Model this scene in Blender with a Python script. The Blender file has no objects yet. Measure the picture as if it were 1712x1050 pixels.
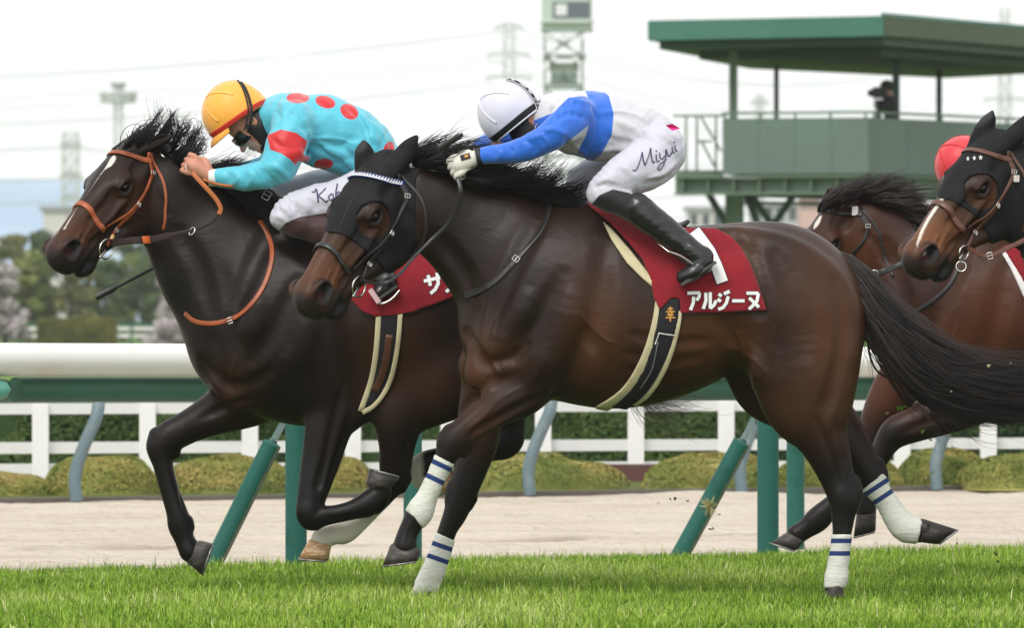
import bpy, math, random
import numpy as np
M = {}                    # shared materials
rad = math.radians
rng = np.random.default_rng(7)
random.seed(7)
scene = bpy.context.scene
COL = scene.collection

# ------------------------------------------------------------------ camera, world, sun, exposure
FPX = 16400.0            # focal length in pixels of a 1712 px wide picture
CAM_H = 1.18
HOR = 525.0
cam_d = bpy.data.cameras.new("camera")
cam = bpy.data.objects.new("camera", cam_d); COL.objects.link(cam)
cam.location = (0, 0, CAM_H); cam.rotation_euler = (rad(90), 0, 0)
cam_d.sensor_width = 36.0; cam_d.lens = FPX / 1712 * 36.0
cam_d.clip_start = 0.5; cam_d.clip_end = 20000
cam_d.dof.use_dof = True; cam_d.dof.focus_distance = 40.0; cam_d.dof.aperture_fstop = 12.0
scene.camera = cam
SUN_EL, SUN_ROT = 46.0, 200.0
world = bpy.data.worlds.new("World"); scene.world = world; world.use_nodes = True
wn = world.node_tree; wn.nodes.clear()
sky = wn.nodes.new("ShaderNodeTexSky"); sky.sky_type = 'NISHITA'; sky.sun_disc = False
sky.sun_elevation = rad(SUN_EL); sky.sun_rotation = rad(SUN_ROT)
sky.air_density = 1.0; sky.dust_density = 4.0; sky.ozone_density = 1.0
bw = wn.nodes.new("ShaderNodeRGBToBW")
# an even cloud layer: the clear-sky colour mostly replaced by grey-white of about its brightness
mixw = wn.nodes.new("ShaderNodeMix"); mixw.data_type = 'RGBA'; mixw.inputs[0].default_value = 0.86
cloud = wn.nodes.new("ShaderNodeCombineColor")
bg = wn.nodes.new("ShaderNodeBackground"); bg.inputs[1].default_value = 0.15
wo = wn.nodes.new("ShaderNodeOutputWorld")
mmul = wn.nodes.new("ShaderNodeMath"); mmul.operation = 'MULTIPLY_ADD'; mmul.inputs[1].default_value = 0.25; mmul.inputs[2].default_value = 7.8
wn.links.new(sky.outputs[0], bw.inputs[0]); wn.links.new(bw.outputs[0], mmul.inputs[0])
for i, f in enumerate((1.0, 1.004, 1.0)):
    m_ = wn.nodes.new("ShaderNodeMath"); m_.operation = 'MULTIPLY'; m_.inputs[1].default_value = f
    wn.links.new(mmul.outputs[0], m_.inputs[0]); wn.links.new(m_.outputs[0], cloud.inputs[i])
wn.links.new(sky.outputs[0], mixw.inputs[6]); wn.links.new(cloud.outputs[0], mixw.inputs[7])
wn.links.new(mixw.outputs[2], bg.inputs[0]); wn.links.new(bg.outputs[0], wo.inputs[0])
sd = bpy.data.lights.new("sun", 'SUN'); sd.energy = 1.5; sd.angle = rad(22); sd.color = (1, 0.96, 0.9)
sun = bpy.data.objects.new("sun", sd); COL.objects.link(sun)
# sun up in front of the horses, a little towards the camera's side
sun.rotation_euler = (rad(90 - SUN_EL), 0, rad(-25))
scene.view_settings.view_transform = 'Standard'; scene.view_settings.look = 'None'
scene.view_settings.gamma = 1.0; scene.view_settings.exposure = 0.04
scene.view_settings.use_curve_mapping = False
scene.cycles.max_bounces = 6; scene.cycles.volume_bounces = 2

def W(px, py, Y):
    return np.array([(px - 856.0) * Y / FPX, Y, CAM_H - (py - HOR) * Y / FPX])

# ------------------------------------------------------------------ object bookkeeping
def tag(o, label=None, cat=None, group=None, kind=None):
    if label: o['label'] = label
    if cat: o['category'] = cat
    if group: o['group'] = group
    if kind: o['kind'] = kind
    return o
def empty(name, loc, label=None, cat=None, group=None):
    o = bpy.data.objects.new(name, None); COL.objects.link(o); o.location = tuple(float(v) for v in loc)
    o.empty_display_size = 0.2
    return tag(o, label, cat, group)
def link_mesh(name, me, parent=None):
    o = bpy.data.objects.new(name, me); COL.objects.link(o)
    if parent is not None:
        o.parent = parent
        # geometry is given in world space: cancel the parents' offset
        loc = np.zeros(3); p = parent
        while p is not None:
            loc += np.array(p.location); p = p.parent
        o.location = tuple(-loc)
    return o
def mk(name, V, F, mat, parent=None, smooth=True, attrs=None, mats=None, midx=None):
    """one mesh from vertex array V and faces F (array n x k, or list of arrays)"""
    me = bpy.data.meshes.new(name)
    V = np.asarray(V, np.float32)
    Fs = F if isinstance(F, list) and len(F) and isinstance(F[0], np.ndarray) and F[0].ndim == 2 else [np.asarray(F)]
    Fs = [f for f in Fs if len(f)]
    nl = sum(f.size for f in Fs); nf = sum(len(f) for f in Fs)
    me.vertices.add(len(V)); me.vertices.foreach_set("co", V.ravel())
    me.loops.add(nl); me.polygons.add(nf)
    li = np.concatenate([f.ravel() for f in Fs]).astype(np.int32)
    me.loops.foreach_set("vertex_index", li)
    st = []; s = 0
    for f in Fs:
        st.append(s + np.arange(len(f)) * f.shape[1]); s += f.size
    me.polygons.foreach_set("loop_start", np.concatenate(st).astype(np.int32))
    me.polygons.foreach_set("use_smooth", np.full(nf, smooth))
    if midx is not None: me.polygons.foreach_set("material_index", np.asarray(midx, np.int32))
    me.update(calc_edges=True); me.validate()
    for m in (mats or [mat]): me.materials.append(m)
    if attrs:
        for k, a in attrs.items():
            at = me.attributes.new(k, 'FLOAT', 'POINT'); at.data.foreach_set("value", np.asarray(a, np.float32))
    return link_mesh(name, me, parent)
class MB:
    """collects shapes, links them as ONE mesh"""
    def __init__(s): s.V = []; s.F4 = []; s.F3 = []; s.n = 0
    def add(s, V, F):
        V = np.asarray(V, float); F = np.asarray(F) + s.n
        s.V.append(V); (s.F4 if F.shape[1] == 4 else s.F3).append(F); s.n += len(V); return s
    def box(s, lo, hi, R=None, c=None):
        lo = np.array(lo, float); hi = np.array(hi, float)
        V = np.array([[(lo, hi)[i][0], (lo, hi)[j][1], (lo, hi)[k][2]] for i in (0, 1) for j in (0, 1) for k in (0, 1)])
        if R is not None: V = V @ np.array(R).T
        if c is not None: V = V + np.array(c)
        return s.add(V, [[0, 1, 3, 2], [4, 6, 7, 5], [0, 4, 5, 1], [2, 3, 7, 6], [0, 2, 6, 4], [1, 5, 7, 3]])
    def tube(s, P, r, n=10, cap=True, sy=1.0):
        V, F, C = tube_geo(P, r, n, cap, sy); s.add(V, F)
        if cap: s.add(*C)
        return s
    def bar(s, a, b, w, h=None):
        """square bar from a to b"""
        a = np.array(a, float); b = np.array(b, float); h = h or w
        d = b - a; L = np.linalg.norm(d); d /= L
        up = np.array([0, 0, 1.0]) if abs(d[2]) < .9 else np.array([0, 1.0, 0])
        x = np.cross(d, up); x /= np.linalg.norm(x); y = np.cross(x, d)
        V = [p + x * i * w / 2 + y * j * h / 2 for p in (a, b) for i, j in ((-1, -1), (1, -1), (1, 1), (-1, 1))]
        return s.add(V, [[0, 1, 2, 3][::-1], [4, 5, 6, 7], [0, 1, 5, 4], [1, 2, 6, 5], [2, 3, 7, 6], [3, 0, 4, 7]])
    def build(s, name, mat, parent=None, smooth=False, **k):
        F = []
        if s.F4: F.append(np.concatenate(s.F4))
        if s.F3: F.append(np.concatenate(s.F3))
        return mk(name, np.concatenate(s.V), F, mat, parent, smooth, **k)
def frames(P):
    P = np.asarray(P, float); T = np.gradient(P, axis=0); T /= np.linalg.norm(T, axis=1)[:, None] + 1e-12
    N = np.zeros_like(P); n = np.cross(T[0], [0, 1.0, 0.01])
    if np.linalg.norm(n) < 1e-3: n = np.cross(T[0], [1.0, 0, 0])
    for i in range(len(P)):
        n = n - T[i] * n.dot(T[i]); n /= np.linalg.norm(n) + 1e-12; N[i] = n
    return T, N, np.cross(T, N)
def tube_geo(P, r, n=10, cap=True, sy=1.0):
    P = np.asarray(P, float); m = len(P); r = np.broadcast_to(np.asarray(r, float), (m,))
    T, N, B = frames(P); a = np.arange(n) * 2 * np.pi / n
    V = P[:, None] + r[:, None, None] * (np.cos(a)[None, :, None] * N[:, None] + sy * np.sin(a)[None, :, None] * B[:, None])
    V = V.reshape(-1, 3); i = np.arange(m - 1)[:, None]; j = np.arange(n)[None]; jn = (j + 1) % n
    F = np.stack([i * n + j, i * n + jn, (i + 1) * n + jn, (i + 1) * n + j], -1).reshape(-1, 4)
    C = None
    if cap:
        CV = np.concatenate([V[:n], P[:1], V[-n:], P[-1:]]); jj = np.arange(n); jn = (jj + 1) % n
        C = (CV, np.concatenate([np.stack([jn, jj, np.full(n, n)], 1), np.stack([n + 1 + jj, n + 1 + jn, np.full(n, 2 * n + 1)], 1)]))
    return V, F, C
def strands(C, r, n=3):
    """C (S,m,3) centre lines, r (S,m) radii -> V, F of all the strands"""
    S, m, _ = C.shape
    T = np.gradient(C, axis=1); T /= np.linalg.norm(T, axis=2)[..., None] + 1e-12
    ref = np.array([0.05, 1.0, 0.1]); N = np.cross(T, ref); N /= np.linalg.norm(N, axis=2)[..., None] + 1e-9
    B = np.cross(T, N); a = np.arange(n) * 2 * np.pi / n
    V = C[:, :, None] + r[:, :, None, None] * (np.cos(a)[None, None, :, None] * N[:, :, None] + np.sin(a)[None, None, :, None] * B[:, :, None])
    s = np.arange(S)[:, None, None] * m * n; i = np.arange(m - 1)[None, :, None] * n; j = np.arange(n)[None, None]; jn = (j + 1) % n
    F = np.stack([s + i + j, s + i + jn, s + i + n + jn, s + i + n + j], -1).reshape(-1, 4)
    return V.reshape(-1, 3), F
def spline(P, k=8, closed=False):
    """Catmull-Rom through rows of P"""
    P = np.asarray(P, float)
    if len(P) < 3: 
        t = np.linspace(0, 1, k + 1)[:, None]; return P[0] * (1 - t) + P[-1] * t
    if closed: Q = np.concatenate([P[-1:], P, P[:2]]); nseg = len(P)
    else: Q = np.concatenate([2 * P[:1] - P[1:2], P, 2 * P[-1:] - P[-2:-1]]); nseg = len(P) - 1
    out = []
    for i in range(nseg):
        a, b, c, d = Q[i:i + 4]
        for t in np.arange(k) / k:
            out.append(0.5 * (2 * b + (c - a) * t + (2 * a - 5 * b + 4 * c - d) * t * t + (3 * b - a - 3 * c + d) * t ** 3))
    if not closed: out.append(P[-1])
    return np.array(out)

# ------------------------------------------------------------------ materials
def mat(name, col, rough=0.6, spec=0.4, metal=0.0, layers=(), noise=None, bump=None, coat=0.0, sheen=0.0, alpha=1.0, trans=0.0, sub=0.0):
    """procedural material. layers: (attribute, colour, low, high[, rough]) mixes colour in where the attribute falls from high to low;
    noise: (colour2, scale, low, high[, (sx,sy,sz)]); bump: (scale, strength, distance[, (sx,sy,sz)])"""
    m = bpy.data.materials.new(name); m.use_nodes = True; nt = m.node_tree; b = nt.nodes["Principled BSDF"]
    b.inputs["Roughness"].default_value = rough; b.inputs["Specular IOR Level"].default_value = spec; b.inputs["Metallic"].default_value = metal
    b.inputs["Coat Weight"].default_value = coat; b.inputs["Sheen Weight"].default_value = sheen
    b.inputs["Alpha"].default_value = alpha; b.inputs["Transmission Weight"].default_value = trans
    tc = None
    def coords(sc):
        nonlocal tc
        if tc is None: tc = nt.nodes.new("ShaderNodeTexCoord")
        mp = nt.nodes.new("ShaderNodeMapping"); mp.inputs["Scale"].default_value = sc
        nt.links.new(tc.outputs["Object"], mp.inputs[0]); return mp.outputs[0]
    cur = None
    def rgb(c):
        n = nt.nodes.new("ShaderNodeRGB"); n.outputs[0].default_value = (*c, 1); return n.outputs[0]
    cur = rgb(col); rcur = None
    nlist = [] if noise is None else (noise if isinstance(noise, list) else [noise])
    for nz in nlist:
        n = nt.nodes.new("ShaderNodeTexNoise"); n.inputs["Scale"].default_value = nz[1]; n.inputs["Detail"].default_value = 5; n.inputs["Roughness"].default_value = 0.6
        nt.links.new(coords(nz[4] if len(nz) > 4 else (1, 1, 1)), n.inputs[0])
        mr = nt.nodes.new("ShaderNodeMapRange"); mr.inputs[1].default_value = nz[2]; mr.inputs[2].default_value = nz[3]; mr.interpolation_type = 'SMOOTHSTEP'
        nt.links.new(n.outputs[0], mr.inputs[0])
        mx = nt.nodes.new("ShaderNodeMix"); mx.data_type = 'RGBA'; nt.links.new(mr.outputs[0], mx.inputs[0]); nt.links.new(cur, mx.inputs[6]); nt.links.new(rgb(nz[0]), mx.inputs[7]); cur = mx.outputs[2]
    for L in layers:
        at = nt.nodes.new("ShaderNodeAttribute"); at.attribute_name = L[0]
        mr = nt.nodes.new("ShaderNodeMapRange"); mr.inputs[1].default_value = L[2]; mr.inputs[2].default_value = L[3]; mr.inputs[3].default_value = 1.0; mr.inputs[4].default_value = 0.0
        src = at.outputs["Fac"]
        if len(L) > 5:   # ragged edge: noise added to the attribute
            n = nt.nodes.new("ShaderNodeTexNoise"); n.inputs["Scale"].default_value = L[5][0]; n.inputs["Detail"].default_value = 4
            nt.links.new(coords((1, 1, 1)), n.inputs[0]); ma = nt.nodes.new("ShaderNodeMath"); ma.operation = 'MULTIPLY_ADD'; ma.inputs[1].default_value = L[5][1]
            nt.links.new(n.outputs[0], ma.inputs[0]); nt.links.new(src, ma.inputs[2]); src = ma.outputs[0]
        nt.links.new(src, mr.inputs[0])
        mx = nt.nodes.new("ShaderNodeMix"); mx.data_type = 'RGBA'; nt.links.new(mr.outputs[0], mx.inputs[0]); nt.links.new(cur, mx.inputs[6]); nt.links.new(rgb(L[1]), mx.inputs[7]); cur = mx.outputs[2]
        if len(L) > 4 and L[4] is not None:
            mr2 = nt.nodes.new("ShaderNodeMix"); mr2.data_type = 'FLOAT'; nt.links.new(mr.outputs[0], mr2.inputs[0])
            if rcur is None: mr2.inputs[2].default_value = rough
            else: nt.links.new(rcur, mr2.inputs[2])
            mr2.inputs[3].default_value = L[4]; rcur = mr2.outputs[0]
    nt.links.new(cur, b.inputs["Base Color"])
    if rcur is not None: nt.links.new(rcur, b.inputs["Roughness"])
    if bump is not None:
        bl = bump if isinstance(bump, list) else [bump]; prev = None
        for q in bl:
            n = nt.nodes.new("ShaderNodeTexNoise"); n.inputs["Scale"].default_value = q[0]; n.inputs["Detail"].default_value = 4
            nt.links.new(coords(q[3] if len(q) > 3 else (1, 1, 1)), n.inputs[0])
            bp = nt.nodes.new("ShaderNodeBump"); bp.inputs["Strength"].default_value = q[1]; bp.inputs["Distance"].default_value = q[2]
            nt.links.new(n.outputs[0], bp.inputs["Height"])
            if prev is not None: nt.links.new(prev, bp.inputs["Normal"])
            prev = bp.outputs[0]
        nt.links.new(prev, b.inputs["Normal"])
    return m

# ------------------------------------------------------------------ distance fields on a grid
def noise3(P, seed=0):
    """smooth value noise in about -1..1, P (...,3)"""
    i = np.floor(P).astype(np.int64); f = P - i; f = f * f * (3 - 2 * f)
    def h(a, b, c):
        n = (a * 73856093) ^ (b * 19349663) ^ (c * 83492791) ^ (seed * 2654435761)
        n = (n ^ (n >> 13)) * 1274126177 & 0x7fffffff
        return (n % 65536) / 32767.5 - 1
    r = 0
    for dx in (0, 1):
        for dy in (0, 1):
            for dz in (0, 1):
                w = (f[..., 0] if dx else 1 - f[..., 0]) * (f[..., 1] if dy else 1 - f[..., 1]) * (f[..., 2] if dz else 1 - f[..., 2])
                r = r + w * h(i[..., 0] + dx, i[..., 1] + dy, i[..., 2] + dz)
    return r
def axis(lo, hi, h, fine=None, hf=None):
    """grid coordinates with a step that narrows gradually towards the interval fine"""
    out = [lo]; x = lo
    while x < hi:
        if fine:
            d = max(fine[0] - x, x - fine[1], 0); x += hf + (h - hf) * min(1, d / .35)
        else: x += h
        out.append(x)
    return np.array(out, np.float32)
class Field:
    def __init__(s, xs, ys, zs):
        s.ax = (xs, ys, zs); s.F = np.full((len(xs), len(ys), len(zs)), 3.0, np.float32)
    def block(s, lo, hi):
        sl = []
        for a, l, h in zip(s.ax, lo, hi):
            i0 = max(0, np.searchsorted(a, l) - 1); i1 = min(len(a), np.searchsorted(a, h) + 1); sl.append(slice(i0, max(i1, i0 + 1)))
        sl = tuple(sl)
        X = s.ax[0][sl[0]][:, None, None]; Y = s.ax[1][sl[1]][None, :, None]; Z = s.ax[2][sl[2]][None, None]
        return sl, X, Y, Z
    def union(s, sl, d, k):
        a = s.F[sl]
        if k > 0:
            h = np.maximum(k - np.abs(a - d), 0); s.F[sl] = np.minimum(a, d) - h * h * (0.25 / k)
        else: s.F[sl] = np.minimum(a, d)
    def cut(s, sl, d, k):
        a = s.F[sl]; b = -d
        if k > 0:
            h = np.maximum(k - np.abs(a - b), 0); s.F[sl] = np.maximum(a, b) + h * h * (0.25 / k)
        else: s.F[sl] = np.maximum(a, b)
    def chain(s, P, r, sc=None, k=0.03, M=None, cut=False, dens=6):
        """P (n,3) centres (in the frame M if given), r radii, sc lateral scale (local y)"""
        P = np.asarray(P, float); r = np.asarray(r, float); sc = np.ones(len(P)) if sc is None else np.broadcast_to(np.asarray(sc, float), (len(P),))
        Q = np.concatenate([P, r[:, None], sc[:, None]], 1)
        if len(P) > 2: Q = spline(Q, dens)
        elif len(P) == 1: Q = np.concatenate([Q, Q])
        Pw = Q[:, :3] if M is None else M.to_world(Q[:, :3])
        e = (Q[:, 3] * np.maximum(1, Q[:, 4]))[:, None] + max(k, .03) + 0.04
        lo = (Pw - e).min(0); hi = (Pw + e).max(0)
        sl, X, Y, Z = s.block(lo, hi)
        if M is not None: X, Y, Z = M.to_local(X, Y, Z)
        best = None
        for i in range(len(Q) - 1):
            a = Q[i]; b = Q[i + 1]; ba = (b - a)[:3]; L = float(ba.dot(ba))
            qx = X - np.float32(a[0]); qy = Y - np.float32(a[1]); qz = Z - np.float32(a[2])
            if L > 1e-12: t = np.clip((qx * np.float32(ba[0]) + qy * np.float32(ba[1]) + qz * np.float32(ba[2])) / np.float32(L), 0, 1)
            else: t = np.zeros(1, np.float32)
            dx = qx - t * np.float32(ba[0]); dy = qy - t * np.float32(ba[1]); dz = qz - t * np.float32(ba[2])
            rr = np.float32(a[3]) + t * np.float32(b[3] - a[3]); ss = np.float32(a[4]) + t * np.float32(b[4] - a[4])
            d2 = dx * dx + dz * dz; e2 = np.sqrt(d2 + dy * dy); es = np.sqrt(d2 + (dy / ss) ** 2)
            d = (es - rr) * (e2 + 1e-4) / (es + 1e-4)
            best = d if best is None else np.minimum(best, d)
        (s.cut if cut else s.union)(sl, best.astype(np.float32), k)
    def ell(s, c, rr, k=0.02, M=None, ang=0.0, cut=False):
        """ellipsoid; ang turns it in the local x-z plane"""
        c = np.asarray(c, float); cw = c if M is None else M.to_world(c[None])[0]
        e = max(rr) + k + 0.04
        sl, X, Y, Z = s.block(cw - e, cw + e)
        if M is not None: X, Y, Z = M.to_local(X, Y, Z)
        X = X - np.float32(c[0]); Y = Y - np.float32(c[1]); Z = Z - np.float32(c[2])
        ca, sa = np.float32(math.cos(ang)), np.float32(math.sin(ang)); U = X * ca + Z * sa; V = -X * sa + Z * ca
        k0 = np.sqrt((U / rr[0]) ** 2 + (Y / rr[1]) ** 2 + (V / rr[2]) ** 2); k1 = np.sqrt((U / rr[0] ** 2) ** 2 + (Y / rr[1] ** 2) ** 2 + (V / rr[2] ** 2) ** 2)
        d = k0 * (k0 - 1) / (k1 + 1e-6)
        (s.cut if cut else s.union)(sl, d.astype(np.float32), k)
    def sample(s, P):
        P = np.asarray(P, float); idx = []; fr = []
        for a in range(3):
            A = s.ax[a]; i = np.clip(np.searchsorted(A, P[:, a]) - 1, 0, len(A) - 2); f = np.clip((P[:, a] - A[i]) / (A[i + 1] - A[i]), 0, 1)
            idx.append(i); fr.append(f)
        r = 0
        for dx in (0, 1):
            for dy in (0, 1):
                for dz in (0, 1):
                    w = (fr[0] if dx else 1 - fr[0]) * (fr[1] if dy else 1 - fr[1]) * (fr[2] if dz else 1 - fr[2])
                    r = r + w * s.F[idx[0] + dx, idx[1] + dy, idx[2] + dz]
        return r
    def grad(s, P, e=0.006):
        g = np.zeros((len(P), 3))
        for a in range(3):
            d = np.zeros(3); d[a] = e; g[:, a] = (s.sample(P + d) - s.sample(P - d)) / (2 * e)
        return g
    def normal(s, P, e=0.01):
        g = s.grad(P, e); return g / (np.linalg.norm(g, axis=1)[:, None] + 1e-9)
    def cast(s, O, D, iso=0.0, tmax=1.2, step=0.004):
        """first crossing of iso along rays O + t D; returns the points"""
        O = np.atleast_2d(np.asarray(O, float)); D = np.broadcast_to(np.asarray(D, float), O.shape).copy(); D /= np.linalg.norm(D, axis=1)[:, None]
        t = np.zeros(len(O)); f0 = s.sample(O) - iso; sg = np.sign(f0); done = np.zeros(len(O), bool); tb = np.full(len(O), tmax); prev = f0.copy()
        for n in range(int(tmax / step)):
            tn = (n + 1) * step; f = s.sample(O + D * tn) - iso
            hit = (~done) & (np.sign(f) != sg); fr = prev / (prev - f + 1e-12)
            tb[hit] = (tn - step) + fr[hit] * step; done |= hit; prev = f
            if done.all(): break
        return O + D * tb[:, None], done
    def snap(s, P, iso=0.0, it=6):
        P = np.array(P, float)
        for _ in range(it):
            g = s.grad(P, 0.006); f = s.sample(P) - iso
            P -= np.clip(f, -.02, .02)[:, None] * g / (np.maximum((g * g).sum(1), 0.2)[:, None])
        return P
def nets(ax, F):
    """surface nets on a (non-uniform) grid"""
    ins = F < 0
    if not ins.any(): return np.zeros((0, 3)), np.zeros((0, 4), int)
    w = np.where(ins); lo = [max(0, a.min() - 2) for a in w]; hi = [min(n, a.max() + 3) for a, n in zip(w, F.shape)]
    F = F[lo[0]:hi[0], lo[1]:hi[1], lo[2]:hi[2]]; ax = [a[l:h].astype(float) for a, l, h in zip(ax, lo, hi)]; ins = F < 0
    nx, ny, nz = F.shape
    cnt = np.zeros((nx - 1, ny - 1, nz - 1), np.uint8)
    for dx in (0, 1):
        for dy in (0, 1):
            for dz in (0, 1): cnt += ins[dx:nx - 1 + dx, dy:ny - 1 + dy, dz:nz - 1 + dz]
    act = (cnt > 0) & (cnt < 8); I = np.argwhere(act); idm = np.full(act.shape, -1, np.int64); idm[act] = np.arange(len(I))
    P = np.zeros((len(I), 3)); n = np.zeros(len(I))
    cr = [(a, b, c) for a in (0, 1) for b in (0, 1) for c in (0, 1)]
    val = {c: F[I[:, 0] + c[0], I[:, 1] + c[1], I[:, 2] + c[2]].astype(float) for c in cr}
    pos = {c: np.stack([ax[0][I[:, 0] + c[0]], ax[1][I[:, 1] + c[1]], ax[2][I[:, 2] + c[2]]], 1) for c in cr}
    for c in cr:
        for a in range(3):
            if c[a] == 0:
                d = list(c); d[a] = 1; d = tuple(d); v0, v1 = val[c], val[d]; m = (v0 < 0) != (v1 < 0)
                t = np.where(m, v0 / (v0 - v1 + 1e-20), 0)[:, None]
                P += np.where(m[:, None], pos[c] * (1 - t) + pos[d] * t, 0); n += m
    P /= n[:, None]
    Q = []
    for a in range(3):
        sl0 = [slice(None)] * 3; sl1 = [slice(None)] * 3; sl0[a] = slice(0, -1); sl1[a] = slice(1, None)
        m = ins[tuple(sl0)] != ins[tuple(sl1)]; E = np.argwhere(m); b, c = [(1, 2), (2, 0), (0, 1)][a]
        E = E[(E[:, b] > 0) & (E[:, c] > 0) & (E[:, b] < F.shape[b] - 1) & (E[:, c] < F.shape[c] - 1)]
        def cell(db, dc):
            e = E.copy(); e[:, b] -= db; e[:, c] -= dc; return idm[e[:, 0], e[:, 1], e[:, 2]]
        q = np.stack([cell(1, 1), cell(0, 1), cell(0, 0), cell(1, 0)], 1)
        flip = ~ins[E[:, 0], E[:, 1], E[:, 2]]; q[flip] = q[flip][:, ::-1]; Q.append(q)
    return P, np.concatenate(Q)
def field_mesh(fd, F=None, relax=1):
    P, Q = nets(fd.ax, fd.F if F is None else F)
    if F is None and len(P):
        for _ in range(2):
            g = fd.grad(P, 0.004); f = fd.sample(P); P -= np.clip(f, -.003, .003)[:, None] * g / np.maximum((g * g).sum(1), .3)[:, None]
    return P, Q
def relax_mesh(P, Q, it=2, lam=0.5):
    n = len(P); E = np.concatenate([Q[:, [0, 1]], Q[:, [1, 2]], Q[:, [2, 3]], Q[:, [3, 0]]])
    deg = np.bincount(E.ravel(), minlength=n).astype(float)[:, None] + 1e-9
    for _ in range(it):
        for l in (lam, -lam * 1.04):
            A = np.zeros_like(P)
            for a in range(3):
                A[:, a] = np.bincount(E[:, 0], P[E[:, 1], a], n) + np.bincount(E[:, 1], P[E[:, 0], a], n)
            P = P + l * (A / deg - P)
    return P
def poly_sdf(X, Z, poly):
    """signed distance (negative inside) to polygon in the x-z plane; X,Z broadcastable"""
    poly = np.asarray(poly, float); d = None; s = None
    n = len(poly)
    for i in range(n):
        a = poly[i]; b = poly[i - 1]; e = b - a; wx = X - a[0]; wz = Z - a[1]
        t = np.clip((wx * e[0] + wz * e[1]) / (e.dot(e) + 1e-12), 0, 1); dx = wx - e[0] * t; dz = wz - e[1] * t; q = dx * dx + dz * dz
        d = q if d is None else np.minimum(d, q)
        c1 = Z >= a[1]; c2 = Z < b[1]; c3 = e[0] * wz > e[1] * wx
        f = np.where((c1 & c2 & c3) | (~c1 & ~c2 & ~c3), -1.0, 1.0); s = f if s is None else s * f
    return s * np.sqrt(d)
class Frame:
    """local frame: origin O, columns of R are the local axes in world space, sc scale"""
    def __init__(s, O, R, sc=1.0): s.O = np.array(O, float); s.R = np.array(R, float); s.sc = sc
    def to_world(s, P): return s.O + (np.asarray(P, float) * s.sc) @ s.R.T
    def to_local(s, X, Y, Z):
        x, y, z = (np.float32(v) for v in s.O); R = (s.R / s.sc).astype(np.float32); X = X - x; Y = Y - y; Z = Z - z
        return [X * R[0, i] + Y * R[1, i] + Z * R[2, i] for i in range(3)]
    def loc(s, P): return ((np.asarray(P, float) - s.O) @ s.R) / s.sc
def shell(name, fd, off, region, mat_, parent, lo=None, hi=None, attrs=None, relax=1, wr=None):
    """a garment: the surface of the field pushed out by off (number or function), kept where region(X,Y,Z) < 0"""
    sl, X, Y, Z = fd.block(lo, hi)
    G = fd.F[sl] - (off(X, Y, Z) if callable(off) else off)
    if wr is not None:
        near = np.abs(G) < 0.03; pts = np.stack(np.broadcast_arrays(X, Y, Z), -1)[near]
        G = G.copy(); G[near] -= wr(pts).astype(np.float32)
    G = np.maximum(G, region(X, Y, Z)).astype(np.float32)
    G[0] = G[-1] = 1; G[:, 0] = G[:, -1] = 1; G[:, :, 0] = G[:, :, -1] = 1
    P, Q = nets([a[s_] for a, s_ in zip(fd.ax, sl)], G)
    P = relax_mesh(P, Q, relax) if relax else P
    at = {k: f(P) for k, f in attrs.items()} if attrs else None
    return mk(name, P, Q, mat_, parent, attrs=at)
def ribbon(P, N, w, th, closed=False, prof=None):
    """flat strap along P with surface normals N; returns V,F"""
    P = np.asarray(P, float); m = len(P); N = np.asarray(N, float)
    if closed: T = np.roll(P, -1, 0) - np.roll(P, 1, 0)
    else: T = np.gradient(P, axis=0)
    T /= np.linalg.norm(T, axis=1)[:, None] + 1e-9
    S = np.cross(N, T); S /= np.linalg.norm(S, axis=1)[:, None] + 1e-9; N = np.cross(T, S)
    w = np.broadcast_to(np.asarray(w, float), (m,))
    pr = [(-.5, -.35), (-.5, .25), (-.38, .5), (.38, .5), (.5, .25), (.5, -.35)] if prof is None else prof
    V = np.stack([P + S * (w * a)[:, None] + N * (th * b) for a, b in pr], 1).reshape(-1, 3); n = len(pr)
    i = np.arange(m if closed else m - 1)[:, None]; j = np.arange(n)[None]; jn = (j + 1) % n; i2 = (i + 1) % m
    F = np.stack([i * n + j, i * n + jn, i2 * n + jn, i2 * n + j], -1).reshape(-1, 4)[:, ::-1]
    if not closed:
        k = (m - 1) * n
        F = np.concatenate([F, [[0, 1, 4, 5], [1, 2, 3, 4]], [[k + 5, k + 4, k + 1, k], [k + 4, k + 3, k + 2, k + 1]]])
    return V, F
def hoop(c, r, tube_r, e1, e2, n=28, a0=0, a1=2 * np.pi):
    a = np.linspace(a0, a1, n + 1); e1 = np.array(e1, float); e2 = np.array(e2, float)
    return tube_geo(np.array(c)[None] + r * (np.cos(a)[:, None] * e1 + np.sin(a)[:, None] * e2), tube_r, 8, False)
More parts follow.
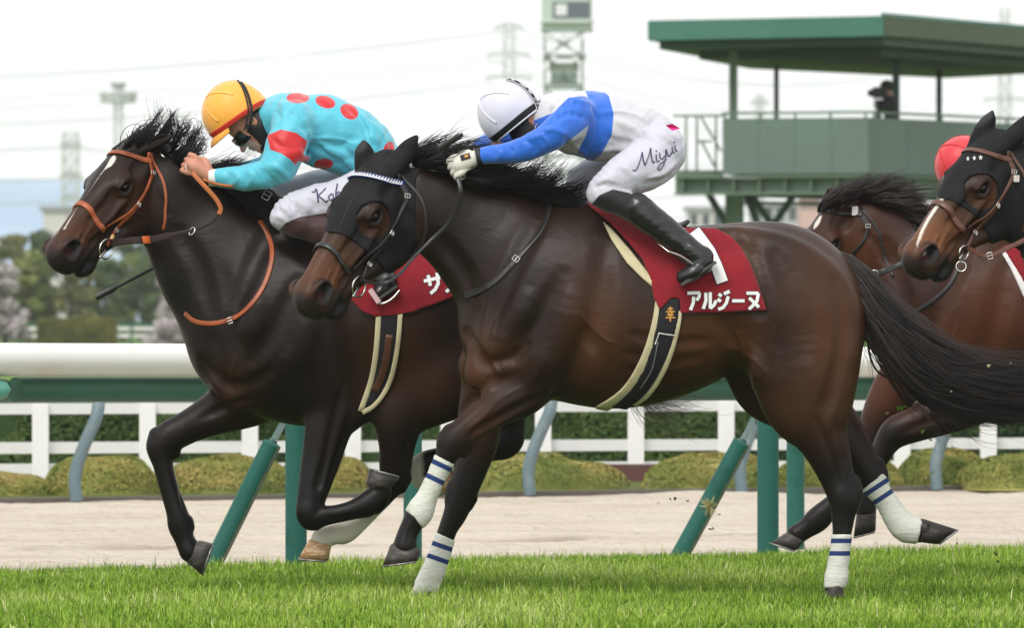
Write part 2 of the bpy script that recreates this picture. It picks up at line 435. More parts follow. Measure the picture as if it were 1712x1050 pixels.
# ------------------------------------------------------------------ the setting
def line(a, b):
    """two picture points with depths -> function of picture x giving the world point of the line through them"""
    A_ = W(a[0], a[1], a[2]); B_ = W(b[0], b[1], b[2])
    def f(px):
        # where the ray column px meets the line in plan
        k = (px - 856) / FPX; d = B_ - A_; t = (k * A_[1] - A_[0]) / (d[0] - k * d[1]); return A_ + d * t
    return f
def sheet(name, pts, z, m, kind='structure', nx=1):
    V = [(p[0], p[1], z) for p in pts]; return tag(mk(name, V, [tuple(range(len(V)))], m, smooth=False), kind=kind)
turf_m = mat("turf_soil", (0.075, 0.115, 0.020), rough=0.95, spec=0.1, noise=[((0.045, 0.075, 0.014), 3, .4, .65), ((0.10, 0.10, 0.035), 11, .55, .8)], bump=(30, .8, .03))
sand_m = mat("dirt_track_sand", (0.60, 0.53, 0.44), rough=0.95, spec=0.1, noise=[((0.53, 0.455, 0.37), 1.3, .42, .62, (.5, 1.2, 1)), ((0.46, 0.385, 0.30), 16, .55, .78, (.8, 1.4, 1)), ((0.68, 0.61, 0.52), 50, .5, .75, (1, 1.4, 1))], layers=[('groove', (0.30, 0.245, 0.185), -.5, .85, None, (14, .7))],
    bump=[(2.2, .8, .12, (.5, 1.4, 1)), (14, .9, .07, (.8, 1.2, 1)), (70, .7, .014)])
far_turf_m = mat("infield_grass", (0.10, 0.19, 0.035), rough=0.95, spec=0.1, noise=((0.14, 0.22, 0.06), .05, .4, .65))
edge = line((0, 963, 44.3), (1712, 924, 48.6)); eL = edge(-2600); eR = edge(3300)
dfar = line((0, 834, 62.6), (1712, 811, 67.6)); dL = dfar(-2600); dR = dfar(3300)
sheet("infield_ground", [(-3000, 20), (3000, 20), (3000, 4000), (-3000, 4000)], -.14, far_turf_m)
sheet("turf_course", [(-14, 24), (16, 24), (eR[0], eR[1]), (eL[0], eL[1])], 0.0, turf_m)
def strip(name, p, q, u, v, z, m, n=420, k=170, amp=.03):
    """a strip of ground between the lines p-q (near) and u-v (far), gently raked"""
    a = np.linspace(0, 1, n)[:, None, None]; b = np.linspace(0, 1, k)[None, :, None]
    near = p[:2] * (1 - a) + q[:2] * a; far = u[:2] * (1 - a) + v[:2] * a; P = near * (1 - b) + far * b
    q3 = np.concatenate([P * [.8, 3.0], np.zeros((n, k, 1))], 2); zz = noise3(q3 * [1, .5, 1], 3) * amp * .7 + noise3(q3 * 3.1, 5) * amp * .4; gv = np.zeros((n, k))
    for b0, dd_, w_ in ((.06, .5, .006), (.13, .35, .005), (.22, .45, .006), (.345, 1.0, .008), (.375, .4, .005), (.50, .4, .006), (.60, .3, .005), (.675, 1.0, .008), (.70, .5, .006), (.82, .5, .006), (.91, .7, .008)):
        wob = noise3(np.stack([a[:, 0, 0] * 60, a[:, 0, 0] * 0 + b0 * 50, a[:, 0, 0] * 0], 1), 8)[:, None] * .006; g_ = np.exp(-((b[0, :, 0][None] - b0 - wob) / (w_ * 2.8)) ** 2) * dd_ * (.55 + .45 * noise3(np.stack([a[:, 0, 0] * 130, a[:, 0, 0] * 0 + b0 * 90, a[:, 0, 0] * 0], 1), 12))[:, None]; gv = np.maximum(gv, g_)
    zz = zz - gv * .014; V = np.concatenate([P, (z + zz)[..., None]], 2).reshape(-1, 3); i = np.arange(n - 1)[:, None] * k; j = np.arange(k - 1)[None]
    F = np.stack([i + j, i + k + j, i + k + j + 1, i + j + 1], -1).reshape(-1, 4); return tag(mk(name, V, F, m, attrs={'groove': (1 - gv * 1.5).ravel()}), kind='structure')
strip("dirt_track", eL[:2] + [0, .0], eR[:2], dL[:2], dR[:2], -.035, sand_m)
kerb = MB(); kerb.bar((dL[0], dL[1] + .1, -.03), (dR[0], dR[1] + .1, -.03), .16, .06)
tag(kerb.build("dirt_kerb", mat("kerb_dark", (.12, .105, .09), rough=.9)), kind='structure')
verge_m = mat("verge_grass", (0.085, 0.11, 0.025), rough=.95, spec=.1, noise=((0.12, 0.10, 0.035), 6, .45, .7))
sheet("verge", [(dL[0], dL[1] + .2), (dR[0], dR[1] + .2), (dR[0] + 10, dR[1] + 30), (dL[0] - 10, dL[1] + 30)], -.02, verge_m)

# ---- running rail between turf and dirt
white_paint = mat("white_rail_paint", (0.80, 0.785, 0.76), rough=0.35, spec=0.45, noise=((0.72, 0.69, 0.63), 2.5, .5, .8, (1, 1, 3)))
green_rail_m = mat("green_rail_paint", (0.035, 0.115, 0.072), rough=0.55, spec=0.3, noise=((0.045, 0.135, 0.090), 2, .4, .7, (.6, 1, 4)))
pad_m = mat("green_post_padding", (0.013, 0.105, 0.082), rough=0.6, spec=0.3, noise=[((0.009, 0.07, 0.055), 7, .5, .75), ((0.16, 0.13, 0.07), 16, .66, .85, (1, 1, .5))], bump=(30, .3, .004))
seam_m_ = mat("pad_seam", (.085, .085, .04), rough=.8, noise=((.03, .06, .04), 12, .45, .65))
arm_m = mat("teal_arm_metal", (0.08, 0.15, 0.14), rough=0.4, spec=0.5, metal=.3)
bluegrey_m = mat("blue_grey_post", (0.12, 0.175, 0.195), rough=0.5, spec=0.4, noise=((0.17, 0.22, 0.24), 8, .5, .7))
rl = line((0, 601.5, 45.3), (1450, 605.5, 49.4)); gl = line((0, 652, 45.4), (1450, 650, 49.5)); base_l = line((0, 955, 45.05), (1712, 915, 49.6))
rail = empty("running_rail", (*rl(856)[:2], 0), "white and green running rail with padded green posts along the turf edge", "rail")
def along(fn, a, b, n=30): return np.array([fn(x) for x in np.linspace(a, b, n)])
mb = MB(); mb.tube(along(rl, -2300, 3100), .0775, 20); mb.build("top_rail", white_paint, rail, True)
mb = MB(); mb.tube(along(gl, 25, 3100), .0585, 16); mb.tube(along(gl, -2300, 8, 12) + [0, -.02, 0], .050, 16); mb.build("lower_rail", green_rail_m, rail, True)
mb = MB(); q = gl(-2); mb.tube([q + [-.3, -.13, 0], q + [-.05, -.13, 0], q + [.0, -.13, 0], q + [.045, -.13, 0], q + [.062, -.13, 0]], [.052, .052, .05, .036, .004], 14); mb.build("rail_end", mat("pale_teal_cap", (.10, .32, .25), rough=.4), rail, True)
for kx in (-3, -2, -1, 0, 1, 2, 3):
    bx = 355 + 783 * kx; tx = 456 + 785 * kx
    Yb = base_l(bx)[1]; b = W(bx, 930 - 4 * kx, Yb); t = W(tx, 740 - 1.5 * kx, Yb - .05); b[2] = -.03; b[0] += (t[0] - b[0]) * -.06
    P = b + (t - b) * np.linspace(0, 1, 150)[:, None]; r = np.where(np.linspace(0, 1, 150) < .55, .0445 + .0009 * np.sin(np.linspace(0, 1, 150) * 2 * np.pi * 42), .0445); r = np.append(r[:-2], [.044, .030])
    mb = MB(); mb.tube(P, r, 18); lp = mb.build("leaning_post", pad_m, rail, True)
    sd_ = np.array([.040, -.026, .0]); mb = MB(); mb.bar(P[4] + sd_, P[-6] + sd_, .016, .008); mb.build("seam_strip", seam_m_, lp)
    d = (t - b) / np.linalg.norm(t - b); mb = MB(); g_ = gl(tx + 38) + [0, -.02, -.05]; mb.bar(t, t + (g_ - t) * .5, .020, .03); mb.bar(t + (g_ - t) * .5, g_, .03, .045); mb.tube([t - d * .01, t + d * .012], .02, 10); mb.build("arm", arm_m, lp)
for px_, ytop, ybase, w_ in ((-288, 700, 968, 36), (495, 697, 952, 36), (1284, 695, 933, 36), (2060, 690, 915, 34), (690, 690, 938, 31), (-100, 690, 950, 31), (1330, 704, 912, 30), (2120, 700, 900, 30)):
    Yp = CAM_H * FPX / (ybase - HOR) + (.02 if w_ > 33 else .3); r = w_ / 2 * Yp / FPX; t = W(px_, ytop, Yp); b = W(px_, ybase, Yp); b[2] = -.03; P = b + (t - b) * np.linspace(0, 1, 30)[:, None]
    mb = MB(); mb.tube(P, np.append(np.full(28, r), [r * .97, r * .9]), 20); up = mb.build("upright_post", pad_m, rail, True)
    mb = MB(); mb.tube([t, t + [0, .0, (ytop - 655) * Yp / FPX]], .022, 10); mb.build("neck", arm_m, up, True)
# grass torn up and caught on the second leaning post
# ---- rail on the far side of the dirt
far_rail = empty("far_running_rail", (*dfar(856)[:2], 0), "blue-grey rail with curved posts on the far side of the dirt track", "rail")
fr_l = line((0, 660, 62.8), (1712, 655, 67.8)); mb = MB(); mb.tube(along(fr_l, -2300, 3100) + [0, .05, 0], .055, 12); mb.build("top_rail", bluegrey_m, far_rail, True)
for px_ in (-630, -250, 128, 507, 886, 1240, 1567, 1890, 2210):
    b = dfar(px_); Yp = b[1] - .15; s = Yp / FPX; b = W(px_, 838 - 23 * px_ / 1712, Yp); b[2] = -.02; z0 = b[2]
    P = spline([b, b + [-.01, 0, 40 * s], b + [6 * s, 0, 75 * s], b + [20 * s, 0, 110 * s], b + [33 * s, 0, 140 * s], b + [38 * s, .05, 172 * s]], 8)
    mb = MB(); mb.tube(P, .041, 14); mb.build("curved_post", bluegrey_m, far_rail, True)
# ---- low white fence
fence_m = mat("white_fence_paint", (0.78, 0.78, 0.77), rough=0.55, spec=0.3, noise=((0.66, 0.64, 0.62), 3, .5, .8))
fbase = line((0, 806, 68.8), (1712, 800, 72.5)); fence = empty("white_fence", (*fbase(856)[:2], 0), "low white fence with three bars and square posts in front of the dark hedge", "fence")
for (y0, y1, yy0, yy1) in ((675, 693, 668, 685), (740, 759, 733, 750), (776, 793, 770, 786)):
    a = line((0, (y0 + y1) / 2, 68.8), (1712, (yy0 + yy1) / 2, 72.5)); mb = MB(); mb.bar(a(-2300), a(3100), (y1 - y0) * 69 / FPX * .6, (y1 - y0) * 70 / FPX); o = mb.build("bar", fence_m, fence)
for px_ in (-860, -680, -490, -300, -112, 68, 247, 418, 590, 750, 908, 1063, 1214, 1362, 1508, 1652, 1790, 1930, 2070, 2210):
    b = fbase(px_); s = b[1] / FPX; t = W(px_, 676 - 7 * px_ / 1712, b[1]); mb = MB(); hw = 13.5 * s; mb.box((b[0] - hw, b[1] - .075, -.02), (b[0] + hw, b[1] + .04, t[2])); mb.build("post", fence_m, fence)
# ---- leaf builders
def leaf_quads(C, N, size, asp=.55):
    """one small leaf (two triangles, bent) per centre"""
    n = len(C); t = rng.normal(size=(n, 3)); t -= N * (t * N).sum(1)[:, None]; t /= np.linalg.norm(t, axis=1)[:, None]; b = np.cross(N, t)
    s = (size * rng.uniform(.6, 1.3, n))[:, None]
    V = np.stack([C - t * s, C + b * s * asp + N * s * .15, C + t * s, C - b * s * asp + N * s * .15], 1).reshape(-1, 3)
    return V, np.arange(4 * n).reshape(-1, 4)
def leaf_mat(name, cols, rough=.6):
    m = bpy.data.materials.new(name); m.use_nodes = True; nt = m.node_tree; b = nt.nodes["Principled BSDF"]; b.inputs["Roughness"].default_value = rough; b.inputs["Specular IOR Level"].default_value = .25
    at = nt.nodes.new("ShaderNodeAttribute"); at.attribute_name = "tone"; cr = nt.nodes.new("ShaderNodeValToRGB")
    e = cr.color_ramp.elements; e[0].color = (*cols[0], 1); e[-1].color = (*cols[-1], 1)
    for i, c in enumerate(cols[1:-1]): q = e.new((i + 1) / (len(cols) - 1)); q.color = (*c, 1)
    nt.links.new(at.outputs["Fac"], cr.inputs[0]); nt.links.new(cr.outputs[0], b.inputs["Base Color"]); return m
azalea_m = leaf_mat("azalea_leaves", [(0.10, 0.15, 0.03), (0.22, 0.245, 0.055), (0.34, 0.30, 0.085), (0.42, 0.29, 0.12)])
hedge_m = leaf_mat("hedge_leaves", [(0.02, 0.045, 0.012), (0.06, 0.11, 0.026), (0.13, 0.19, 0.05)])
def mound(px0, px1, ytop, Y, depth, label, seed):
    s = Y / FPX; cx = ((px0 + px1) / 2 - 856) * s; rx = (px1 - px0) / 2 * s; h_ = CAM_H - (ytop - HOR) * s; r = np.random.default_rng(seed)
    def surf(n):
        a = r.uniform(0, 2 * np.pi, n); q = r.uniform(0, 1, n) ** .5; cz = np.sqrt(np.clip(1 - q ** 2.6, 0, 1)) ** .9
        d = np.stack([q * np.cos(a), q * np.sin(a), cz], 1); P = d * [rx, depth, h_]; b = noise3(P * 5 + seed, seed) * .030 + noise3(P * 16, seed + 1) * .010; P = P + d * b[:, None]; N = d / [rx, depth, h_]; N /= np.linalg.norm(N, axis=1)[:, None] + 1e-9
        return P + [cx, Y, -.02], N
    P, N = surf(16000); N = N + r.normal(size=N.shape) * .5; N /= np.linalg.norm(N, axis=1)[:, None]; V, F = leaf_quads(P, N, .0115)
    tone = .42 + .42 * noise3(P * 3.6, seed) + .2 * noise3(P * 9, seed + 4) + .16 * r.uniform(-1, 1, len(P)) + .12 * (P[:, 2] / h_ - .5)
    # closed leafy core under the leaves
    u = np.linspace(0, 1, 14); a = np.arange(40) * 2 * np.pi / 40; q = u[:, None] * np.ones(40); cz = np.sqrt(np.clip(1 - q ** 2.6, 0, 1)) ** .9
    CP = np.stack([q * np.cos(a) * rx * .97, q * np.sin(a) * depth * .97, cz * h_ * .965], -1).reshape(-1, 3) + [cx, Y, -.03]
    i = np.arange(13)[:, None]; j = np.arange(40)[None]; CF = np.stack([i * 40 + j, i * 40 + (j + 1) % 40, (i + 1) * 40 + (j + 1) % 40, (i + 1) * 40 + j], -1).reshape(-1, 4)
    tn = np.repeat(np.clip(tone, 0, 1), 4); ct = np.clip(.35 + .25 * noise3(CP * 4.5, seed), 0, 1)
    o = mk("azalea_bush", np.concatenate([V, CP]), np.concatenate([F, CF + len(V)]), azalea_m, attrs={'tone': np.concatenate([tn, ct])}, smooth=False)
    return tag(o, label, "bush", "clipped azalea mounds beside the dirt track")
mound(-130, 92, 783, 65.0, .5, "clipped azalea mound cut by the left edge of the photo", 1)
mound(72, 268, 759, 65.4, .6, "rounded azalea mound behind the leftmost curved post", 2)
mound(262, 490, 762, 65.9, .55, "long azalea mound behind the first leaning green post", 3)
mound(455, 628, 764, 66.6, .6, "azalea mound behind the left horse's folded foreleg", 4)
mound(690, 1052, 757, 66.4, .6, "wide azalea mound below the belly of the front horse", 5)
mound(1072, 1330, 757, 67.0, .55, "azalea mound behind the second leaning green post", 6)
mound(1300, 1512, 757, 67.6, .6, "azalea mound behind the front horse's hind legs", 7)
mound(1500, 1655, 752, 68.2, .5, "small azalea mound behind the right curved post", 8)
mound(1600, 1830, 755, 67.4, .6, "azalea mound cut by the right edge of the photo", 9)
# hedge
def hedge(name, x0, x1, Y0, Y1, z1, dep, mat_, size, n, label, cat, seed, kind=None, rough=.05):
    r = np.random.default_rng(seed); L = x1 - x0
    f = r.uniform(0, 1, n); face = r.uniform(0, 1, n) < .72; xx = x0 + f * L; z = np.where(face, r.uniform(0, z1, n), z1); y = np.where(face, 0, r.uniform(0, dep, n))
    yb = Y0 + (Y1 - Y0) * f; b = noise3(np.stack([xx * 1.5, z * 2.5, y], 1), seed) * rough + noise3(np.stack([xx * 6, z * 7, y * 5], 1), seed) * rough * .6
    P = np.stack([xx, yb + y - np.where(face, b, 0), z + np.where(face, 0, b)], 1); N = np.where(face[:, None], [[0, -1, .25]], [[0, -.2, 1]]) + r.normal(size=(n, 3)) * .6; N /= np.linalg.norm(N, axis=1)[:, None]
    V, F = leaf_quads(P, N, size); tone = np.clip(.4 + .35 * noise3(P * [1.2, 1.2, 2.2], seed) + .3 * noise3(P * 5, seed + 2) + .2 * r.uniform(-1, 1, n), 0, 1)
    m = rough * .7; C8 = np.array([(x0, Y0 + m, -.05), (x1, Y1 + m, -.05), (x1, Y1 + m, z1 - m), (x0, Y0 + m, z1 - m), (x0, Y0 + dep, -.05), (x1, Y1 + dep, -.05), (x1, Y1 + dep, z1 - m), (x0, Y0 + dep, z1 - m)])
    CF = np.array([[0, 1, 2, 3], [5, 4, 7, 6], [3, 2, 6, 7], [4, 0, 3, 7], [1, 5, 6, 2]])
    o = mk(name, np.concatenate([V, C8]), np.concatenate([F, CF + len(V)]), mat_, attrs={'tone': np.concatenate([np.repeat(tone, 4), np.full(8, .15)])}, smooth=False)
    return tag(o, label, cat)
hl = line((0, 700, 74.5), (1712, 700, 78.5)); a = hl(-2300); b = hl(3100)
hedge("hedge", a[0], b[0], a[1], b[1], .62, 1.2, hedge_m, .028, 60000, "long dark green clipped hedge behind the low white fence", "hedge", 20)
# the low brown bed edge seen between two mounds
mb = MB(); e0 = W(1000, 800, 70.5); mb.box((e0[0] - .4, 70.2, -.02), (e0[0] + .9, 70.5, .10)); tag(mb.build("flower_bed_edging", mat("brown_edging", (.10, .045, .04), rough=.8)), "low reddish brown bed edging under the white fence between two azalea mounds", "edging")

# ------------------------------------------------------------------ grass on the turf course
def grass_blades():
    r = np.random.default_rng(11); parts = []
    def field(n, x0, x1, y0, y1, h0, h1, w):
        x = r.uniform(x0, x1, n); y = r.uniform(y0, y1, n)
        t = (x - eL[0]) / (eR[0] - eL[0]); yl = eL[1] + t * (eR[1] - eL[1]) - .02 + noise3(np.stack([x * 2.3, x * 0, x * 0], 1), 9) * .06
        k = y < yl; x, y = x[k], y[k]; n = len(x)
        cl = noise3(np.stack([x * 1.1, y * 1.1, x * 0], 1), 4); c2 = noise3(np.stack([x * 5, y * 5, x * 0], 1), 6)
        h = r.uniform(h0, h1, n) * (1 + .22 * cl + .28 * c2) * np.where(r.uniform(0, 1, n) < .04, 1.5, 1); a = r.uniform(0, 2 * np.pi, n); lean = r.uniform(.05, .75, n) * h; w_ = w * r.uniform(.6, 1.4, n)
        d = np.stack([np.cos(a), np.sin(a), 0 * a], 1); s = np.stack([-np.sin(a), np.cos(a), 0 * a], 1); b = np.stack([x, y, 0 * x - .005], 1)
        mid = b + d * (lean * .3)[:, None] + [0, 0, 1] * (h * .62)[:, None]; tip = b + d * lean[:, None] + [0, 0, 1] * (h * (1 - .35 * (lean / h) ** 2))[:, None]
        V = np.stack([b - s * w_[:, None], b + s * w_[:, None], mid - s * w_[:, None] * .8, mid + s * w_[:, None] * .8, tip], 1).reshape(-1, 3); i = np.arange(n)[:, None] * 5
        tone = np.clip(.45 + .22 * cl + .22 * c2 + .28 * r.uniform(-1, 1, n), 0, 1); tone = np.where(r.uniform(0, 1, n) < .03, 1.0, tone * .93)  # a few blades get the palest tone: sparkle put into the colour
        parts.append((V, i + [0, 1, 3, 2], i + [2, 3, 4], np.repeat(tone, 5)))
    field(290000, -3.2, 3.4, 36.3, 50, .030, .068, .0018)
    field(40000, -9, -3.2, 34, 50, .035, .07, .005); field(40000, 3.4, 10, 34, 55, .035, .07, .005); field(9000, -3.2, 3.4, 31, 36.3, .035, .07, .004)
    o = 0; VV = []; F4 = []; F3 = []; T = []
    for V, q, t, tn in parts: VV.append(V); F4.append(q + o); F3.append(t + o); T.append(tn); o += len(V)
    m = leaf_mat("grass_blades", [(0.055, 0.130, 0.010), (0.145, 0.270, 0.022), (0.235, 0.370, 0.040), (0.34, 0.45, 0.09), (0.58, 0.60, 0.30)], .6)
    m.node_tree.nodes['Principled BSDF'].inputs['Specular IOR Level'].default_value = .08
    g = mk("grass", np.concatenate(VV), [np.concatenate(F4), np.concatenate(F3)], m, attrs={'tone': np.concatenate(T)}, smooth=False); g['kind'] = 'stuff'
grass_blades()

# ------------------------------------------------------------------ far left: infield fence, hedge block, trees, hills
def tree(px, ytop, Y, w_px, label, mat_, seed, ybase=None, trunk=True, size=None, n=2600, name="tree", group="trees along the far side of the infield", low=.18):
    r = np.random.default_rng(seed); s = Y / FPX; h_ = (HOR - ytop) * s + CAM_H; R = w_px / 2 * s; cx = (px - 856) * s; size = size or 4.6 * s
    t = empty(name, (cx, Y, 0), label, "tree", group)
    tm = MB(); P = [(cx, Y, -.05), (cx + r.normal() * .05, Y, h_ * .25), (cx + r.normal() * R * .1, Y, h_ * .7)]; tm.tube(spline(P, 4), np.linspace(h_ * .028, h_ * .010, 9), 8)
    for k in range(6):
        a = r.uniform(0, 2 * np.pi); z = h_ * r.uniform(.3, .6); e = np.array([cx + math.cos(a) * R * .7, Y + math.sin(a) * R * .6, z + h_ * r.uniform(.1, .3)]); tm.tube(spline([(cx, Y, z), (cx * .5 + e[0] * .5, Y * .5 + e[1] * .5, z * .4 + e[2] * .6), e], 4), np.linspace(h_ * .012, h_ * .003, 9), 6)
    tm.build("trunk", M['bark'], t, True)
    C_ = []
    nc = 26
    for k in range(nc):
        z = r.uniform(low, .93); env = math.sin(min(1, (1.06 - z) / .62) * math.pi / 2) * min(1, (z - low + .25) / .35); a = r.uniform(0, 2 * np.pi); q = r.uniform(.15, 1) * env
        C_.append((cx + math.cos(a) * q * R * .85, Y + math.sin(a) * q * R * .8, z * h_, R * r.uniform(.20, .40)))
    C_ = np.array(C_); k = r.integers(0, nc, n); d = r.normal(size=(n, 3)); d /= np.linalg.norm(d, axis=1)[:, None]; q = r.uniform(.45, 1.05, n)[:, None]
    P = C_[k, :3] + d * C_[k, 3:4] * q * [1, 1, .8]; P[:, 2] = np.clip(P[:, 2], .1, h_ * 1.02); N = d + r.normal(size=(n, 3)) * .5; N /= np.linalg.norm(N, axis=1)[:, None]; V, F = leaf_quads(P, N, size)
    tone = np.clip(.45 + .35 * noise3(P / R * 1.6, seed) + .2 * r.uniform(-1, 1, n) + .12 * (k % 3 - 1), 0, 1); mk("crown", V, F, mat_, t, attrs={'tone': np.repeat(tone, 4)}, smooth=False)
    return t
M['bark'] = mat("tree_bark", (.09, .075, .06), rough=.9, noise=((.05, .04, .035), 4, .4, .7))
green_l = leaf_mat("spring_leaves", [(0.05, 0.085, 0.03), (0.12, 0.16, 0.045), (0.21, 0.23, 0.065), (0.27, 0.27, 0.10)])
dark_l = leaf_mat("evergreen_leaves", [(0.04, 0.07, 0.035), (0.08, 0.12, 0.05), (0.13, 0.17, 0.065)])
olive_l = leaf_mat("budding_leaves", [(0.08, 0.09, 0.04), (0.17, 0.17, 0.06), (0.27, 0.24, 0.085)])
blossom_l = leaf_mat("cherry_blossom", [(0.24, 0.20, 0.20), (0.44, 0.39, 0.40), (0.60, 0.55, 0.56)])
k_ = 0
for row, (Yr, xs) in enumerate((((445), (-60, 20, 72, 150, 205, 290, 372, 460)), ((405), (-20, 48, 118, 178, 245, 318, 400, 520)))):
    for i, px_ in enumerate(xs):
        kind = (i * 7 + row * 3) % 5; mt_, kd = ((green_l, "light green broadleaf tree"), (dark_l, "dark evergreen tree"), (olive_l, "yellowish budding tree"), (green_l, "mid green broadleaf tree"), (dark_l, "deep green conifer-like tree"))[kind]
        side = ("front row" if row else "back row"); yt = (372, 386, 378, 392, 380, 376, 384, 388)[i] + row * 26
        nth = ("leftmost", "second", "third", "fourth", "fifth", "sixth", "seventh", "rightmost")[i]
        tree(px_, yt, Yr + i * 1.5, (118, 104, 110, 96, 120, 112, 110, 130)[i], f"{kd}, {nth} in the {side} of far trees", mt_, 100 + k_, n=4600, low=.0); k_ += 1
tree(8, 436, 372, 92, "pale pink cherry tree at the left edge of the photo", blossom_l, 150, n=2600, group=None, name="cherry_tree", low=.05)
tree(285, 452, 374, 88, "pale cherry tree half hidden by the left horse's neck", blossom_l, 151, n=1800, group=None, name="cherry_tree", low=.1)
tree(283, 534, 300, 96, "low cherry tree in blossom just right of the clipped hedge block", blossom_l, 152, n=2400, group=None, name="cherry_tree", low=.0)
for i, (px_, yt, w_) in enumerate(((640, 400, 130), (740, 410, 120), (850, 396, 140), (960, 404, 130), (1060, 398, 130), (1190, 412, 120), (1300, 404, 130), (1420, 410, 140), (1560, 400, 130), (1690, 408, 140))):
    tree(px_, yt + 45, 430, w_, "dark evergreen tree in the far row hidden behind the horses", dark_l, 160 + i, n=900)
hb_ = W(62, 533, 330); hb2 = W(194, 533, 330)
hedge("clipped_hedge", hb_[0], hb2[0], 330, 330, hb_[2], 1.6, leaf_mat("hedge_block_leaves", [(0.06, 0.075, 0.02), (0.13, 0.13, 0.035), (0.20, 0.175, 0.05)]), .05, 9000, "clipped olive green hedge block standing beyond the white rail at far left", "hedge", 31, rough=.06)
ff = empty("infield_fence", (W(150, 560, 380)[0], 380, 0), "distant fence with green and white rails in front of the far trees", "fence")
for (y0, y1, m_) in ((540, 545, green_rail_m), (547, 552, white_paint), (559, 564, white_paint)):
    mb = MB(); mb.bar(W(-2600, (y0 + y1) / 2, 380), W(3300, (y0 + y1) / 2, 380), .10, (y1 - y0) * 380 / FPX); mb.build("rail", m_, ff)
for px_ in range(-400, 2000, 62):
    b = W(px_, 576, 380); mb = MB(); mb.box((b[0] - .05, 379.93, -.06), (b[0] + .05, 380.03, W(0, 541, 380)[2])); mb.build("post", pad_m, ff)
hill_m = mat("hazy_hill_woods", (0.37, 0.47, 0.60), rough=1, spec=0, noise=((0.32, 0.42, 0.55), .01, .4, .6))  # blue of the distance haze is put into the woods' colour
def hills():
    n = 160; xs = np.linspace(-900, 900, n); rows = []
    base = np.interp(xs, [-900, -150, -95, -60, -20, 20, 200, 900], [20, 27, 27.5, 26.5, 16, 8, 4, 4]) + noise3(np.stack([xs * .02, xs * 0, xs * 0], 1), 5) * 1.2 + noise3(np.stack([xs * .1, xs * 0, xs * 0], 1), 6) * .35
    for k, f in enumerate((0, .6, .9, 1, .9, .6, 0)): rows.append(np.stack([xs, 1750 + 0 * xs + k * 60, base * f], 1))
    V = np.concatenate(rows); i = np.arange(6)[:, None] * n; j = np.arange(n - 1)[None]; F = np.stack([i + j, i + j + 1, i + n + j + 1, i + n + j], -1).reshape(-1, 4); tag(mk("hills", V, F, hill_m), kind='structure')
hills()
# pale houses in front of the hills
bm_ = mat("pale_building", (.55, .52, .52), rough=.8)
def block(px0, px1, ytop, Y, label, col=None):
    a = W(px0, ytop, Y); b = W(px1, ytop, Y); t = empty("distant_building", ((a[0] + b[0]) / 2, Y, 0), label, "building"); m_ = bm_ if col is None else mat("building_wall", col, rough=.8)
    mb = MB(); mb.box((a[0], Y, 0), (b[0], Y + 8, a[2])); mb.build("wall", m_, t); mb = MB(); mb.box((a[0] - .3, Y - .3, a[2] + .003), (b[0] + .3, Y + 8.3, a[2] + .4)); mb.build("roof", mat("flat_roof", (.3, .3, .32), rough=.8), t)
    nwin = 4
    for k in range(nwin):
        for zz in np.arange(1.5, a[2] - 1.2, 2.6): x = a[0] + (b[0] - a[0]) * (k + .5) / nwin; w_ = (b[0] - a[0]) / nwin * .3; mb = MB(); mb.box((x - w_, Y - .03, zz), (x + w_, Y + .05, zz + 1.1)); mb.build("window", mat_glass, t)
mat_glass = mat("dark_glass", (.04, .05, .06), rough=.15, spec=.6)
block(72, 112, 352, 800, "pale pinkish house with flat roof below the left pylon")
block(1338, 1374, 322, 760, "pinkish house seen behind the mane of the reddish bay horse", (.55, .36, .33))
block(1150, 1230, 352, 900, "low pale building seen under the viewing platform")
block(1255, 1335, 345, 850, "grey office block seen through the legs of the viewing platform", (.4, .42, .45))

# ------------------------------------------------------------------ towers
steel = mat("hazy_galvanised_steel", (.50, .53, .52), rough=.5, metal=.2)  # galvanised grey, kept pale: the fading by haze is put into the colour
def lattice(mb, P0, P1, w0, w1, nb, t):
    """four-legged lattice mast between two points"""
    P0 = np.array(P0, float); P1 = np.array(P1, float); cs = [(-1, -1), (1, -1), (1, 1), (-1, 1)]
    L = lambda f, c: P0 + (P1 - P0) * f + np.array([c[0], c[1], 0]) * (w0 + (w1 - w0) * f) / 2
    for c in cs: mb.bar(L(0, c), L(1, c), t)
    for k in range(nb):
        f0, f1 = k / nb, (k + 1) / nb
        for i in range(4): a, b = cs[i], cs[(i + 1) % 4]; mb.bar(L(f0, a), L(f1, b), t * .6); mb.bar(L(f0, b), L(f1, a), t * .6); mb.bar(L(f1, a), L(f1, b), t * .6)
Y_ = 620; s = Y_ / FPX; lt = empty("floodlight_tower", (W(198, 0, Y_)[0], Y_, 0), "distant floodlight mast with a round platform above the left horse's head", "tower")
mb = MB(); b = W(198, 170, Y_); lattice(mb, (b[0], Y_, 0), (b[0], Y_, b[2]), 18 * s, 13 * s, 16, .10); mb.build("mast", steel, lt)
mb = MB(); c = W(198, 0, Y_)[0]
for yy, rr in ((168, 27), (158, 29)): 
    z = W(0, yy, Y_)[2]; a = np.linspace(0, 2 * np.pi, 25); mb.tube(np.stack([c + rr * s * np.cos(a), Y_ + rr * s * np.sin(a), 0 * a + z], 1), .13, 6, False)
mb.tube([(c, Y_, W(0, 168, Y_)[2]), (c, Y_, W(0, 165, Y_)[2])], 26 * s, 20)
for k in range(16): a = k * np.pi / 8; mb.bar((c + 27 * s * math.cos(a), Y_ + 27 * s * math.sin(a), W(0, 168, Y_)[2]), (c + 29 * s * math.cos(a), Y_ + 29 * s * math.sin(a), W(0, 152, Y_)[2]), .14)
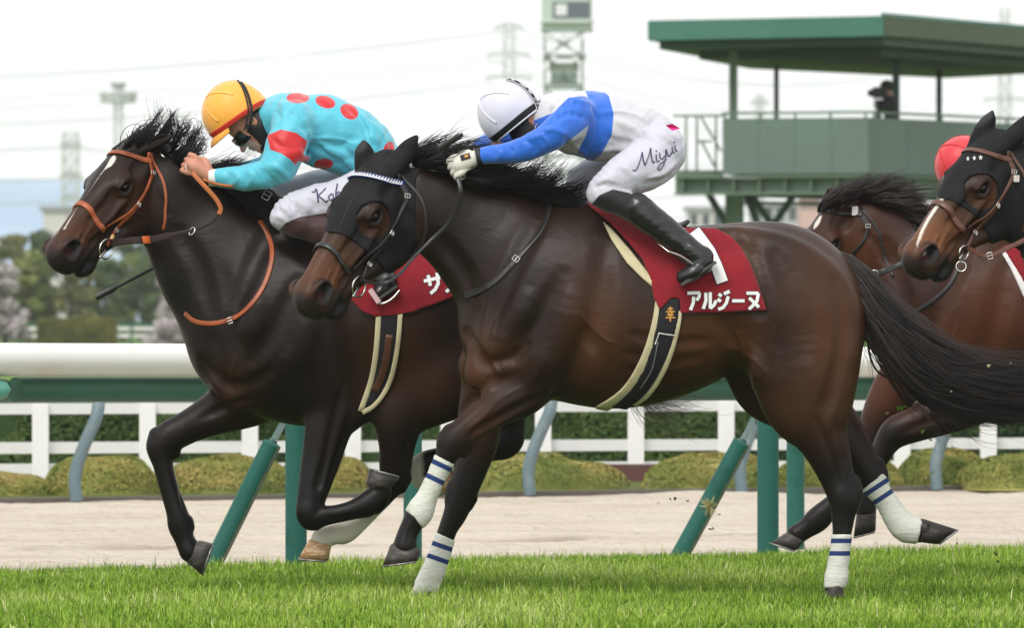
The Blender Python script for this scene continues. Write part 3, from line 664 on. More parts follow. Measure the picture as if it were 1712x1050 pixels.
mb.build("platform", steel, lt); mb = MB(); mb.tube([(c, Y_, W(0, 165, Y_)[2]), (c, Y_, W(0, 146, Y_)[2])], 8 * s, 10); mb.tube([(c, Y_, W(0, 146, Y_)[2]), (c, Y_, W(0, 138, Y_)[2])], [10 * s, 15 * s], 14); mb.build("lamp_head", steel, lt)
def pylon(px, ytop, Y, w_bot, w_top, arms, label, ybot=560, thick=.22):
    s = Y / FPX; b = W(px, ytop, Y); t = empty("pylon", (b[0], Y, 0), label, "pylon"); mb = MB(); lattice(mb, (b[0], Y, 0), (b[0], Y, b[2]), w_bot * s, w_top * s, 14, thick); mb.build("lattice_mast", steel, t)
    for yy, hw in arms:
        z = W(0, yy, Y)[2]; mb = MB()
        for sg in (-1, 1):
            e = (b[0] + sg * hw * s, Y, z); mb.bar((b[0], Y, z - 3 * s), e, thick * .8); mb.bar((b[0], Y, z + 5 * s), e, thick * .8); mb.bar(e, (e[0], Y, z - 6 * s), thick)
        mb.build("cross_arm", steel, t)
    return [(b[0] + sg * hw * s, Y, W(0, yy, Y)[2] - 6 * s) for yy, hw in arms for sg in (-1, 1)]
e1 = pylon(118, 222, 900, 30, 24, ((240, 16), (292, 17), (330, 16)), "pale lattice pylon rising above the trees at far left")
e2 = pylon(851, 38, 1000, 26, 16, ((44, 22), (90, 34), (128, 36)), "faint lattice pylon with three short arms left of the tall control tower", thick=.2)
e3 = pylon(1680, 14, 1100, 30, 14, ((70, 30), (120, 36), (165, 34)), "faint lattice pylon at the right edge above the viewing platform", thick=.2)
e4 = pylon(1270, 158, 1250, 16, 10, ((170, 14),), "tiny faint pylon seen between two platform columns", thick=.3)
wire_m = mat("wire", (.5, .51, .51), rough=.6)
def wire(a, b, sag):
    a = np.array(a, float); b = np.array(b, float); t = np.linspace(0, 1, 40)[:, None]; P = a + (b - a) * t; P[:, 2] -= (sag * 4 * t * (1 - t))[:, 0]; mb = MB(); mb.tube(P, .032, 4, False)
    tag(mb.build("power_line", wire_m, smooth=True), "thin power line sagging across the pale sky between the pylons", "cable", "power lines between the distant pylons")
for i, (a, b) in enumerate(zip(e2, e3)): wire(a, b, 5)
for i, b in enumerate(e2): wire((-130, 880, b[2] - 6 + 1.2 * (i % 3)), b, 4)
for i, b in enumerate(e1): wire((-160, 860, b[2] + 2), b, 2); wire(b, (60, 980, b[2] + 5), 4)

# the control tower in the middle
Y_ = 250; s = Y_ / FPX; ct = empty("control_tower", (W(948, 0, Y_)[0], Y_, 0), "pale green steel control tower rising behind the white-capped rider", "tower")
pale = mat("pale_green_cladding", (.47, .54, .48), rough=.6, noise=((.42, .48, .43), .6, .4, .7)); palef = mat("pale_green_steel", (.25, .31, .27), rough=.6)
def tb(px0, px1, y0, y1, m_, name, parent, y_off=0.0, dep=1.2, pr=0):
    a = W(px0, y1, Y_); b = W(px1, y0, Y_); mb = MB(); mb.box((a[0], Y_ + y_off - pr, a[2]), (b[0], Y_ + y_off + dep, b[2])); return mb.build(name, m_, parent)
cab = tb(906, 990, -70, 51, pale, "cabin", ct)
w_ = tb(924, 985, 2, 30, mat("cabin_window_glass", (.10, .12, .15), rough=.2, spec=.6), "window", cab, pr=.01, dep=.05)
tb(929, 948, 6, 25, mat("cabin_blind", (.7, .7, .72), rough=.7), "blind", w_, pr=.05, dep=.04); tb(903, 994, 34, 38, pale, "ledge", cab, pr=.12, dep=.3); tb(904, 992, 47, 52, palef, "ledge", cab, pr=.06, dep=.3)
mb = MB()
for px_ in (911, 974): 
    a = W(px_, 52, Y_); mb.bar((a[0], Y_, -.05), (a[0], Y_, a[2]), .06); mb.bar((a[0], Y_ + 1.1, -.05), (a[0], Y_ + 1.1, a[2]), .06)
for y0, y1 in ((52, 92), (92, 145), (145, 200), (200, 260), (260, 330), (330, 400), (400, 470), (470, 540)):
    for dy in (0, 1.1): a = W(911, y0, Y_); b = W(974, y1, Y_); c = W(974, y0, Y_); d = W(911, y1, Y_); o = np.array([0, dy, 0]); mb.bar(a + o, b + o, .045); mb.bar(c + o, d + o, .045); mb.bar(d + o, b + o, .06)
mb.build("lattice_mast", palef, ct)
lampw = mat("lamp_white", (.75, .72, .76), rough=.4)
tb(918, 968, 104, 118, pale, "service_box", ct, pr=-.2, dep=.8); tb(921, 966, 120, 141, palef, "service_box", ct, pr=-.2, dep=.8); tb(908, 980, 91, 95, palef, "walkway", ct, pr=.15, dep=1.5)
for px_, yy in ((916, 60), (927, 64), (943, 60), (957, 61), (973, 62), (924, 84), (960, 84), (914, 110), (926, 97), (962, 98)):
    p = W(px_, yy, Y_ - .2); mb = MB(); mb.tube([p, p + [0, .1, 0], p + [0, .25, 0]], [.075, .085, .03], 12); mb.build("lamp", lampw, ct)
tb(986, 987.5, -200, 40, palef, "aerial", ct, dep=.02)

# ------------------------------------------------------------------ viewing platform, roof and camera operator
Y_ = 150; s = Y_ / FPX
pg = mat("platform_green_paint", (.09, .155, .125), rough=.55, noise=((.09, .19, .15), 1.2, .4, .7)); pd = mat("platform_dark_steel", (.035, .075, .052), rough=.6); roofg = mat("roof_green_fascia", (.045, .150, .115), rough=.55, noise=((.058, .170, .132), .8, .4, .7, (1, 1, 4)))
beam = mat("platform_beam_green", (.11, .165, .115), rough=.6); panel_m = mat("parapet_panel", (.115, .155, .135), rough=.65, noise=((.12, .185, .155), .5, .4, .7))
vp = empty("viewing_platform", (W(1400, 0, Y_)[0], Y_, 0), "green steel viewing platform with flat roof and solid parapet at upper right", "platform")
# plan: the corner nearest to the camera is at picture x 1476; the right side runs away from it
def Pz(px, py, Y): return W(px, py, Y)
L0 = Pz(1083, 37, 150.5); C0 = Pz(1477, 22, 148.0); R0 = Pz(1900, 60, 160.0)
zt = C0[2]; th = 46 * s * 1.0
def prism(pts, z0, z1, m_, name, parent):
    n = len(pts); V = [(p[0], p[1], z0) for p in pts] + [(p[0], p[1], z1) for p in pts]; F4 = np.array([[i, (i + 1) % n, n + (i + 1) % n, n + i] for i in range(n)])
    cap = np.array([list(range(n))[::-1], list(range(n, 2 * n))]); return mk(name, V, [F4, cap], m_, parent, smooth=False)
depth_v = np.array([1.2, 7.5, 0])
roof_pts = [L0[:2], C0[:2], R0[:2], (R0 + [-2.5, 6, 0])[:2], (L0 + depth_v)[:2]]
rt = Pz(1083, 37, 150.5)[2]; slope = 0
roof = prism(roof_pts, rt - 30 * s * 1.0, rt + .03, roofg, "roof", vp)
# thin plate on the run-away side of the roof, darker and browner green
side_m = mat("roof_side_dark_green", (.075, .10, .062), rough=.7, noise=((.10, .12, .08), 1.5, .4, .7))
c2 = C0[:2]; r2 = R0[:2]; dd = (r2 - c2) / np.linalg.norm(r2 - c2); nn = np.array([dd[1], -dd[0]]); mk("roof_side", [(*(c2 + dd * .02 + nn * .012), rt - 29 * s), (*(r2 + nn * .012), rt - 29 * s), (*(r2 + nn * .012), rt + .02), (*(c2 + dd * .02 + nn * .012), rt + .02), (*(c2 + dd * .02 + nn * .002), rt - 29 * s), (*(r2 + nn * .002), rt - 29 * s), (*(r2 + nn * .002), rt + .02), (*(c2 + dd * .02 + nn * .002), rt + .02)], np.array([[0, 1, 2, 3], [5, 4, 7, 6], [3, 2, 6, 7], [4, 0, 3, 7], [1, 5, 6, 2], [0, 4, 5, 1]]), side_m, vp, smooth=False)
mb = MB()   # ribbed roof edge and the dark underside beams
for k in range(60):
    f = k / 59; p = C0 * (1 - f) + R0 * f; mb.box((p[0] - .03, p[1] - .06, rt + .032), (p[0] + .03, p[1] + .10, rt + .075))
mb.build("roof_ribs", roofg, vp)
ins = lambda p, f: np.array(np.mean([q for q in roof_pts], axis=0)) * f + np.array(p) * (1 - f)
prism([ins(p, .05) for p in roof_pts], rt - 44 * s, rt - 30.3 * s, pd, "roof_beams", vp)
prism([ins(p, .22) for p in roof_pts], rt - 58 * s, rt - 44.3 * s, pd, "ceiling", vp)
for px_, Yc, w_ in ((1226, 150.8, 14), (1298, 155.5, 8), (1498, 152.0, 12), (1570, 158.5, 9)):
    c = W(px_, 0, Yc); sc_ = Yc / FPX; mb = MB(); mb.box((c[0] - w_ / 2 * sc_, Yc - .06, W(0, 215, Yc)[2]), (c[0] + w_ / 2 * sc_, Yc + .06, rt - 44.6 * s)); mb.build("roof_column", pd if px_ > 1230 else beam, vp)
A0 = W(1208, 197, 149.8); B0 = W(1452, 197, 148.8); D0 = W(1900, 215, 158.5); zb = W(0, 291, 149.8)[2]; zp = W(0, 198, 149.8)[2]
back = [(D0 + [-2.2, 5, 0])[:2], (A0 + [1.0, 6.5, 0])[:2]]
# parapet: separate panels with a shadow gap
def panels(a, b, n):
    for k in range(n):
        p = a + (b - a) * (k + .004) / n; q = a + (b - a) * (k + .996) / n; d = (q - p) / np.linalg.norm(q - p); nrm = np.array([-d[1], d[0], 0]); mb = MB()
        V = [p + [0, 0, 0], q, q + nrm * .05, p + nrm * .05]; V = [(v[0], v[1], zb) for v in V] + [(v[0], v[1], zp) for v in V]; mk("parapet_panel", V, np.array([[0, 1, 5, 4], [1, 2, 6, 5], [2, 3, 7, 6], [3, 0, 4, 7], [3, 2, 1, 0], [4, 5, 6, 7]]), panel_m, vp, smooth=False)
panels(A0, B0, 4); panels(B0, D0, 7); panels(np.array([*back[1], 0]) * [1, 1, 0] + [0, 0, zb], A0, 3)
fl = [A0[:2] + [.02, .06], B0[:2] + [0, .06], D0[:2] + [-.05, .06], *back]
prism(fl, zb + .02, zb + .14, pd, "floor", vp)
mb = MB()
for a, b in ((A0, B0), (B0, D0)):
    a = np.array([a[0], a[1] - .02, zp + .08]); b = np.array([b[0], b[1] - .02, zp + .08]); mb.bar(a, b, .04)
    for f in np.linspace(0.02, .98, 5): p = a * (1 - f) + b * f; mb.bar(p, p - [0, 0, .085], .035)
mb.build("top_rail", beam, vp)
# edge beam under the parapet, with brackets
for (a, b) in ((A0, B0), (B0, D0)):
    z1 = W(0, 298, 149.8)[2]; z0 = W(0, 322, 149.8)[2]; mb = MB(); a1 = np.array([a[0] - (.7 if a is A0 else 0), a[1] + .25, (z0 + z1) / 2]); b1 = np.array([b[0], b[1] + .25, (z0 + z1) / 2]); mb.bar(a1, b1, .10, z1 - z0)
    mb.bar(a1 + [0, -.12, (z1 - z0) / 2 + .02], b1 + [0, -.12, (z1 - z0) / 2 + .02], .25, .03); mb.bar(a1 + [0, -.12, -(z1 - z0) / 2 - .02], b1 + [0, -.12, -(z1 - z0) / 2 - .02], .25, .03)
    for f in np.linspace(0.03, .97, 8): p = a1 * (1 - f) + b1 * f; mb.box(p - [.015, .2, (z1 - z0) / 2], p + [.015, 0, (z1 - z0) / 2])
    mb.build("edge_beam", beam, vp)
# stair head and landing on the left
zl = W(0, 284, 150.5)[2]; mb = MB(); a = W(1131, 284, 150.5); b = W(1210, 284, 150.5); mb.box((a[0], 150.4, W(0, 316, 150.5)[2]), (b[0], 151.6, zl)); mb.build("landing", beam, vp)
mb = MB(); zh = W(0, 193, 150.5)[2]; a = W(1125, 193, 150.4); b = W(1215, 193, 150.4); mb.bar(a, b, .035)
for px_ in (1147, 1165, 1197): p = W(px_, 193, 150.4); mb.bar(p, (p[0], p[1], zl), .035)
mb.bar(W(1172, 195, 150.3), W(1206, 253, 150.3), .035); mb.bar(W(1165, 236, 150.3), W(1190, 236, 150.3), .035); mb.bar(W(1172, 235, 150.3), W(1196, 280, 150.3), .035); mb.build("stair_handrail", beam, vp)
for px0, px1, w_, m_ in ((1228, 1228, 26, beam), (1640, 1640, 24, beam)):
    a = W(px0, 318, 151.2); mb = MB(); mb.bar((a[0], 151.2, -.05), (a[0], 151.2, a[2]), w_ * s * 1.2); mb.build("support_leg", m_, vp)
mb = MB()
for (x0, y0, x1, y1) in ((1180, 316, 1213, 372), (1212, 372, 1230, 400), (1252, 320, 1292, 378), (1246, 320, 1268, 378), (1330, 322, 1290, 380), (1560, 322, 1620, 400)): mb.bar(W(x0, y0, 151.2), W(x1, y1, 151.2), .11)
mb.bar(W(1240, 326, 152), W(1560, 332, 155), .07); mb.bar(W(1240, 338, 152), W(1560, 344, 155), .05); mb.build("brace", pd, vp)

# haze over the whole place
def haze():
    mb = MB(); mb.box((-1100, -12, -1.1), (1100, 2150, 62)); hm = bpy.data.materials.new("haze_air"); hm.use_nodes = True; nt = hm.node_tree; nt.nodes.clear()
    v = nt.nodes.new("ShaderNodeVolumePrincipled"); v.inputs["Color"].default_value = (.96, .975, .99, 1); v.inputs["Density"].default_value = .00013; v.inputs["Anisotropy"].default_value = 0.0
    o = nt.nodes.new("ShaderNodeOutputMaterial"); nt.links.new(v.outputs[0], o.inputs["Volume"]); h_ = mb.build("haze", hm); h_['kind'] = 'stuff'

# camera operator on the platform
def operator():
    Yo = 151.0; t = empty("person", W(1488, 205, Yo), "camera operator in black clothes standing behind a camera on the viewing platform", "person"); s = Yo / FPX
    fd = Field(axis(W(1455, 0, Yo)[0], W(1515, 0, Yo)[0], .012), axis(Yo - .4, Yo + .4, .012), axis(W(0, 298, Yo)[2], W(0, 130, Yo)[2], .012))
    def ch(L, k=.03): P, R, S = stat(L, Yo); fd.chain(P, R, S, k)
    ch([(1488, 292, 7, -.1, 1), (1488, 250, 8, -.1, 1), (1490, 220, 10, -.05, 1)]); ch([(1492, 292, 7, .1, 1), (1492, 250, 8, .1, 1), (1492, 220, 10, .05, 1)])
    ch([(1491, 220, 13, 0, 1.3), (1490, 190, 13, 0, 1.4), (1487, 168, 12, 0, 1.6)]); ch([(1487, 165, 8, -.2, 1), (1478, 184, 6, -.22, 1), (1470, 172, 5, -.12, 1)]); ch([(1487, 165, 8, .2, 1), (1478, 184, 6, .2, 1), (1470, 176, 5, .1, 1)]); ch([(1486, 160, 6, 0, 1), (1483, 150, 6, 0, 1)])
    fd.ell(W(1481, 148, Yo), (.10, .085, .12), .02); fd.chain([W(1474, 150, Yo), W(1472, 152, Yo)], [.02, .018], None, .02)
    def f(P): return W(0, 158, Yo)[2] - P[:, 2]
    P, Q = field_mesh(fd); sk = lambda P: np.where(P[:, 2] > W(0, 160, Yo)[2], -1., 1.) * .02
    mk("body", P, Q, mat("operator_clothes", (.012, .012, .015), rough=.8, layers=[("skin", (.34, .17, .12), -.004, .004)]), t, attrs={'skin': sk(P)})
    fd = Field(axis(W(1465, 0, Yo)[0], W(1500, 0, Yo)[0], .01), axis(Yo - .2, Yo + .2, .01), axis(W(0, 165, Yo)[2], W(0, 125, Yo)[2], .01)); fd.ell(W(1483, 144, Yo), (.115, .10, .10), .01); fd.ell(W(1472, 152, Yo), (.08, .2, .08), .01, cut=True); P, Q = field_mesh(fd); mk("hair", P, Q, M['bark'] if 0 else mat("dark_hair", (.012, .010, .009), rough=.6), t)
    c = empty("video_camera", W(1468, 180, Yo), "black broadcast camera on its stand in front of the operator", "camera"); cm = mat("camera_black", (.02, .02, .022), rough=.5); mb = MB()
    p = W(1470, 155, Yo); mb.box(p + [-.10, -.09, -.08], p + [.12, .09, .09]); mb.build("camera_body", cm, c); mb = MB(); mb.tube([p + [-.10, -.02, 0], p + [-.15, -.06, 0]], .055, 12); mb.build("lens", cm, c, True)
    mb = MB(); p = W(1469, 172, Yo); mb.box(p + [-.07, -.07, -.08], p + [.06, .07, .06]); mb.build("mount", mat("camera_grey", (.35, .33, .35), rough=.5), c); mb = MB(); mb.tube([p, (p[0], p[1], zb + .14)], .045, 10); mb.build("stand", cm, c, True)
# ------------------------------------------------------------------ shared materials

LEATHER_TAN = (0.36, 0.085, 0.025)
def coat_mat(name, base, brown, black, tan, nose=(0.017, 0.0145, 0.015)):
    return mat(name, base, rough=0.40, spec=0.20,
        noise=[(tuple(c * 0.72 for c in base), 3.2, 0.45, 0.7), (tuple(c * 1.25 for c in base), 9.0, 0.5, 0.75, (1, 1, 1.6)), (tuple(c * 1.7 for c in base), 130.0, 0.52, 0.72, (1, 1, 2.5))],
        layers=[("brown", brown, 0.0, 1.0), ("black", black, 0.0, 1.0), ("tan", tan, 0.0, 1.0), ("nose", nose, 0.0, 1.0, 0.5), ("pink", (0.045, 0.012, 0.012), -0.002, 0.004, 0.4),
                ("white", (0.62, 0.58, 0.52), -0.003, 0.003, 0.6, (90, 0.006)), ("sock", (0.60, 0.56, 0.48), -0.012, 0.012, 0.7, (60, 0.02))],
        bump=[(6, 0.30, 0.025, (1, 1, 1)), (22, 0.20, 0.009, (1, 1, 2)), (75, 0.16, 0.003, (1, 1, 2)), (420, 0.25, 0.0015, (1, 1, .35))])
M["coat_a"] = coat_mat("coat_dark_bay", (0.0175, 0.0092, 0.0064), (0.088, 0.034, 0.0135), (0.0065, 0.0056, 0.0056), (0.125, 0.048, 0.020))
M['coat_b'] = coat_mat("coat_brown", (0.0110, 0.0068, 0.0056), (0.050, 0.021, 0.0105), (0.0050, 0.0045, 0.0045), (0.085, 0.032, 0.015))
M['coat_c'] = coat_mat("coat_bay_dark", (0.018, 0.0088, 0.006), (0.07, 0.027, 0.012), (0.008, 0.007, 0.007), (0.20, 0.078, 0.034))
M['coat_d'] = coat_mat("coat_bay", (0.028, 0.0115, 0.0075), (0.11, 0.038, 0.017), (0.008, 0.007, 0.0075), (0.2, 0.08, 0.04))
M['hair'] = mat("horse_hair", (0.0065, 0.0055, 0.0055), rough=0.38, spec=0.35, noise=((0.022, 0.015, 0.013), 14, 0.5, 0.75, (1, 3, 3)))
M['hair_soft'] = mat("horse_hair_brownish", (0.028, 0.018, 0.016), rough=0.45, spec=0.5, noise=((0.05, 0.034, 0.028), 30, 0.45, 0.8))
M['eye'] = mat("eye", (0.005, 0.003, 0.002), rough=0.08, spec=0.35)
M['hood'] = mat("hood_cloth", (0.018, 0.018, 0.020), rough=0.75, spec=0.25, sheen=0.3, bump=[(60, 0.2, 0.002), (900, 0.3, 0.0006)], noise=((0.028, 0.028, 0.031), 8, 0.4, 0.7))
M['ear_cloth'] = mat("ear_cloth", (0.045, 0.047, 0.052), rough=0.7, spec=0.3, sheen=0.4, bump=(700, 0.3, 0.0006))
M['hoof'] = mat("hoof_horn", (0.045, 0.040, 0.038), rough=0.5, spec=0.4, noise=((0.13, 0.11, 0.09), 22, 0.5, 0.72, (1, 1, 4)), bump=(60, 0.4, 0.003, (.3, .3, 4)))
M['hoof_dark'] = mat("hoof_horn_dark", (0.022, 0.018, 0.016), rough=0.5, spec=0.4, noise=((0.06, 0.045, 0.03), 30, 0.5, 0.72, (1, 1, 3)), bump=(60, 0.4, 0.003))
M['hoof_tan'] = mat("hoof_horn_tan", (0.40, 0.22, 0.10), rough=0.45, spec=0.4, noise=((0.62, 0.46, 0.28), 25, 0.45, 0.65, (1, 1, 4)), bump=(50, 0.3, 0.002, (.3, .3, 4)))
M['shoe'] = mat("horseshoe_metal", (0.34, 0.34, 0.33), rough=0.45, metal=0.85, noise=((.12, .10, .08), 40, .45, .7))
M['bandage'] = mat("bandage", (0.62, 0.63, 0.57), rough=0.85, spec=0.15, noise=[((0.42, 0.40, 0.30), 14, 0.52, 0.8), ((0.30, 0.36, 0.18), 45, 0.66, 0.8)],
    layers=[("stripe", (0.022, 0.045, 0.15), -0.0015, 0.0015)], bump=[(35, 0.6, 0.006, (1, 1, 3.5)), (160, .3, .001)])
M['black_leather'] = mat("black_leather", (0.017, 0.016, 0.017), rough=0.38, spec=0.5, bump=(200, 0.2, 0.001), noise=((0.03, 0.028, 0.028), 30, .45, .7))
M['tan_leather'] = mat("tan_leather", LEATHER_TAN, rough=0.42, spec=0.5, bump=(180, 0.25, 0.001), noise=((0.22, 0.05, 0.016), 25, .45, .7))
M['brown_leather'] = mat("brown_leather", (0.11, 0.042, 0.026), rough=0.42, spec=0.5, bump=(180, 0.25, 0.001), noise=((0.07, 0.025, 0.016), 25, .45, .7))
M['web'] = mat("dark_webbing", (0.030, 0.018, 0.016), rough=0.7, spec=0.3, bump=(400, 0.4, 0.001))
M['metal'] = mat("steel", (0.62, 0.60, 0.56), rough=0.22, metal=1.0)
M['brass'] = mat("brass", (0.60, 0.38, 0.16), rough=0.3, metal=1.0)
M['white_cloth'] = mat("white_trim", (0.75, 0.74, 0.72), rough=0.7, spec=0.2)
M['blue_trim'] = mat("blue_trim", (0.03, 0.06, 0.25), rough=0.6)
M['red_cloth'] = mat("red_saddlecloth", (0.245, 0.012, 0.020), rough=0.8, spec=0.15, sheen=0.2, noise=((0.19, 0.009, 0.016), 7, .4, .7), bump=[(9, 0.35, 0.02), (500, 0.3, 0.0008)])
M['cream'] = mat("cream_pad", (0.60, 0.53, 0.34), rough=0.75, spec=0.2, noise=((0.46, 0.40, 0.25), 12, .45, .75), bump=[(18, .3, .008), (400, .3, .0008)])
M['girth'] = mat("girth_elastic", (0.014, 0.014, 0.017), rough=0.7, spec=0.3, bump=(300, .3, .0008))
M['letter'] = mat("lettering_white", (0.80, 0.80, 0.79), rough=0.65, spec=0.2)
M['letter_edge'] = mat("lettering_edge", (0.05, 0.02, 0.05), rough=0.7)
M['gold'] = mat("gold_thread", (0.62, 0.30, 0.05), rough=0.5, spec=0.5)

def head_pose(P, Y, yaw, pitch, roll, sc):
    cp, sp = math.cos(pitch), math.sin(pitch); u = np.array([-cp, 0, -sp]); v = np.array([-sp, 0, cp]); w = np.array([0, 1, 0.])
    cr, sr = math.cos(roll), math.sin(roll); v2 = cr * v + sr * w; w2 = cr * w - sr * v
    cy, sy = math.cos(yaw), math.sin(yaw); Yr = np.array([[cy, sy, 0], [-sy, cy, 0], [0, 0, 1]])
    A = Yr @ np.stack([u, w2, v2], 1)           # rows x, toward camera, z
    R = A * np.array([[1.], [-1.], [1.]])
    return Frame(W(P[0], P[1], Y), R, sc)

def head_field(fd, fr):
    """horse head; local x from poll to muzzle, y towards the near side, z towards the forehead"""
    m = 1.0
    # skull and nose
    fd.chain([(0.0, 0, -.085), (.08, 0, -.092), (.17, 0, -.092), (.26, 0, -.095), (.36, 0, -.090), (.46, 0, -.084), (.54, 0, -.078)],
             [.085, .102, .102, .094, .082, .070, .064], [.72, .88, .92, .76, .64, .62, .70], 0.03, fr)
    # flat forehead and nasal bone
    fd.chain([(.10, 0, -.035), (.20, 0, -.028), (.30, 0, -.034), (.44, 0, -.036), (.50, 0, -.040)], [.036, .032, .026, .022, .02], [1.7, 2.1, 1.6, 1.3, 1.2], 0.03, fr)
    for s in (1, -1):
        # cheek, jaw bar
        fd.ell((.150, s * .045, -.185), (.120, .036, .108), 0.035, fr, ang=-.35)
        fd.ell((.185, s * .056, -.165), (.075, .026, .07), 0.03, fr)
        fd.chain([(.15, s * .045, -.258), (.24, s * .040, -.235), (.34, s * .030, -.192), (.45, s * .020, -.166)], [.030, .030, .026, .024], None, 0.035, fr)
        # facial crest, orbit, temple
        fd.chain([(.225, s * .080, -.096), (.30, s * .068, -.106), (.37, s * .052, -.108)], [.009, .007, .004], None, 0.022, fr)
        fd.ell((.185, s * .066, -.046), (.050, .038, .036), 0.022, fr)
        fd.chain([(.165, s * .086, -.038), (.19, s * .099, -.029), (.224, s * .094, -.037)], [.008, .009, .006], None, 0.014, fr)
        fd.ell((.095, s * .090, -.045), (.035, .016, .022), 0.03, fr, cut=True)
        fd.ell((.31, s * .082, -.062), (.06, .020, .014), 0.03, fr, cut=True)
        # eye hollow
        fd.ell((.199, s * .103, -.056), (.027, .020, .019), 0.006, fr, ang=.25, cut=True)
        fd.chain([(.166, s * .086, -.056), (.185, s * .094, -.077), (.214, s * .091, -.078), (.230, s * .082, -.064)], [.006, .006, .006, .004], None, 0.010, fr)
        # nostril: swollen wing, deep opening, fold behind it
        fd.ell((.530, s * .027, -.060), (.046, .027, .040), 0.02, fr, ang=-.2)
        fd.chain([(.480, s * .052, -.070), (.498, s * .058, -.040), (.532, s * .056, -.028), (.558, s * .045, -.042), (.560, s * .043, -.076), (.540, s * .051, -.098), (.503, s * .055, -.094), (.482, s * .053, -.080)], [.006, .0075, .009, .010, .010, .009, .0075, .006], None, 0.006, fr)
        fd.ell((.526, s * .072, -.063), (.036, .052, .027), 0.006, fr, ang=-.12, cut=True)
        # side of the mouth
        fd.ell((.505, s * .032, -.118), (.06, .026, .030), 0.025, fr)
    # upper lip, lower lip and chin
    fd.ell((.540, 0, -.098), (.034, .043, .050), 0.025, fr, ang=-.2)
    fd.chain([(.546, .028, -.132), (.556, 0, -.130), (.546, -.028, -.132)], [.020, .022, .020], None, 0.02, fr)
    fd.chain([(.38, 0, -.172), (.43, 0, -.180), (.480, 0, -.194), (.512, 0, -.188)], [.028, .030, .031, .022], [1, 1.05, 1.15, 1.4], 0.02, fr)
    # mouth slit
    fd.chain([(.440, .055, -.140), (.485, .058, -.150), (.53, .05, -.160), (.58, .0, -.166), (.53, -.05, -.160), (.485, -.058, -.150), (.440, -.055, -.140)], [.002, .006, .008, .009, .008, .006, .002], None, 0.006, fr, cut=True)

def ear(fd, base, tip, k=0.012, wid=1.0, face=(-.6, -.8, .2)):
    """pricked or laid back ear from world point base to tip, opening towards face"""
    b = np.array(base, float); t = np.array(tip, float); ax_ = t - b; L = np.linalg.norm(ax_)
    f = np.array(face, float); z = ax_ / L; x = f - z * f.dot(z); x /= np.linalg.norm(x); y = np.cross(z, x)
    fr = Frame(b, np.stack([x, y, z], 1))
    fd.chain([(0, 0, -.02), (0, 0, .12 * L), (0, 0, .4 * L), (-.004, 0, .72 * L), (-.008, 0, L)], [.024 * wid, .028 * wid, .030 * wid, .021 * wid, .003], [1, .95, .95, .9, .8], k, fr, dens=8)
    fd.chain([(.022, 0, .18 * L), (.024, 0, .42 * L), (.012, 0, .72 * L), (.004, 0, .92 * L)], [.012 * wid, .020 * wid, .013 * wid, .003], [.8, .85, .8, .8], 0.004, fr, cut=True, dens=8)

def stat(lst, Y):
    """picture measurements -> centres, radii, lateral scales. rows: (x1,y1,x2,y2,dy,s) two edge points, or (x,y,r,dy,s)"""
    P = []; R = []; S = []
    for t in lst:
        if len(t) == 6: cx, cy, r, dy, s = (t[0] + t[2]) / 2, (t[1] + t[3]) / 2, math.hypot(t[0] - t[2], t[1] - t[3]) / 2, t[4], t[5]
        else: cx, cy, r, dy, s = t
        P.append(W(cx, cy, Y + dy)); R.append(r * (Y + dy) / FPX); S.append(s)
    return P, R, S

def hoof(parent, Y, ta, tb, ba, bb, dy, wid, mat_, shoe=True, label=None):
    """hoof between the coronet edge ta-tb (front, back) and the ground edge ba-bb (toe, heel), all in picture measurements"""
    A, B, C_, D = (W(q[0], q[1], Y + dy) for q in (ta, tb, ba, bb)); n = 22
    rings = []; ext = [-.25, 0, .12, .5, 1.0]; ww = [.62, .84, .9, .95, 1.04]
    for e, w_ in zip(ext, ww):
        p = A + (C_ - A) * e; q = B + (D - B) * e; c = (p + q) / 2; h = (p - q) / 2
        if e < 0: h = h * .8
        a = np.arange(n) * 2 * np.pi / n; ca, sa = np.cos(a), np.sin(a)
        ex = np.where(ca > 0, ca, -np.abs(ca) ** .7)
        rings.append(c + ex[:, None] * h + (sa * wid * w_)[:, None] * np.array([0, 1, 0]))
    e_in = [rings[-1] * .8 + rings[-1].mean(0) * .2 - (rings[-1].mean(0) - rings[-2].mean(0)) * .12]
    V = np.concatenate(rings + e_in + [e_in[0].mean(0)[None] - (rings[-1].mean(0) - rings[-2].mean(0)) * .1]); m = len(rings) + 1
    i = np.arange(m - 1)[:, None]; j = np.arange(n)[None]; jn = (j + 1) % n
    F = np.stack([i * n + j, i * n + jn, (i + 1) * n + jn, (i + 1) * n + j], -1).reshape(-1, 4)
    jj = np.arange(n); F3 = np.stack([(m - 1) * n + jj, (m - 1) * n + (jj + 1) % n, np.full(n, m * n)], 1)
    h = mk("hoof", V, [F, F3], mat_, parent)
    if label: h['label'] = label
    if shoe:
        R0 = rings[-1]; c = R0.mean(0); dwn = (rings[-1].mean(0) - rings[-2].mean(0)); dwn /= np.linalg.norm(dwn) + 1e-9
        keep = np.r_[4:n, 0:0]; a = np.arange(n)
        ordr = np.r_[13:n, 0:10]                      # open at the heel
        path = R0[ordr] * 0.97 + c * .03 + dwn * .004
        V, F, Cp = tube_geo(spline(path, 3), .0042, 6); mb = MB(); mb.add(V, F); mb.add(*Cp); mb.build("horseshoe", M['shoe'], h, True)
    return h

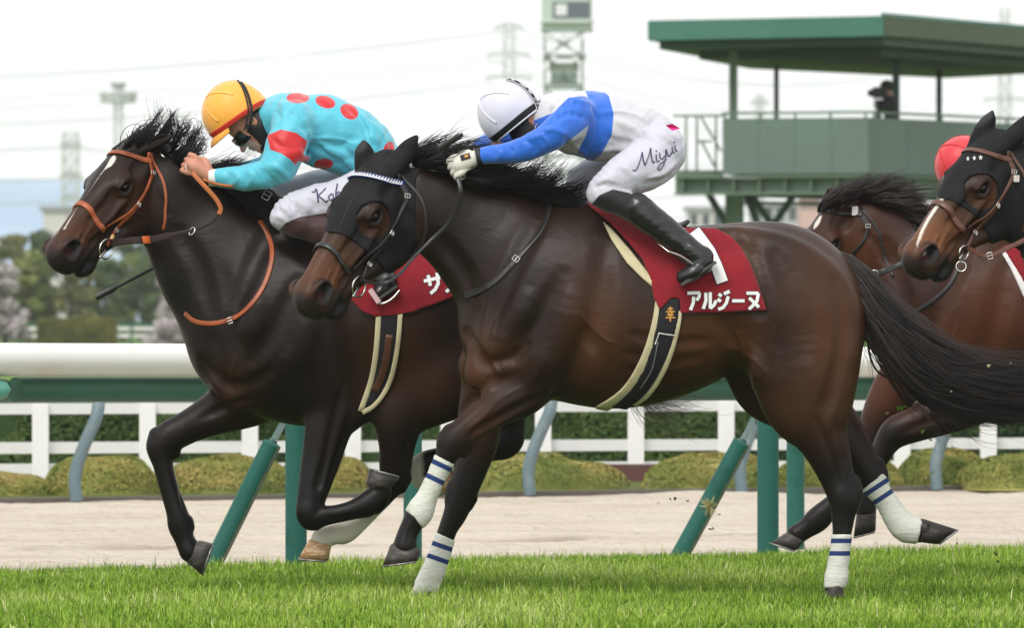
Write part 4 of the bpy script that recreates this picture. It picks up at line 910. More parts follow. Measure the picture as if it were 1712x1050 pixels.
def soften(fd, lo, hi, ramp, n=4):
    """melts the creases between body chains inside a box, fading out towards its faces"""
    sl, X, Y_, Z = fd.block(lo, hi); F0 = np.clip(fd.F[sl], -.07, .07); F = F0.copy()
    for _ in range(n):
        for a in range(3):
            G = F.copy(); s0 = [slice(None)] * 3; s1 = [slice(None)] * 3; sm = [slice(None)] * 3
            s0[a] = slice(0, -4); s1[a] = slice(4, None); sm[a] = slice(2, -2)
            G[tuple(sm)] = (F[tuple(s0)] + 2 * F[tuple(sm)] + F[tuple(s1)]) * .25; F = G
    wt = np.clip(np.minimum(np.minimum(X - lo[0], hi[0] - X), np.minimum(Z - lo[2], hi[2] - Z)) / ramp, 0, 1).astype(np.float32)
    near = np.abs(fd.F[sl]) < .055
    fd.F[sl] = np.where(near, F0 + (F - F0) * wt, fd.F[sl])

def relief(fd, Y, items):
    """grooves (depth < 0) and ridges (> 0) along the near surface: (path, r_px, height_m, blend)"""
    for path, r, hgt, k in items:
        P2 = spline(np.array(path, float), 5); O = np.array([W(p[0], p[1], Y - .15) for p in P2]); O[:, 1] = Y - .62; P, ok = fd.cast(O, [0, 1, 0], 0.0, 1.1); P = P[ok]
        if len(P) < 3: continue
        N = fd.normal(P, .015); n = len(P); t = np.linspace(0, 1, n); env = np.clip(np.minimum(t, 1 - t) * 5, .15, 1) ** .6; R = r * Y / FPX * (.55 + .45 * env); h_ = abs(hgt) * env * (1.45 if r > 4 else 1.15)
        C_ = P + N * (R - h_)[:, None] if hgt < 0 else P - N * (R - h_)[:, None]
        fd.chain(C_, R, None, k, cut=hgt < 0, dens=1)
FACE_VEINS = [[(.235, -.105), (.27, -.135), (.30, -.150), (.34, -.160)], [(.30, -.118), (.34, -.128), (.39, -.112), (.43, -.098)], [(.36, -.120), (.40, -.135), (.44, -.140)], [(.25, -.125), (.22, -.165), (.20, -.205)], [(.40, -.075), (.45, -.085), (.49, -.095)], [(.44, -.055), (.48, -.062), (.50, -.075)]]
def face_relief(fd, fr):
    for q in FACE_VEINS:
        for s in (1, -1):
            P2 = spline(np.array(q), 5); O = fr.to_world(np.stack([P2[:, 0], np.full(len(P2), .30 * s), P2[:, 1]], 1)); P, ok = fd.cast(O, -fr.R[:, 1] * s, 0, .5); P = P[ok]
            if len(P) < 3: continue
            N = fd.normal(P, .01); R = np.full(len(P), .0065); fd.chain(P - N * .0035, R, None, .008, dens=1)
    for q, r, d in (([(.21, -.115), (.26, -.118), (.33, -.125), (.40, -.122)], .016, .003), ([(.09, -.12), (.11, -.18), (.14, -.24)], .018, .004), ([(.42, -.115), (.46, -.118), (.50, -.112)], .012, .003), ([(.24, -.035), (.30, -.05), (.38, -.052)], .016, .003)):
        P2 = spline(np.array(q), 5); O = fr.to_world(np.stack([P2[:, 0], np.full(len(P2), .30), P2[:, 1]], 1)); P, ok = fd.cast(O, -fr.R[:, 1], 0, .5); P = P[ok]
        if len(P) >= 3: N = fd.normal(P, .01); fd.chain(P + N * (r - d), np.full(len(P), r), None, .014, cut=True, dens=1)

def horse(sp):
    Y = sp['Y']; X0, X1, Z0, Z1 = sp['box']; h = sp.get('h', .0085); hf = sp.get('hf', .0048)
    lo = W(X0, Z1, Y); hi = W(X1, Z0, Y); hb = sp['headbox']; hlo = W(hb[0], hb[3], Y); hhi = W(hb[1], hb[2], Y)
    fd = Field(axis(lo[0], hi[0], h, (hlo[0], hhi[0]), hf), axis(Y - .62, Y + .42, .0085, (Y - .55, Y + .02), .0062), axis(lo[2], hi[2], h, (hlo[2], hhi[2]), hf))
    for c in sp['chains']:
        k = c[0]; P, R, S = stat(c[1], Y); fd.chain(P, R, S, k)
    for c in sp.get('muscles', []):       # (k, [(x,y,r,dy,s)...], cut)
        P, R, S = stat(c[1], Y); fd.chain(P, R, S, c[0], cut=c[2])
    x0, x1, y0, y1 = sp['soft']; a_ = W(x0, y1, Y); b_ = W(x1, y0, Y)
    soften(fd, (a_[0], Y - .5, a_[2]), (b_[0], Y + .42, b_[2]), .10)
    fr = head_pose(*sp['pose']); head_field(fd, fr)
    for b, t, dyt, face in sp['ears']:
        bw_ = fr.to_world([[.015, b * .062, -.035]])[0]; ear(fd, bw_, W(t[0], t[1], bw_[1] + dyt), face=face, wid=sp.get('earw', 1.0))
    relief(fd, Y, sp.get('relief', [])); face_relief(fd, fr)
    P, Q = field_mesh(fd); P = relax_mesh(P, Q, 1, .4)
    root = empty(sp['name'], (W(*sp['base'], Y)[0], Y, 0), sp['label'], 'horse')
    # attributes
    px = P[:, 0] * FPX / P[:, 1] + 856; py = HOR - (P[:, 2] - CAM_H) * FPX / P[:, 1]
    L = fr.loc(P); u, w_, v = L.T; inh = (u > .0) & (u < .72) & (v < .08) & (v > -.36) & (np.abs(w_) < .16)
    black = np.ones(len(P)) * 1.0
    def blob(lst, power=1.0):
        a = np.zeros(len(P))
        for x, y, rx, ry, am in lst: a = np.maximum(a, am * np.exp(-(((px - x) / rx) ** 2 + ((py - y) / ry) ** 2)))
        return a
    legz = sp.get('legy', (690, 780)); t = np.clip((py - legz[0]) / (legz[1] - legz[0]), 0, 1)
    # layers read 1 - strength: 0 = full colour
    A = {'black': 1 - np.clip(np.maximum(t * .9, blob(sp.get('black', []))), 0, 1), 'brown': 1 - np.clip(blob(sp.get('brown', [])), 0, 1)}
    tn = np.exp(-(((u - .46) / .12) ** 2 + ((v + .055) / .07) ** 2)) * .95
    tn = np.maximum(tn, .40 * np.exp(-(((u - .20) / .09) ** 2 + ((v + .13) / .08) ** 2)))
    A['tan'] = 1 - np.where(inh, tn, 0) * sp.get('tanamt', 1)
    ndist = np.minimum(np.linalg.norm((L - [.522, .05, -.064]) / [1.15, 1, 1], axis=1), np.linalg.norm((L - [.522, -.05, -.064]) / [1.15, 1, 1], axis=1))
    ns = np.clip((.050 - ndist) / .014, 0, 1); ns = np.maximum(ns, np.clip((-.104 - v) / .025, 0, 1) * np.clip((u - .43) / .05, 0, 1)); ns = np.maximum(ns, np.clip((u - .555) / .02, 0, 1) * .8)
    eyed = np.minimum(np.linalg.norm((L - [.199, .09, -.056]) / [1.35, 1, 1], axis=1), np.linalg.norm((L - [.199, -.09, -.056]) / [1.35, 1, 1], axis=1))
    ns = np.maximum(ns, np.clip(1.6 - eyed / .022, 0, 1)); A['nose'] = 1 - np.where(inh, ns, 0)
    nd = np.minimum(np.linalg.norm((L - [.534, .042, -.058]), axis=1), np.linalg.norm((L - [.534, -.042, -.058]), axis=1)); A['pink'] = np.where(inh, nd - .024, 1)
    wh = np.full(len(P), 1.0)
    for seg in sp.get('blaze', []):       # local polyline with half widths (u, w, hw)
        B = spline(np.array(seg), 6)
        for a, b in zip(B[:-1], B[1:]):
            ba = b[:2] - a[:2]; tt = np.clip(((u - a[0]) * ba[0] + (w_ - a[1]) * ba[1]) / (ba.dot(ba) + 1e-9), 0, 1)
            d = np.hypot(u - a[0] - tt * ba[0], w_ - a[1] - tt * ba[1]) - (a[2] + tt * (b[2] - a[2])); wh = np.where(inh & (v > -.075), np.minimum(wh, d), wh)
    A['white'] = wh + .003
    sk = np.full(len(P), 1.0)
    for poly, ylo, yhi in sp.get('socks', []):
        d = poly_sdf(px, py, poly) * Y / FPX; sk = np.where((P[:, 1] > Y + ylo) & (P[:, 1] < Y + yhi), np.minimum(sk, d), sk)
    A['sock'] = sk + .01
    body = mk("body", P, Q, sp['mat'], root, attrs=A)
    for s in (1, -1):
        c = fr.to_world(np.array([[.199, s * .0805, -.056]]))[0]; mb = MB(); a = np.linspace(0, np.pi, 9)
        mb.tube(np.stack([c + fr.R[:, 1] * .0205 * fr.sc * math.cos(t) for t in a]), .0205 * fr.sc * np.sin(a) + 1e-5, 14, False); mb.build("eye", M['eye'], root, True)
    for hf_ in sp['hooves']: hoof(root, Y, *hf_[:4], hf_[4], hf_[5], M[hf_[6]], label=hf_[7] if len(hf_) > 7 else None)
    return fd, root, fr

def xf(lst, dx, dy_=0, s=1.0, ox=0, oy=0):
    """picture measurements moved and scaled about (ox, oy)"""
    out = []
    for t in lst:
        t = list(t)
        if len(t) == 6: t[0], t[2] = [(q - ox) * s + ox + dx for q in (t[0], t[2])]; t[1], t[3] = [(q - oy) * s + oy + dy_ for q in (t[1], t[3])]
        else: t[0] = (t[0] - ox) * s + ox + dx; t[1] = (t[1] - oy) * s + oy + dy_; t[2] *= s
        out.append(tuple(t))
    return out

TORSO_A = [(850, 545, 84, 0, .85), (900, 535, 128, 0, .78), (950, 505, 166, 0, .70), (1025, 520, 164, 0, .74), (1100, 524, 145, 0, .83), (1170, 508, 131, 0, .88), (1235, 497, 125, 0, .9), (1300, 508, 135, 0, .82), (1343, 530, 108, 0, .88)]
HIND_NEAR = [(1335, 540, 112, -.10, .62), (1345, 620, 92, -.13, .62), (1352, 672, 74, -.15, .55), (1366, 712, 50, -.15, .62), (1383, 752, 38, -.14, .7), (1400, 800, 29, -.13, .7), (1411, 838, 25, -.13, .8), (1410, 862, 20, -.13, .8), (1407, 900, 15.5, -.13, .9), (1401, 945, 16, -.13, .9), (1398, 968, 18, -.13, .9), (1394, 985, 15, -.13, 1)]
HIND_FAR = [(1320, 560, 90, .10, .7), (1290, 628, 74, .13, .5), (1350, 672, 60, .13, .55), (1400, 718, 42, .13, .6), (1432, 762, 32, .13, .7), (1452, 796, 25, .13, .8), (1464, 815, 19, .13, .85), (1482, 840, 17, .13, .9), (1500, 868, 20, .13, .9), (1515, 884, 22, .13, .9), (1536, 889, 19, .13, .9), (1550, 889, 18, .13, 1)]
A = dict(name="racehorse", Y=40.0, box=(480, 1625, 215, 1020), headbox=(490, 720, 225, 560), base=(1050, 1000), mat=M['coat_a'],
    label="dark bay racehorse in front with black hood, blue-striped white leg bandages and number 1 saddlecloth",
    pose=((626, 267), 39.95, .80, .86, .04, 1.23), legy=(700, 800), soft=(705, 1470, 255, 700),
    chains=[
     (.00, TORSO_A),
     (.07, [(700, 282, 702, 410, -.03, .45), (752, 288, 735, 436, -.02, .44), (815, 302, 767, 474, 0, .47), (845, 425, 112, 0, .48), (895, 475, 120, 0, .56)]),
     (.045, [(885, 600, 70, -.10, .55), (872, 650, 47, -.13, .62), (813, 692, 29, -.14, .8), (782, 718, 26, -.14, .85), (760, 738, 26, -.14, .85), (749, 757, 20, -.14, .9), (744, 768, 17, -.14, .9), (727, 803, 14.5, -.14, .95), (714, 832, 16, -.14, .95), (702, 856, 21, -.14, .85), (692, 872, 18.5, -.14, .9), (681, 894, 17, -.14, 1), (677, 914, 20, -.14, 1.05)]),
     (.045, [(840, 600, 60, .09, .6), (815, 655, 46, .10, .7), (803, 700, 38, .10, .75), (800, 742, 32, .10, .8), (789, 779, 28, .10, .8), (772, 828, 24, .10, .85), (761, 860, 20, .10, .85), (748, 888, 16, .10, .95), (734, 930, 16.5, .10, .95), (716, 974, 19, .10, .9), (708, 992, 17, .10, 1)]),
     (.05, HIND_NEAR), (.05, HIND_FAR),
     (.012, [(752, 722, 13, -.14, 1), (744, 738, 14, -.14, 1), (742, 752, 10, -.14, 1)]), (.010, [(782, 746, 10, -.14, 1), (776, 758, 9, -.14, 1)]), (.012, [(758, 816, 12, .10, 1), (754, 836, 11, .10, 1)]), (.010, [(790, 834, 9, .10, 1), (784, 846, 8, .10, 1)]),
     (.014, [(1428, 806, 12, -.13, .8), (1431, 826, 12, -.13, .8), (1427, 846, 9, -.13, .8)]), (.014, [(1468, 776, 11, .13, .8), (1474, 790, 11, .13, .8), (1478, 804, 8, .13, .8)])],
    muscles=[
     (.03, [(815, 590, 34, -.10, .8), (812, 625, 38, -.12, .6)], False),               # chest muscle in front of the forearm
     (.03, [(800, 610, 36, .07, .8)], False),
     (.03, [(935, 385, 26, -.09, .7), (885, 470, 36, -.14, .5), (835, 560, 40, -.17, .55), (842, 590, 34, -.18, .55)], False),   # shoulder blade
     (.035, [(985, 440, 30, -.14, .5), (950, 520, 46, -.19, .45), (915, 590, 50, -.20, .45), (900, 630, 34, -.17, .5)], False),   # triceps
     (.03, [(905, 640, 24, -.17, .6), (860, 672, 22, -.17, .7), (820, 700, 15, -.16, .8)], False),
     (.03, [(880, 345, 20, 0, .6), (960, 362, 22, 0, .6), (1010, 378, 20, 0, .7)], False),
     (.045, [(1225, 560, 8, -.245, 1), (1240, 596, 9, -.22, 1), (1262, 628, 10, -.20, 1)], False),   # flank fold
     (.03, [(1215, 620, 26, -.27, .8), (1240, 560, 22, -.31, .8), (1228, 500, 14, -.33, .8)], True), # flank hollow
     (.03, [(1165, 412, 30, -.12, .6), (1240, 408, 30, -.14, .7), (1330, 436, 34, -.17, .7), (1395, 500, 36, -.17, .6), (1405, 590, 32, -.18, .6)], False),
     (.03, [(1290, 560, 40, -.20, .5), (1310, 620, 38, -.21, .45)], False),
     (.03, [(790, 530, 8, -.20, 1), (808, 575, 8, -.235, 1), (822, 612, 7, -.245, 1), (826, 645, 6, -.22, 1)], True),
     (.02, [(893, 668, 5, -.245, 1), (850, 692, 5, -.215, 1), (810, 718, 4, -.19, 1)], True),
     (.05, [(740, 350, 14, -.19, 1), (775, 410, 16, -.22, 1), (810, 470, 14, -.25, 1)], True),
     (.04, [(985, 420, 12, -.345, 1), (975, 500, 14, -.375, 1), (940, 590, 14, -.385, 1)], True),
     (.04, [(905, 520, 12, -.33, 1), (872, 570, 12, -.33, 1)], True),
     (.04, [(1300, 450, 10, -.36, 1), (1345, 520, 12, -.345, 1), (1380, 610, 12, -.32, 1), (1372, 680, 8, -.27, 1)], True)],
    relief=[([(915, 350), (868, 430), (832, 520), (824, 600)], 22, -.012, .03), ([(1010, 420), (995, 520), (962, 600), (930, 655)], 26, -.014, .035), ([(940, 460), (895, 535), (850, 590)], 20, -.009, .03),
        ([(780, 555), (812, 606), (850, 602), (880, 580)], 14, -.012, .02), ([(905, 662), (860, 684), (812, 710), (788, 728)], 9, -.008, .014), ([(730, 395), (770, 445), (800, 505)], 22, -.010, .03), ([(1232, 395), (1262, 450), (1268, 520)], 22, -.008, .03),
        ([(1215, 545), (1240, 590), (1232, 640)], 22, -.016, .03), ([(1396, 470), (1408, 560), (1392, 640), (1374, 705)], 16, -.010, .025), ([(1295, 430), (1335, 510), (1345, 590)], 26, -.007, .03), ([(1362, 700), (1388, 760), (1404, 812)], 8, -.008, .014), ([(1414, 850), (1413, 870), (1411, 892)], 4, -.005, .006), ([(1396, 700), (1402, 740), (1410, 790)], 8, -.007, .014), ([(690, 880), (684, 895), (680, 908)], 4, -.003, .006), ([(842, 628), (800, 660), (770, 690)], 10, -.006, .016),
        ([(880, 500), (860, 545), (838, 575)], 26, .010, .03), ([(955, 500), (935, 570), (905, 620)], 30, .012, .03), ([(845, 612), (828, 640), (812, 662)], 16, .008, .02), ([(1234, 392), (1246, 402), (1252, 416)], 12, .006, .025), ([(1240, 560), (1262, 600), (1275, 640)], 14, .008, .02),
        ([(830, 535), (820, 572), (824, 606), (838, 628)], 2.6, .0045, .008), ([(1222, 540), (1236, 568), (1244, 592), (1238, 612), (1222, 628)], 3.0, .005, .008), ([(1244, 592), (1262, 604), (1280, 625)], 2.4, .004, .008), ([(870, 648), (835, 668), (806, 700), (784, 716)], 2.4, .004, .007),
        ([(1190, 640), (1130, 652), (1060, 668)], 2.6, .004, .008), ([(905, 600), (900, 625), (880, 645)], 2.4, .004, .007), ([(965, 520), (1000, 560), (1030, 575)], 2.2, .003, .007), ([(740, 560), (745, 580), (750, 600)], 2, .003, .007),
        ([(1060, 560), (1120, 572), (1180, 570)], 12, -.0035, .02), ([(1050, 590), (1110, 606), (1170, 598)], 12, -.0035, .02), ([(1050, 618), (1100, 634), (1150, 624)], 10, -.003, .02), ([(980, 560), (1010, 600), (1020, 650)], 16, -.006, .03)],
    earw=1.25, ears=[(1, (698, 231), .06, (.8, .4, .3)), (-1, (611, 237), -.02, (.8, .5, .1))],
    brown=[(1390, 560, 90, 170, .75), (1330, 640, 60, 90, .6), (1180, 570, 120, 70, .8), (1000, 560, 60, 110, .7), (800, 610, 45, 60, .7), (795, 720, 40, 60, .7), (850, 600, 40, 40, .4), (1240, 420, 40, 90, .5)],
    black=[(1310, 600, 40, 90, .5), (900, 540, 50, 90, .35), (760, 745, 60, 60, .8), (720, 380, 90, 120, .45)],
    hooves=[((652, 913), (703, 922), (640, 946), (699, 938), -.14, .052, 'hoof'), ((700, 984), (727, 990), (689, 1012), (727, 1014), .10, .05, 'hoof_dark'),
            ((1384, 978), (1410, 982), (1372, 1010), (1412, 1012), -.13, .05, 'hoof_dark'), ((1544, 868), (1537, 907), (1600, 886), (1566, 911), .13, .048, 'hoof_dark')])

B = dict(name="racehorse", Y=41.3, box=(50, 960, 205, 1000), headbox=(65, 300, 215, 490), base=(560, 1000), mat=M['coat_b'],
    label="dark brown racehorse on the left with bare head, orange bridle and thin white blaze",
    pose=((217, 233), 41.25, .78, .76, .02, 1.14), legy=(700, 860), soft=(265, 950, 235, 720),
    chains=[
     (.0, [(405, 585, 84, 0, .85), (450, 560, 125, 0, .78), (515, 545, 168, 0, .70), (600, 532, 160, 0, .74), (680, 522, 148, 0, .83), (750, 508, 132, 0, .88), (820, 500, 125, 0, .9), (880, 512, 120, 0, .82), (915, 535, 95, 0, .88)]),
     (.12, [(278, 262, 272, 412, -.02, .42), (330, 290, 292, 448, -.01, .42), (385, 320, 307, 500, 0, .46), (385, 455, 118, 0, .52), (430, 510, 125, 0, .62)]),
     (.045, [(470, 620, 75, .08, .6), (415, 665, 50, .09, .7), (358, 692, 36, .10, .8), (318, 712, 29, .10, .85), (283, 732, 27, .10, .85), (271, 754, 22, .10, .85), (273, 780, 17, .10, .95), (284, 822, 16, .10, .95), (296, 858, 18, .10, .95), (301, 879, 20.5, .10, .85), (308, 901, 17, .10, .95), (318, 922, 19, .10, 1)]),
     (.05, [(585, 600, 85, -.12, .5), (577, 660, 58, -.15, .55), (553, 705, 41, -.15, .7), (537, 768, 33, -.15, .75), (522, 828, 25, -.17, .8), (517, 856, 22, -.18, .85)]),
     (.010, [(517, 852, 22, -.18, .85), (521, 866, 21, -.18, .85), (544, 863, 17, -.19, .85), (567, 859, 15.5, -.19, .9), (593, 852, 17, -.19, .95), (622, 840, 22.5, -.19, .85), (637, 823, 18, -.19, .9), (636, 810, 18, -.19, 1)]),
     (.010, [(508, 862, 10, -.18, 1), (514, 876, 9, -.18, 1), (528, 880, 8, -.18, 1)]), (.008, [(628, 826, 12, -.19, 1), (634, 834, 12, -.19, 1)]),
     (.012, [(262, 728, 14, .10, 1), (259, 748, 15, .10, 1), (262, 764, 11, .10, 1)]), (.010, [(292, 748, 11, .10, 1), (292, 758, 10, .10, 1)]), (.010, [(314, 872, 10, .10, 1), (317, 882, 9, .10, 1)]),
     (.05, [(830, 560, 105, -.10, .62), (740, 620, 85, -.13, .6), (690, 668, 56, -.15, .55), (668, 700, 43, -.14, .65), (664, 742, 31, -.12, .7), (661, 780, 27, -.09, .75)]),
     (.010, [(662, 775, 26, -.09, .75), (659, 800, 24, -.08, .8), (642, 828, 18, -.07, .85), (622, 852, 15.5, -.07, .85), (600, 875, 15, -.07, .9), (577, 891, 18.5, -.07, .85), (558, 895, 16.5, -.07, .9), (538, 902, 18, -.07, 1)]), (.010, [(676, 800, 13, -.08, 1), (670, 815, 11, -.08, 1)]),
     (.05, [(860, 590, 80, .10, .6), (835, 650, 55, .12, .6), (848, 705, 32, .13, .7), (846, 738, 28, .13, .8), (820, 752, 20, .13, .8), (770, 762, 18, .13, .85), (722, 770, 19, .13, .9), (702, 786, 22, .13, .9), (712, 806, 19, .13, .9), (732, 812, 19, .13, 1)])],
    muscles=[
     (.03, [(385, 630, 36, -.10, .8), (395, 655, 34, -.10, .6)], False),
     (.03, [(470, 400, 28, -.09, .7), (440, 480, 38, -.14, .5), (400, 575, 42, -.17, .5), (415, 610, 34, -.18, .55)], False),
     (.035, [(560, 460, 30, -.16, .5), (535, 540, 46, -.20, .4), (545, 610, 52, -.20, .45), (560, 660, 34, -.18, .5)], False),
     (.03, [(355, 570, 8, -.19, 1), (378, 620, 8, -.235, 1), (400, 668, 7, -.22, 1)], True),
     (.05, [(325, 360, 14, -.19, 1), (350, 420, 16, -.22, 1), (380, 490, 14, -.25, 1)], True),
     (.04, [(480, 540, 12, -.36, 1), (447, 590, 12, -.355, 1)], True),
     (.025, [(560, 700, 6, -.265, 1), (548, 760, 5, -.245, 1), (532, 810, 4, -.22, 1)], True),
     (.03, [(690, 700, 6, -.27, 1), (683, 750, 6, -.235, 1)], True)],
    relief=[([(455, 380), (420, 450), (392, 540), (390, 620)], 22, -.012, .03), ([(590, 460), (585, 540), (600, 620), (606, 680)], 26, -.012, .035), ([(500, 470), (460, 550), (425, 600)], 20, -.008, .03), ([(335, 600), (375, 640), (420, 640), (450, 620)], 14, -.012, .02),
        ([(300, 390), (330, 440), (355, 520)], 22, -.009, .03), ([(575, 640), (560, 700), (545, 770), (530, 820)], 9, -.008, .014), ([(430, 665), (380, 680), (335, 700)], 9, -.007, .014), ([(288, 775), (295, 815), (305, 855)], 4, -.006, .006), ([(540, 868), (570, 866), (598, 860)], 4, -.005, .006), ([(585, 700), (566, 760), (548, 812)], 8, -.006, .012), ([(610, 880), (630, 858), (645, 838)], 4, -.005, .006), ([(395, 600), (388, 630), (400, 655)], 2.6, .0045, .008), ([(520, 520), (505, 580), (480, 620)], 28, .010, .03), ([(430, 500), (412, 560)], 24, .008, .03),
        ([(560, 720), (552, 760), (544, 800)], 2.2, .003, .007), ([(690, 700), (682, 740), (676, 780)], 9, -.007, .014), ([(470, 400), (520, 430), (560, 480)], 20, -.005, .03)],
    ears=[(1, (290, 224), .06, (-.3, -.9, .2)), (-1, (262, 214), .03, (-.8, -.5, .1))],
    brown=[(660, 600, 70, 90, .8), (720, 640, 60, 60, .7), (390, 650, 40, 50, .6), (600, 520, 60, 80, .3), (205, 330, 60, 60, .35)],
    black=[(300, 480, 60, 180, .4), (840, 720, 60, 60, 1)],
    blaze=[[(.105, .004, .010), (.12, .012, .018), (.15, .018, .017), (.18, .012, .008), (.24, .008, .006), (.30, .004, .005), (.36, .004, .005), (.42, .006, .008), (.47, .010, .009)]],
    socks=[([(640, 838), (600, 850), (500, 880), (490, 960), (640, 940), (668, 850)], -.135, -.0), ([(714, 735), (714, 793), (800, 793), (800, 870), (650, 870), (650, 735)], .03, .4)],
    hooves=[((311, 940), (335, 904), (337, 962), (355, 909), .10, .052, 'hoof'), ((612, 808), (652, 818), (617, 786), (669, 800), -.19, .052, 'hoof'),
            ((516, 904), (554, 914), (499, 934), (549, 938), -.07, .052, 'hoof_tan', "tan hoof below the white sock"), ((724, 795), (728, 830), (758, 786), (752, 826), .13, .048, 'hoof_tan')])
# the two horses on the right share the first horse's hindquarters outside the picture
C = dict(name="racehorse", Y=41.2, box=(1485, 2400, 180, 1020), headbox=(1495, 1716, 185, 500), base=(1980, 1000), mat=M['coat_c'], h=.010,
    label="bay racehorse at the right edge with black hood, brown bridle and narrow white blaze",
    pose=((1649, 229), 41.15, .70, .79, .06, 1.18), legy=(640, 700), soft=(1715, 2390, 240, 700),
    chains=[
     (.0, [(1830, 540, 84, 0, .85), (1880, 535, 124, 0, .78), (1930, 505, 162, 0, .70), (2005, 520, 160, 0, .74), (2080, 524, 141, 0, .83), (2150, 508, 128, 0, .88), (2215, 497, 122, 0, .9), (2280, 508, 131, 0, .82), (2323, 530, 105, 0, .88)]),
     (.12, [(1700, 240, 1712, 392, -.03, .42), (1745, 258, 1745, 425, -.02, .42), (1800, 292, 1775, 465, 0, .46), (1825, 430, 112, 0, .52), (1870, 475, 120, 0, .62)]),
     (.045, [(1880, 600, 70, -.10, .55), (1850, 630, 48, -.13, .62), (1810, 648, 31, -.14, .8), (1780, 655, 27, -.14, .85), (1762, 660, 18, -.14, .9), (1742, 668, 17, -.14, .95), (1730, 674, 19, -.14, .9), (1722, 678, 19, -.14, 1)]),
     (.045, [(1840, 600, 60, .09, .6), (1835, 680, 40, .10, .75), (1840, 760, 30, .10, .8), (1850, 820, 24, .10, .85), (1862, 880, 16, .10, .95), (1872, 930, 16.5, .10, .95), (1876, 968, 19, .10, .9), (1868, 990, 17, .10, 1)]),
     (.05, xf(HIND_NEAR, 975, 0)), (.05, xf(HIND_FAR, 975, 0))],
    muscles=[(.03, [(1915, 385, 26, -.09, .7), (1865, 470, 36, -.14, .5), (1815, 560, 40, -.17, .55)], False)],
    relief=[],
    ears=[(1, (1752, 178), .06, (.8, .4, .3)), (-1, (1661, 188), -.02, (.8, .5, .1))], earw=1.25,
    brown=[(1600, 430, 60, 60, .5)], black=[], tanamt=1.0,
    blaze=[[(.25, .004, .016), (.33, .004, .015), (.40, .004, .014), (.46, .010, .012), (.51, .022, .010), (.53, .030, .007)]],
    hooves=[((1722, 657), (1736, 694), (1698, 664), (1686, 702), -.14, .052, 'hoof'), ((1858, 984), (1886, 990), (1846, 1012), (1888, 1014), .10, .05, 'hoof_dark'),
            ((2359, 978), (2385, 982), (2347, 1010), (2387, 1012), -.13, .05, 'hoof_dark'), ((2519, 868), (2512, 907), (2575, 886), (2541, 911), .13, .048, 'hoof_dark')])
D = dict(name="racehorse", Y=43.0, box=(1275, 2290, 270, 1000), headbox=(1330, 1500, 290, 520), base=(1800, 980), mat=M['coat_d'], h=.010,
    label="reddish bay racehorse behind, between the two hooded ones, with black bridle and small white star",
    pose=((1400, 326), 43.0, .42, .97, .2, 1.07), legy=(660, 760), soft=(1440, 2100, 300, 690),
    chains=[
     (.0, [(1560, 560, 82, 0, .85), (1600, 545, 115, 0, .78), (1650, 525, 150, 0, .72), (1720, 525, 150, 0, .75), (1800, 520, 140, 0, .83), (1870, 505, 122, 0, .88), (1935, 497, 117, 0, .9), (1995, 508, 126, 0, .82), (2037, 530, 100, 0, .88)]),
     (.12, [(1455, 330, 1452, 452, -.02, .42), (1500, 330, 1488, 490, 0, .44), (1555, 352, 1500, 520, 0, .48), (1568, 470, 105, 0, .55), (1610, 495, 118, 0, .62)]),
     (.045, [(1560, 600, 62, .08, .6), (1512, 632, 44, .10, .7), (1482, 678, 36, .10, .75), (1462, 724, 27, .10, .8), (1455, 768, 22, .10, .85), (1450, 805, 16, .10, .95), (1449, 835, 17, .10, .95), (1448, 856, 17, .10, 1)]),
     (.045, [(1640, 640, 66, -.10, .55), (1590, 680, 44, -.12, .65), (1540, 706, 31, -.14, .8), (1500, 722, 27, -.14, .85), (1482, 742, 21, -.14, .9), (1462, 778, 16, -.14, .95), (1430, 812, 15, -.14, .95), (1390, 846, 17, -.14, .95), (1368, 868, 21, -.14, .85), (1348, 884, 17, -.14, .95), (1332, 894, 17, -.14, 1)]),
     (.05, xf(HIND_NEAR, 690, 0, .96, 1300, 500)), (.05, xf(HIND_FAR, 690, 0, .96, 1300, 500))],
    muscles=[(.03, [(1530, 560, 34, -.15, .8), (1545, 620, 40, -.16, .6)], False), (.035, [(1640, 420, 30, -.16, .5), (1600, 520, 44, -.2, .45), (1640, 600, 44, -.21, .45)], False),
     (.04, [(1560, 480, 12, -.27, 1), (1530, 560, 12, -.30, 1), (1570, 620, 10, -.33, 1)], True)],
    relief=[([(1620, 400), (1585, 480), (1550, 560), (1545, 630)], 22, -.012, .03), ([(1680, 450), (1660, 540), (1640, 620)], 26, -.012, .03), ([(1500, 600), (1530, 640), (1570, 640)], 14, -.010, .02), ([(1480, 410), (1500, 460), (1520, 520)], 22, -.009, .03), ([(1600, 690), (1550, 706), (1510, 722)], 8, -.006, .014), ([(1600, 540), (1590, 580), (1600, 610)], 2.6, .004, .008)],
    ears=[(1, (1443, 316), .05, (-.5, -.8, .1)), (-1, (1387, 314), 0, (-.8, -.5, .1))],
    brown=[(1440, 420, 70, 80, .5), (1660, 520, 90, 110, .7), (1480, 660, 60, 80, .8), (1600, 560, 60, 60, .6)], black=[(1490, 730, 50, 40, 1)], tanamt=.4,
    blaze=[[(.12, .0, .014), (.15, .004, .020), (.175, .006, .010)]],
    hooves=[((1432, 860), (1465, 860), (1427, 898), (1464, 888), .10, .05, 'hoof_dark'), ((1319, 888), (1343, 908), (1288, 908), (1332, 921), -.14, .05, 'hoof'),
            ((2071, 959), (2096, 963), (2059, 990), (2098, 992), -.13, .05, 'hoof_dark'), ((2224, 853), (2218, 891), (2278, 871), (2245, 895), .13, .048, 'hoof_dark')])
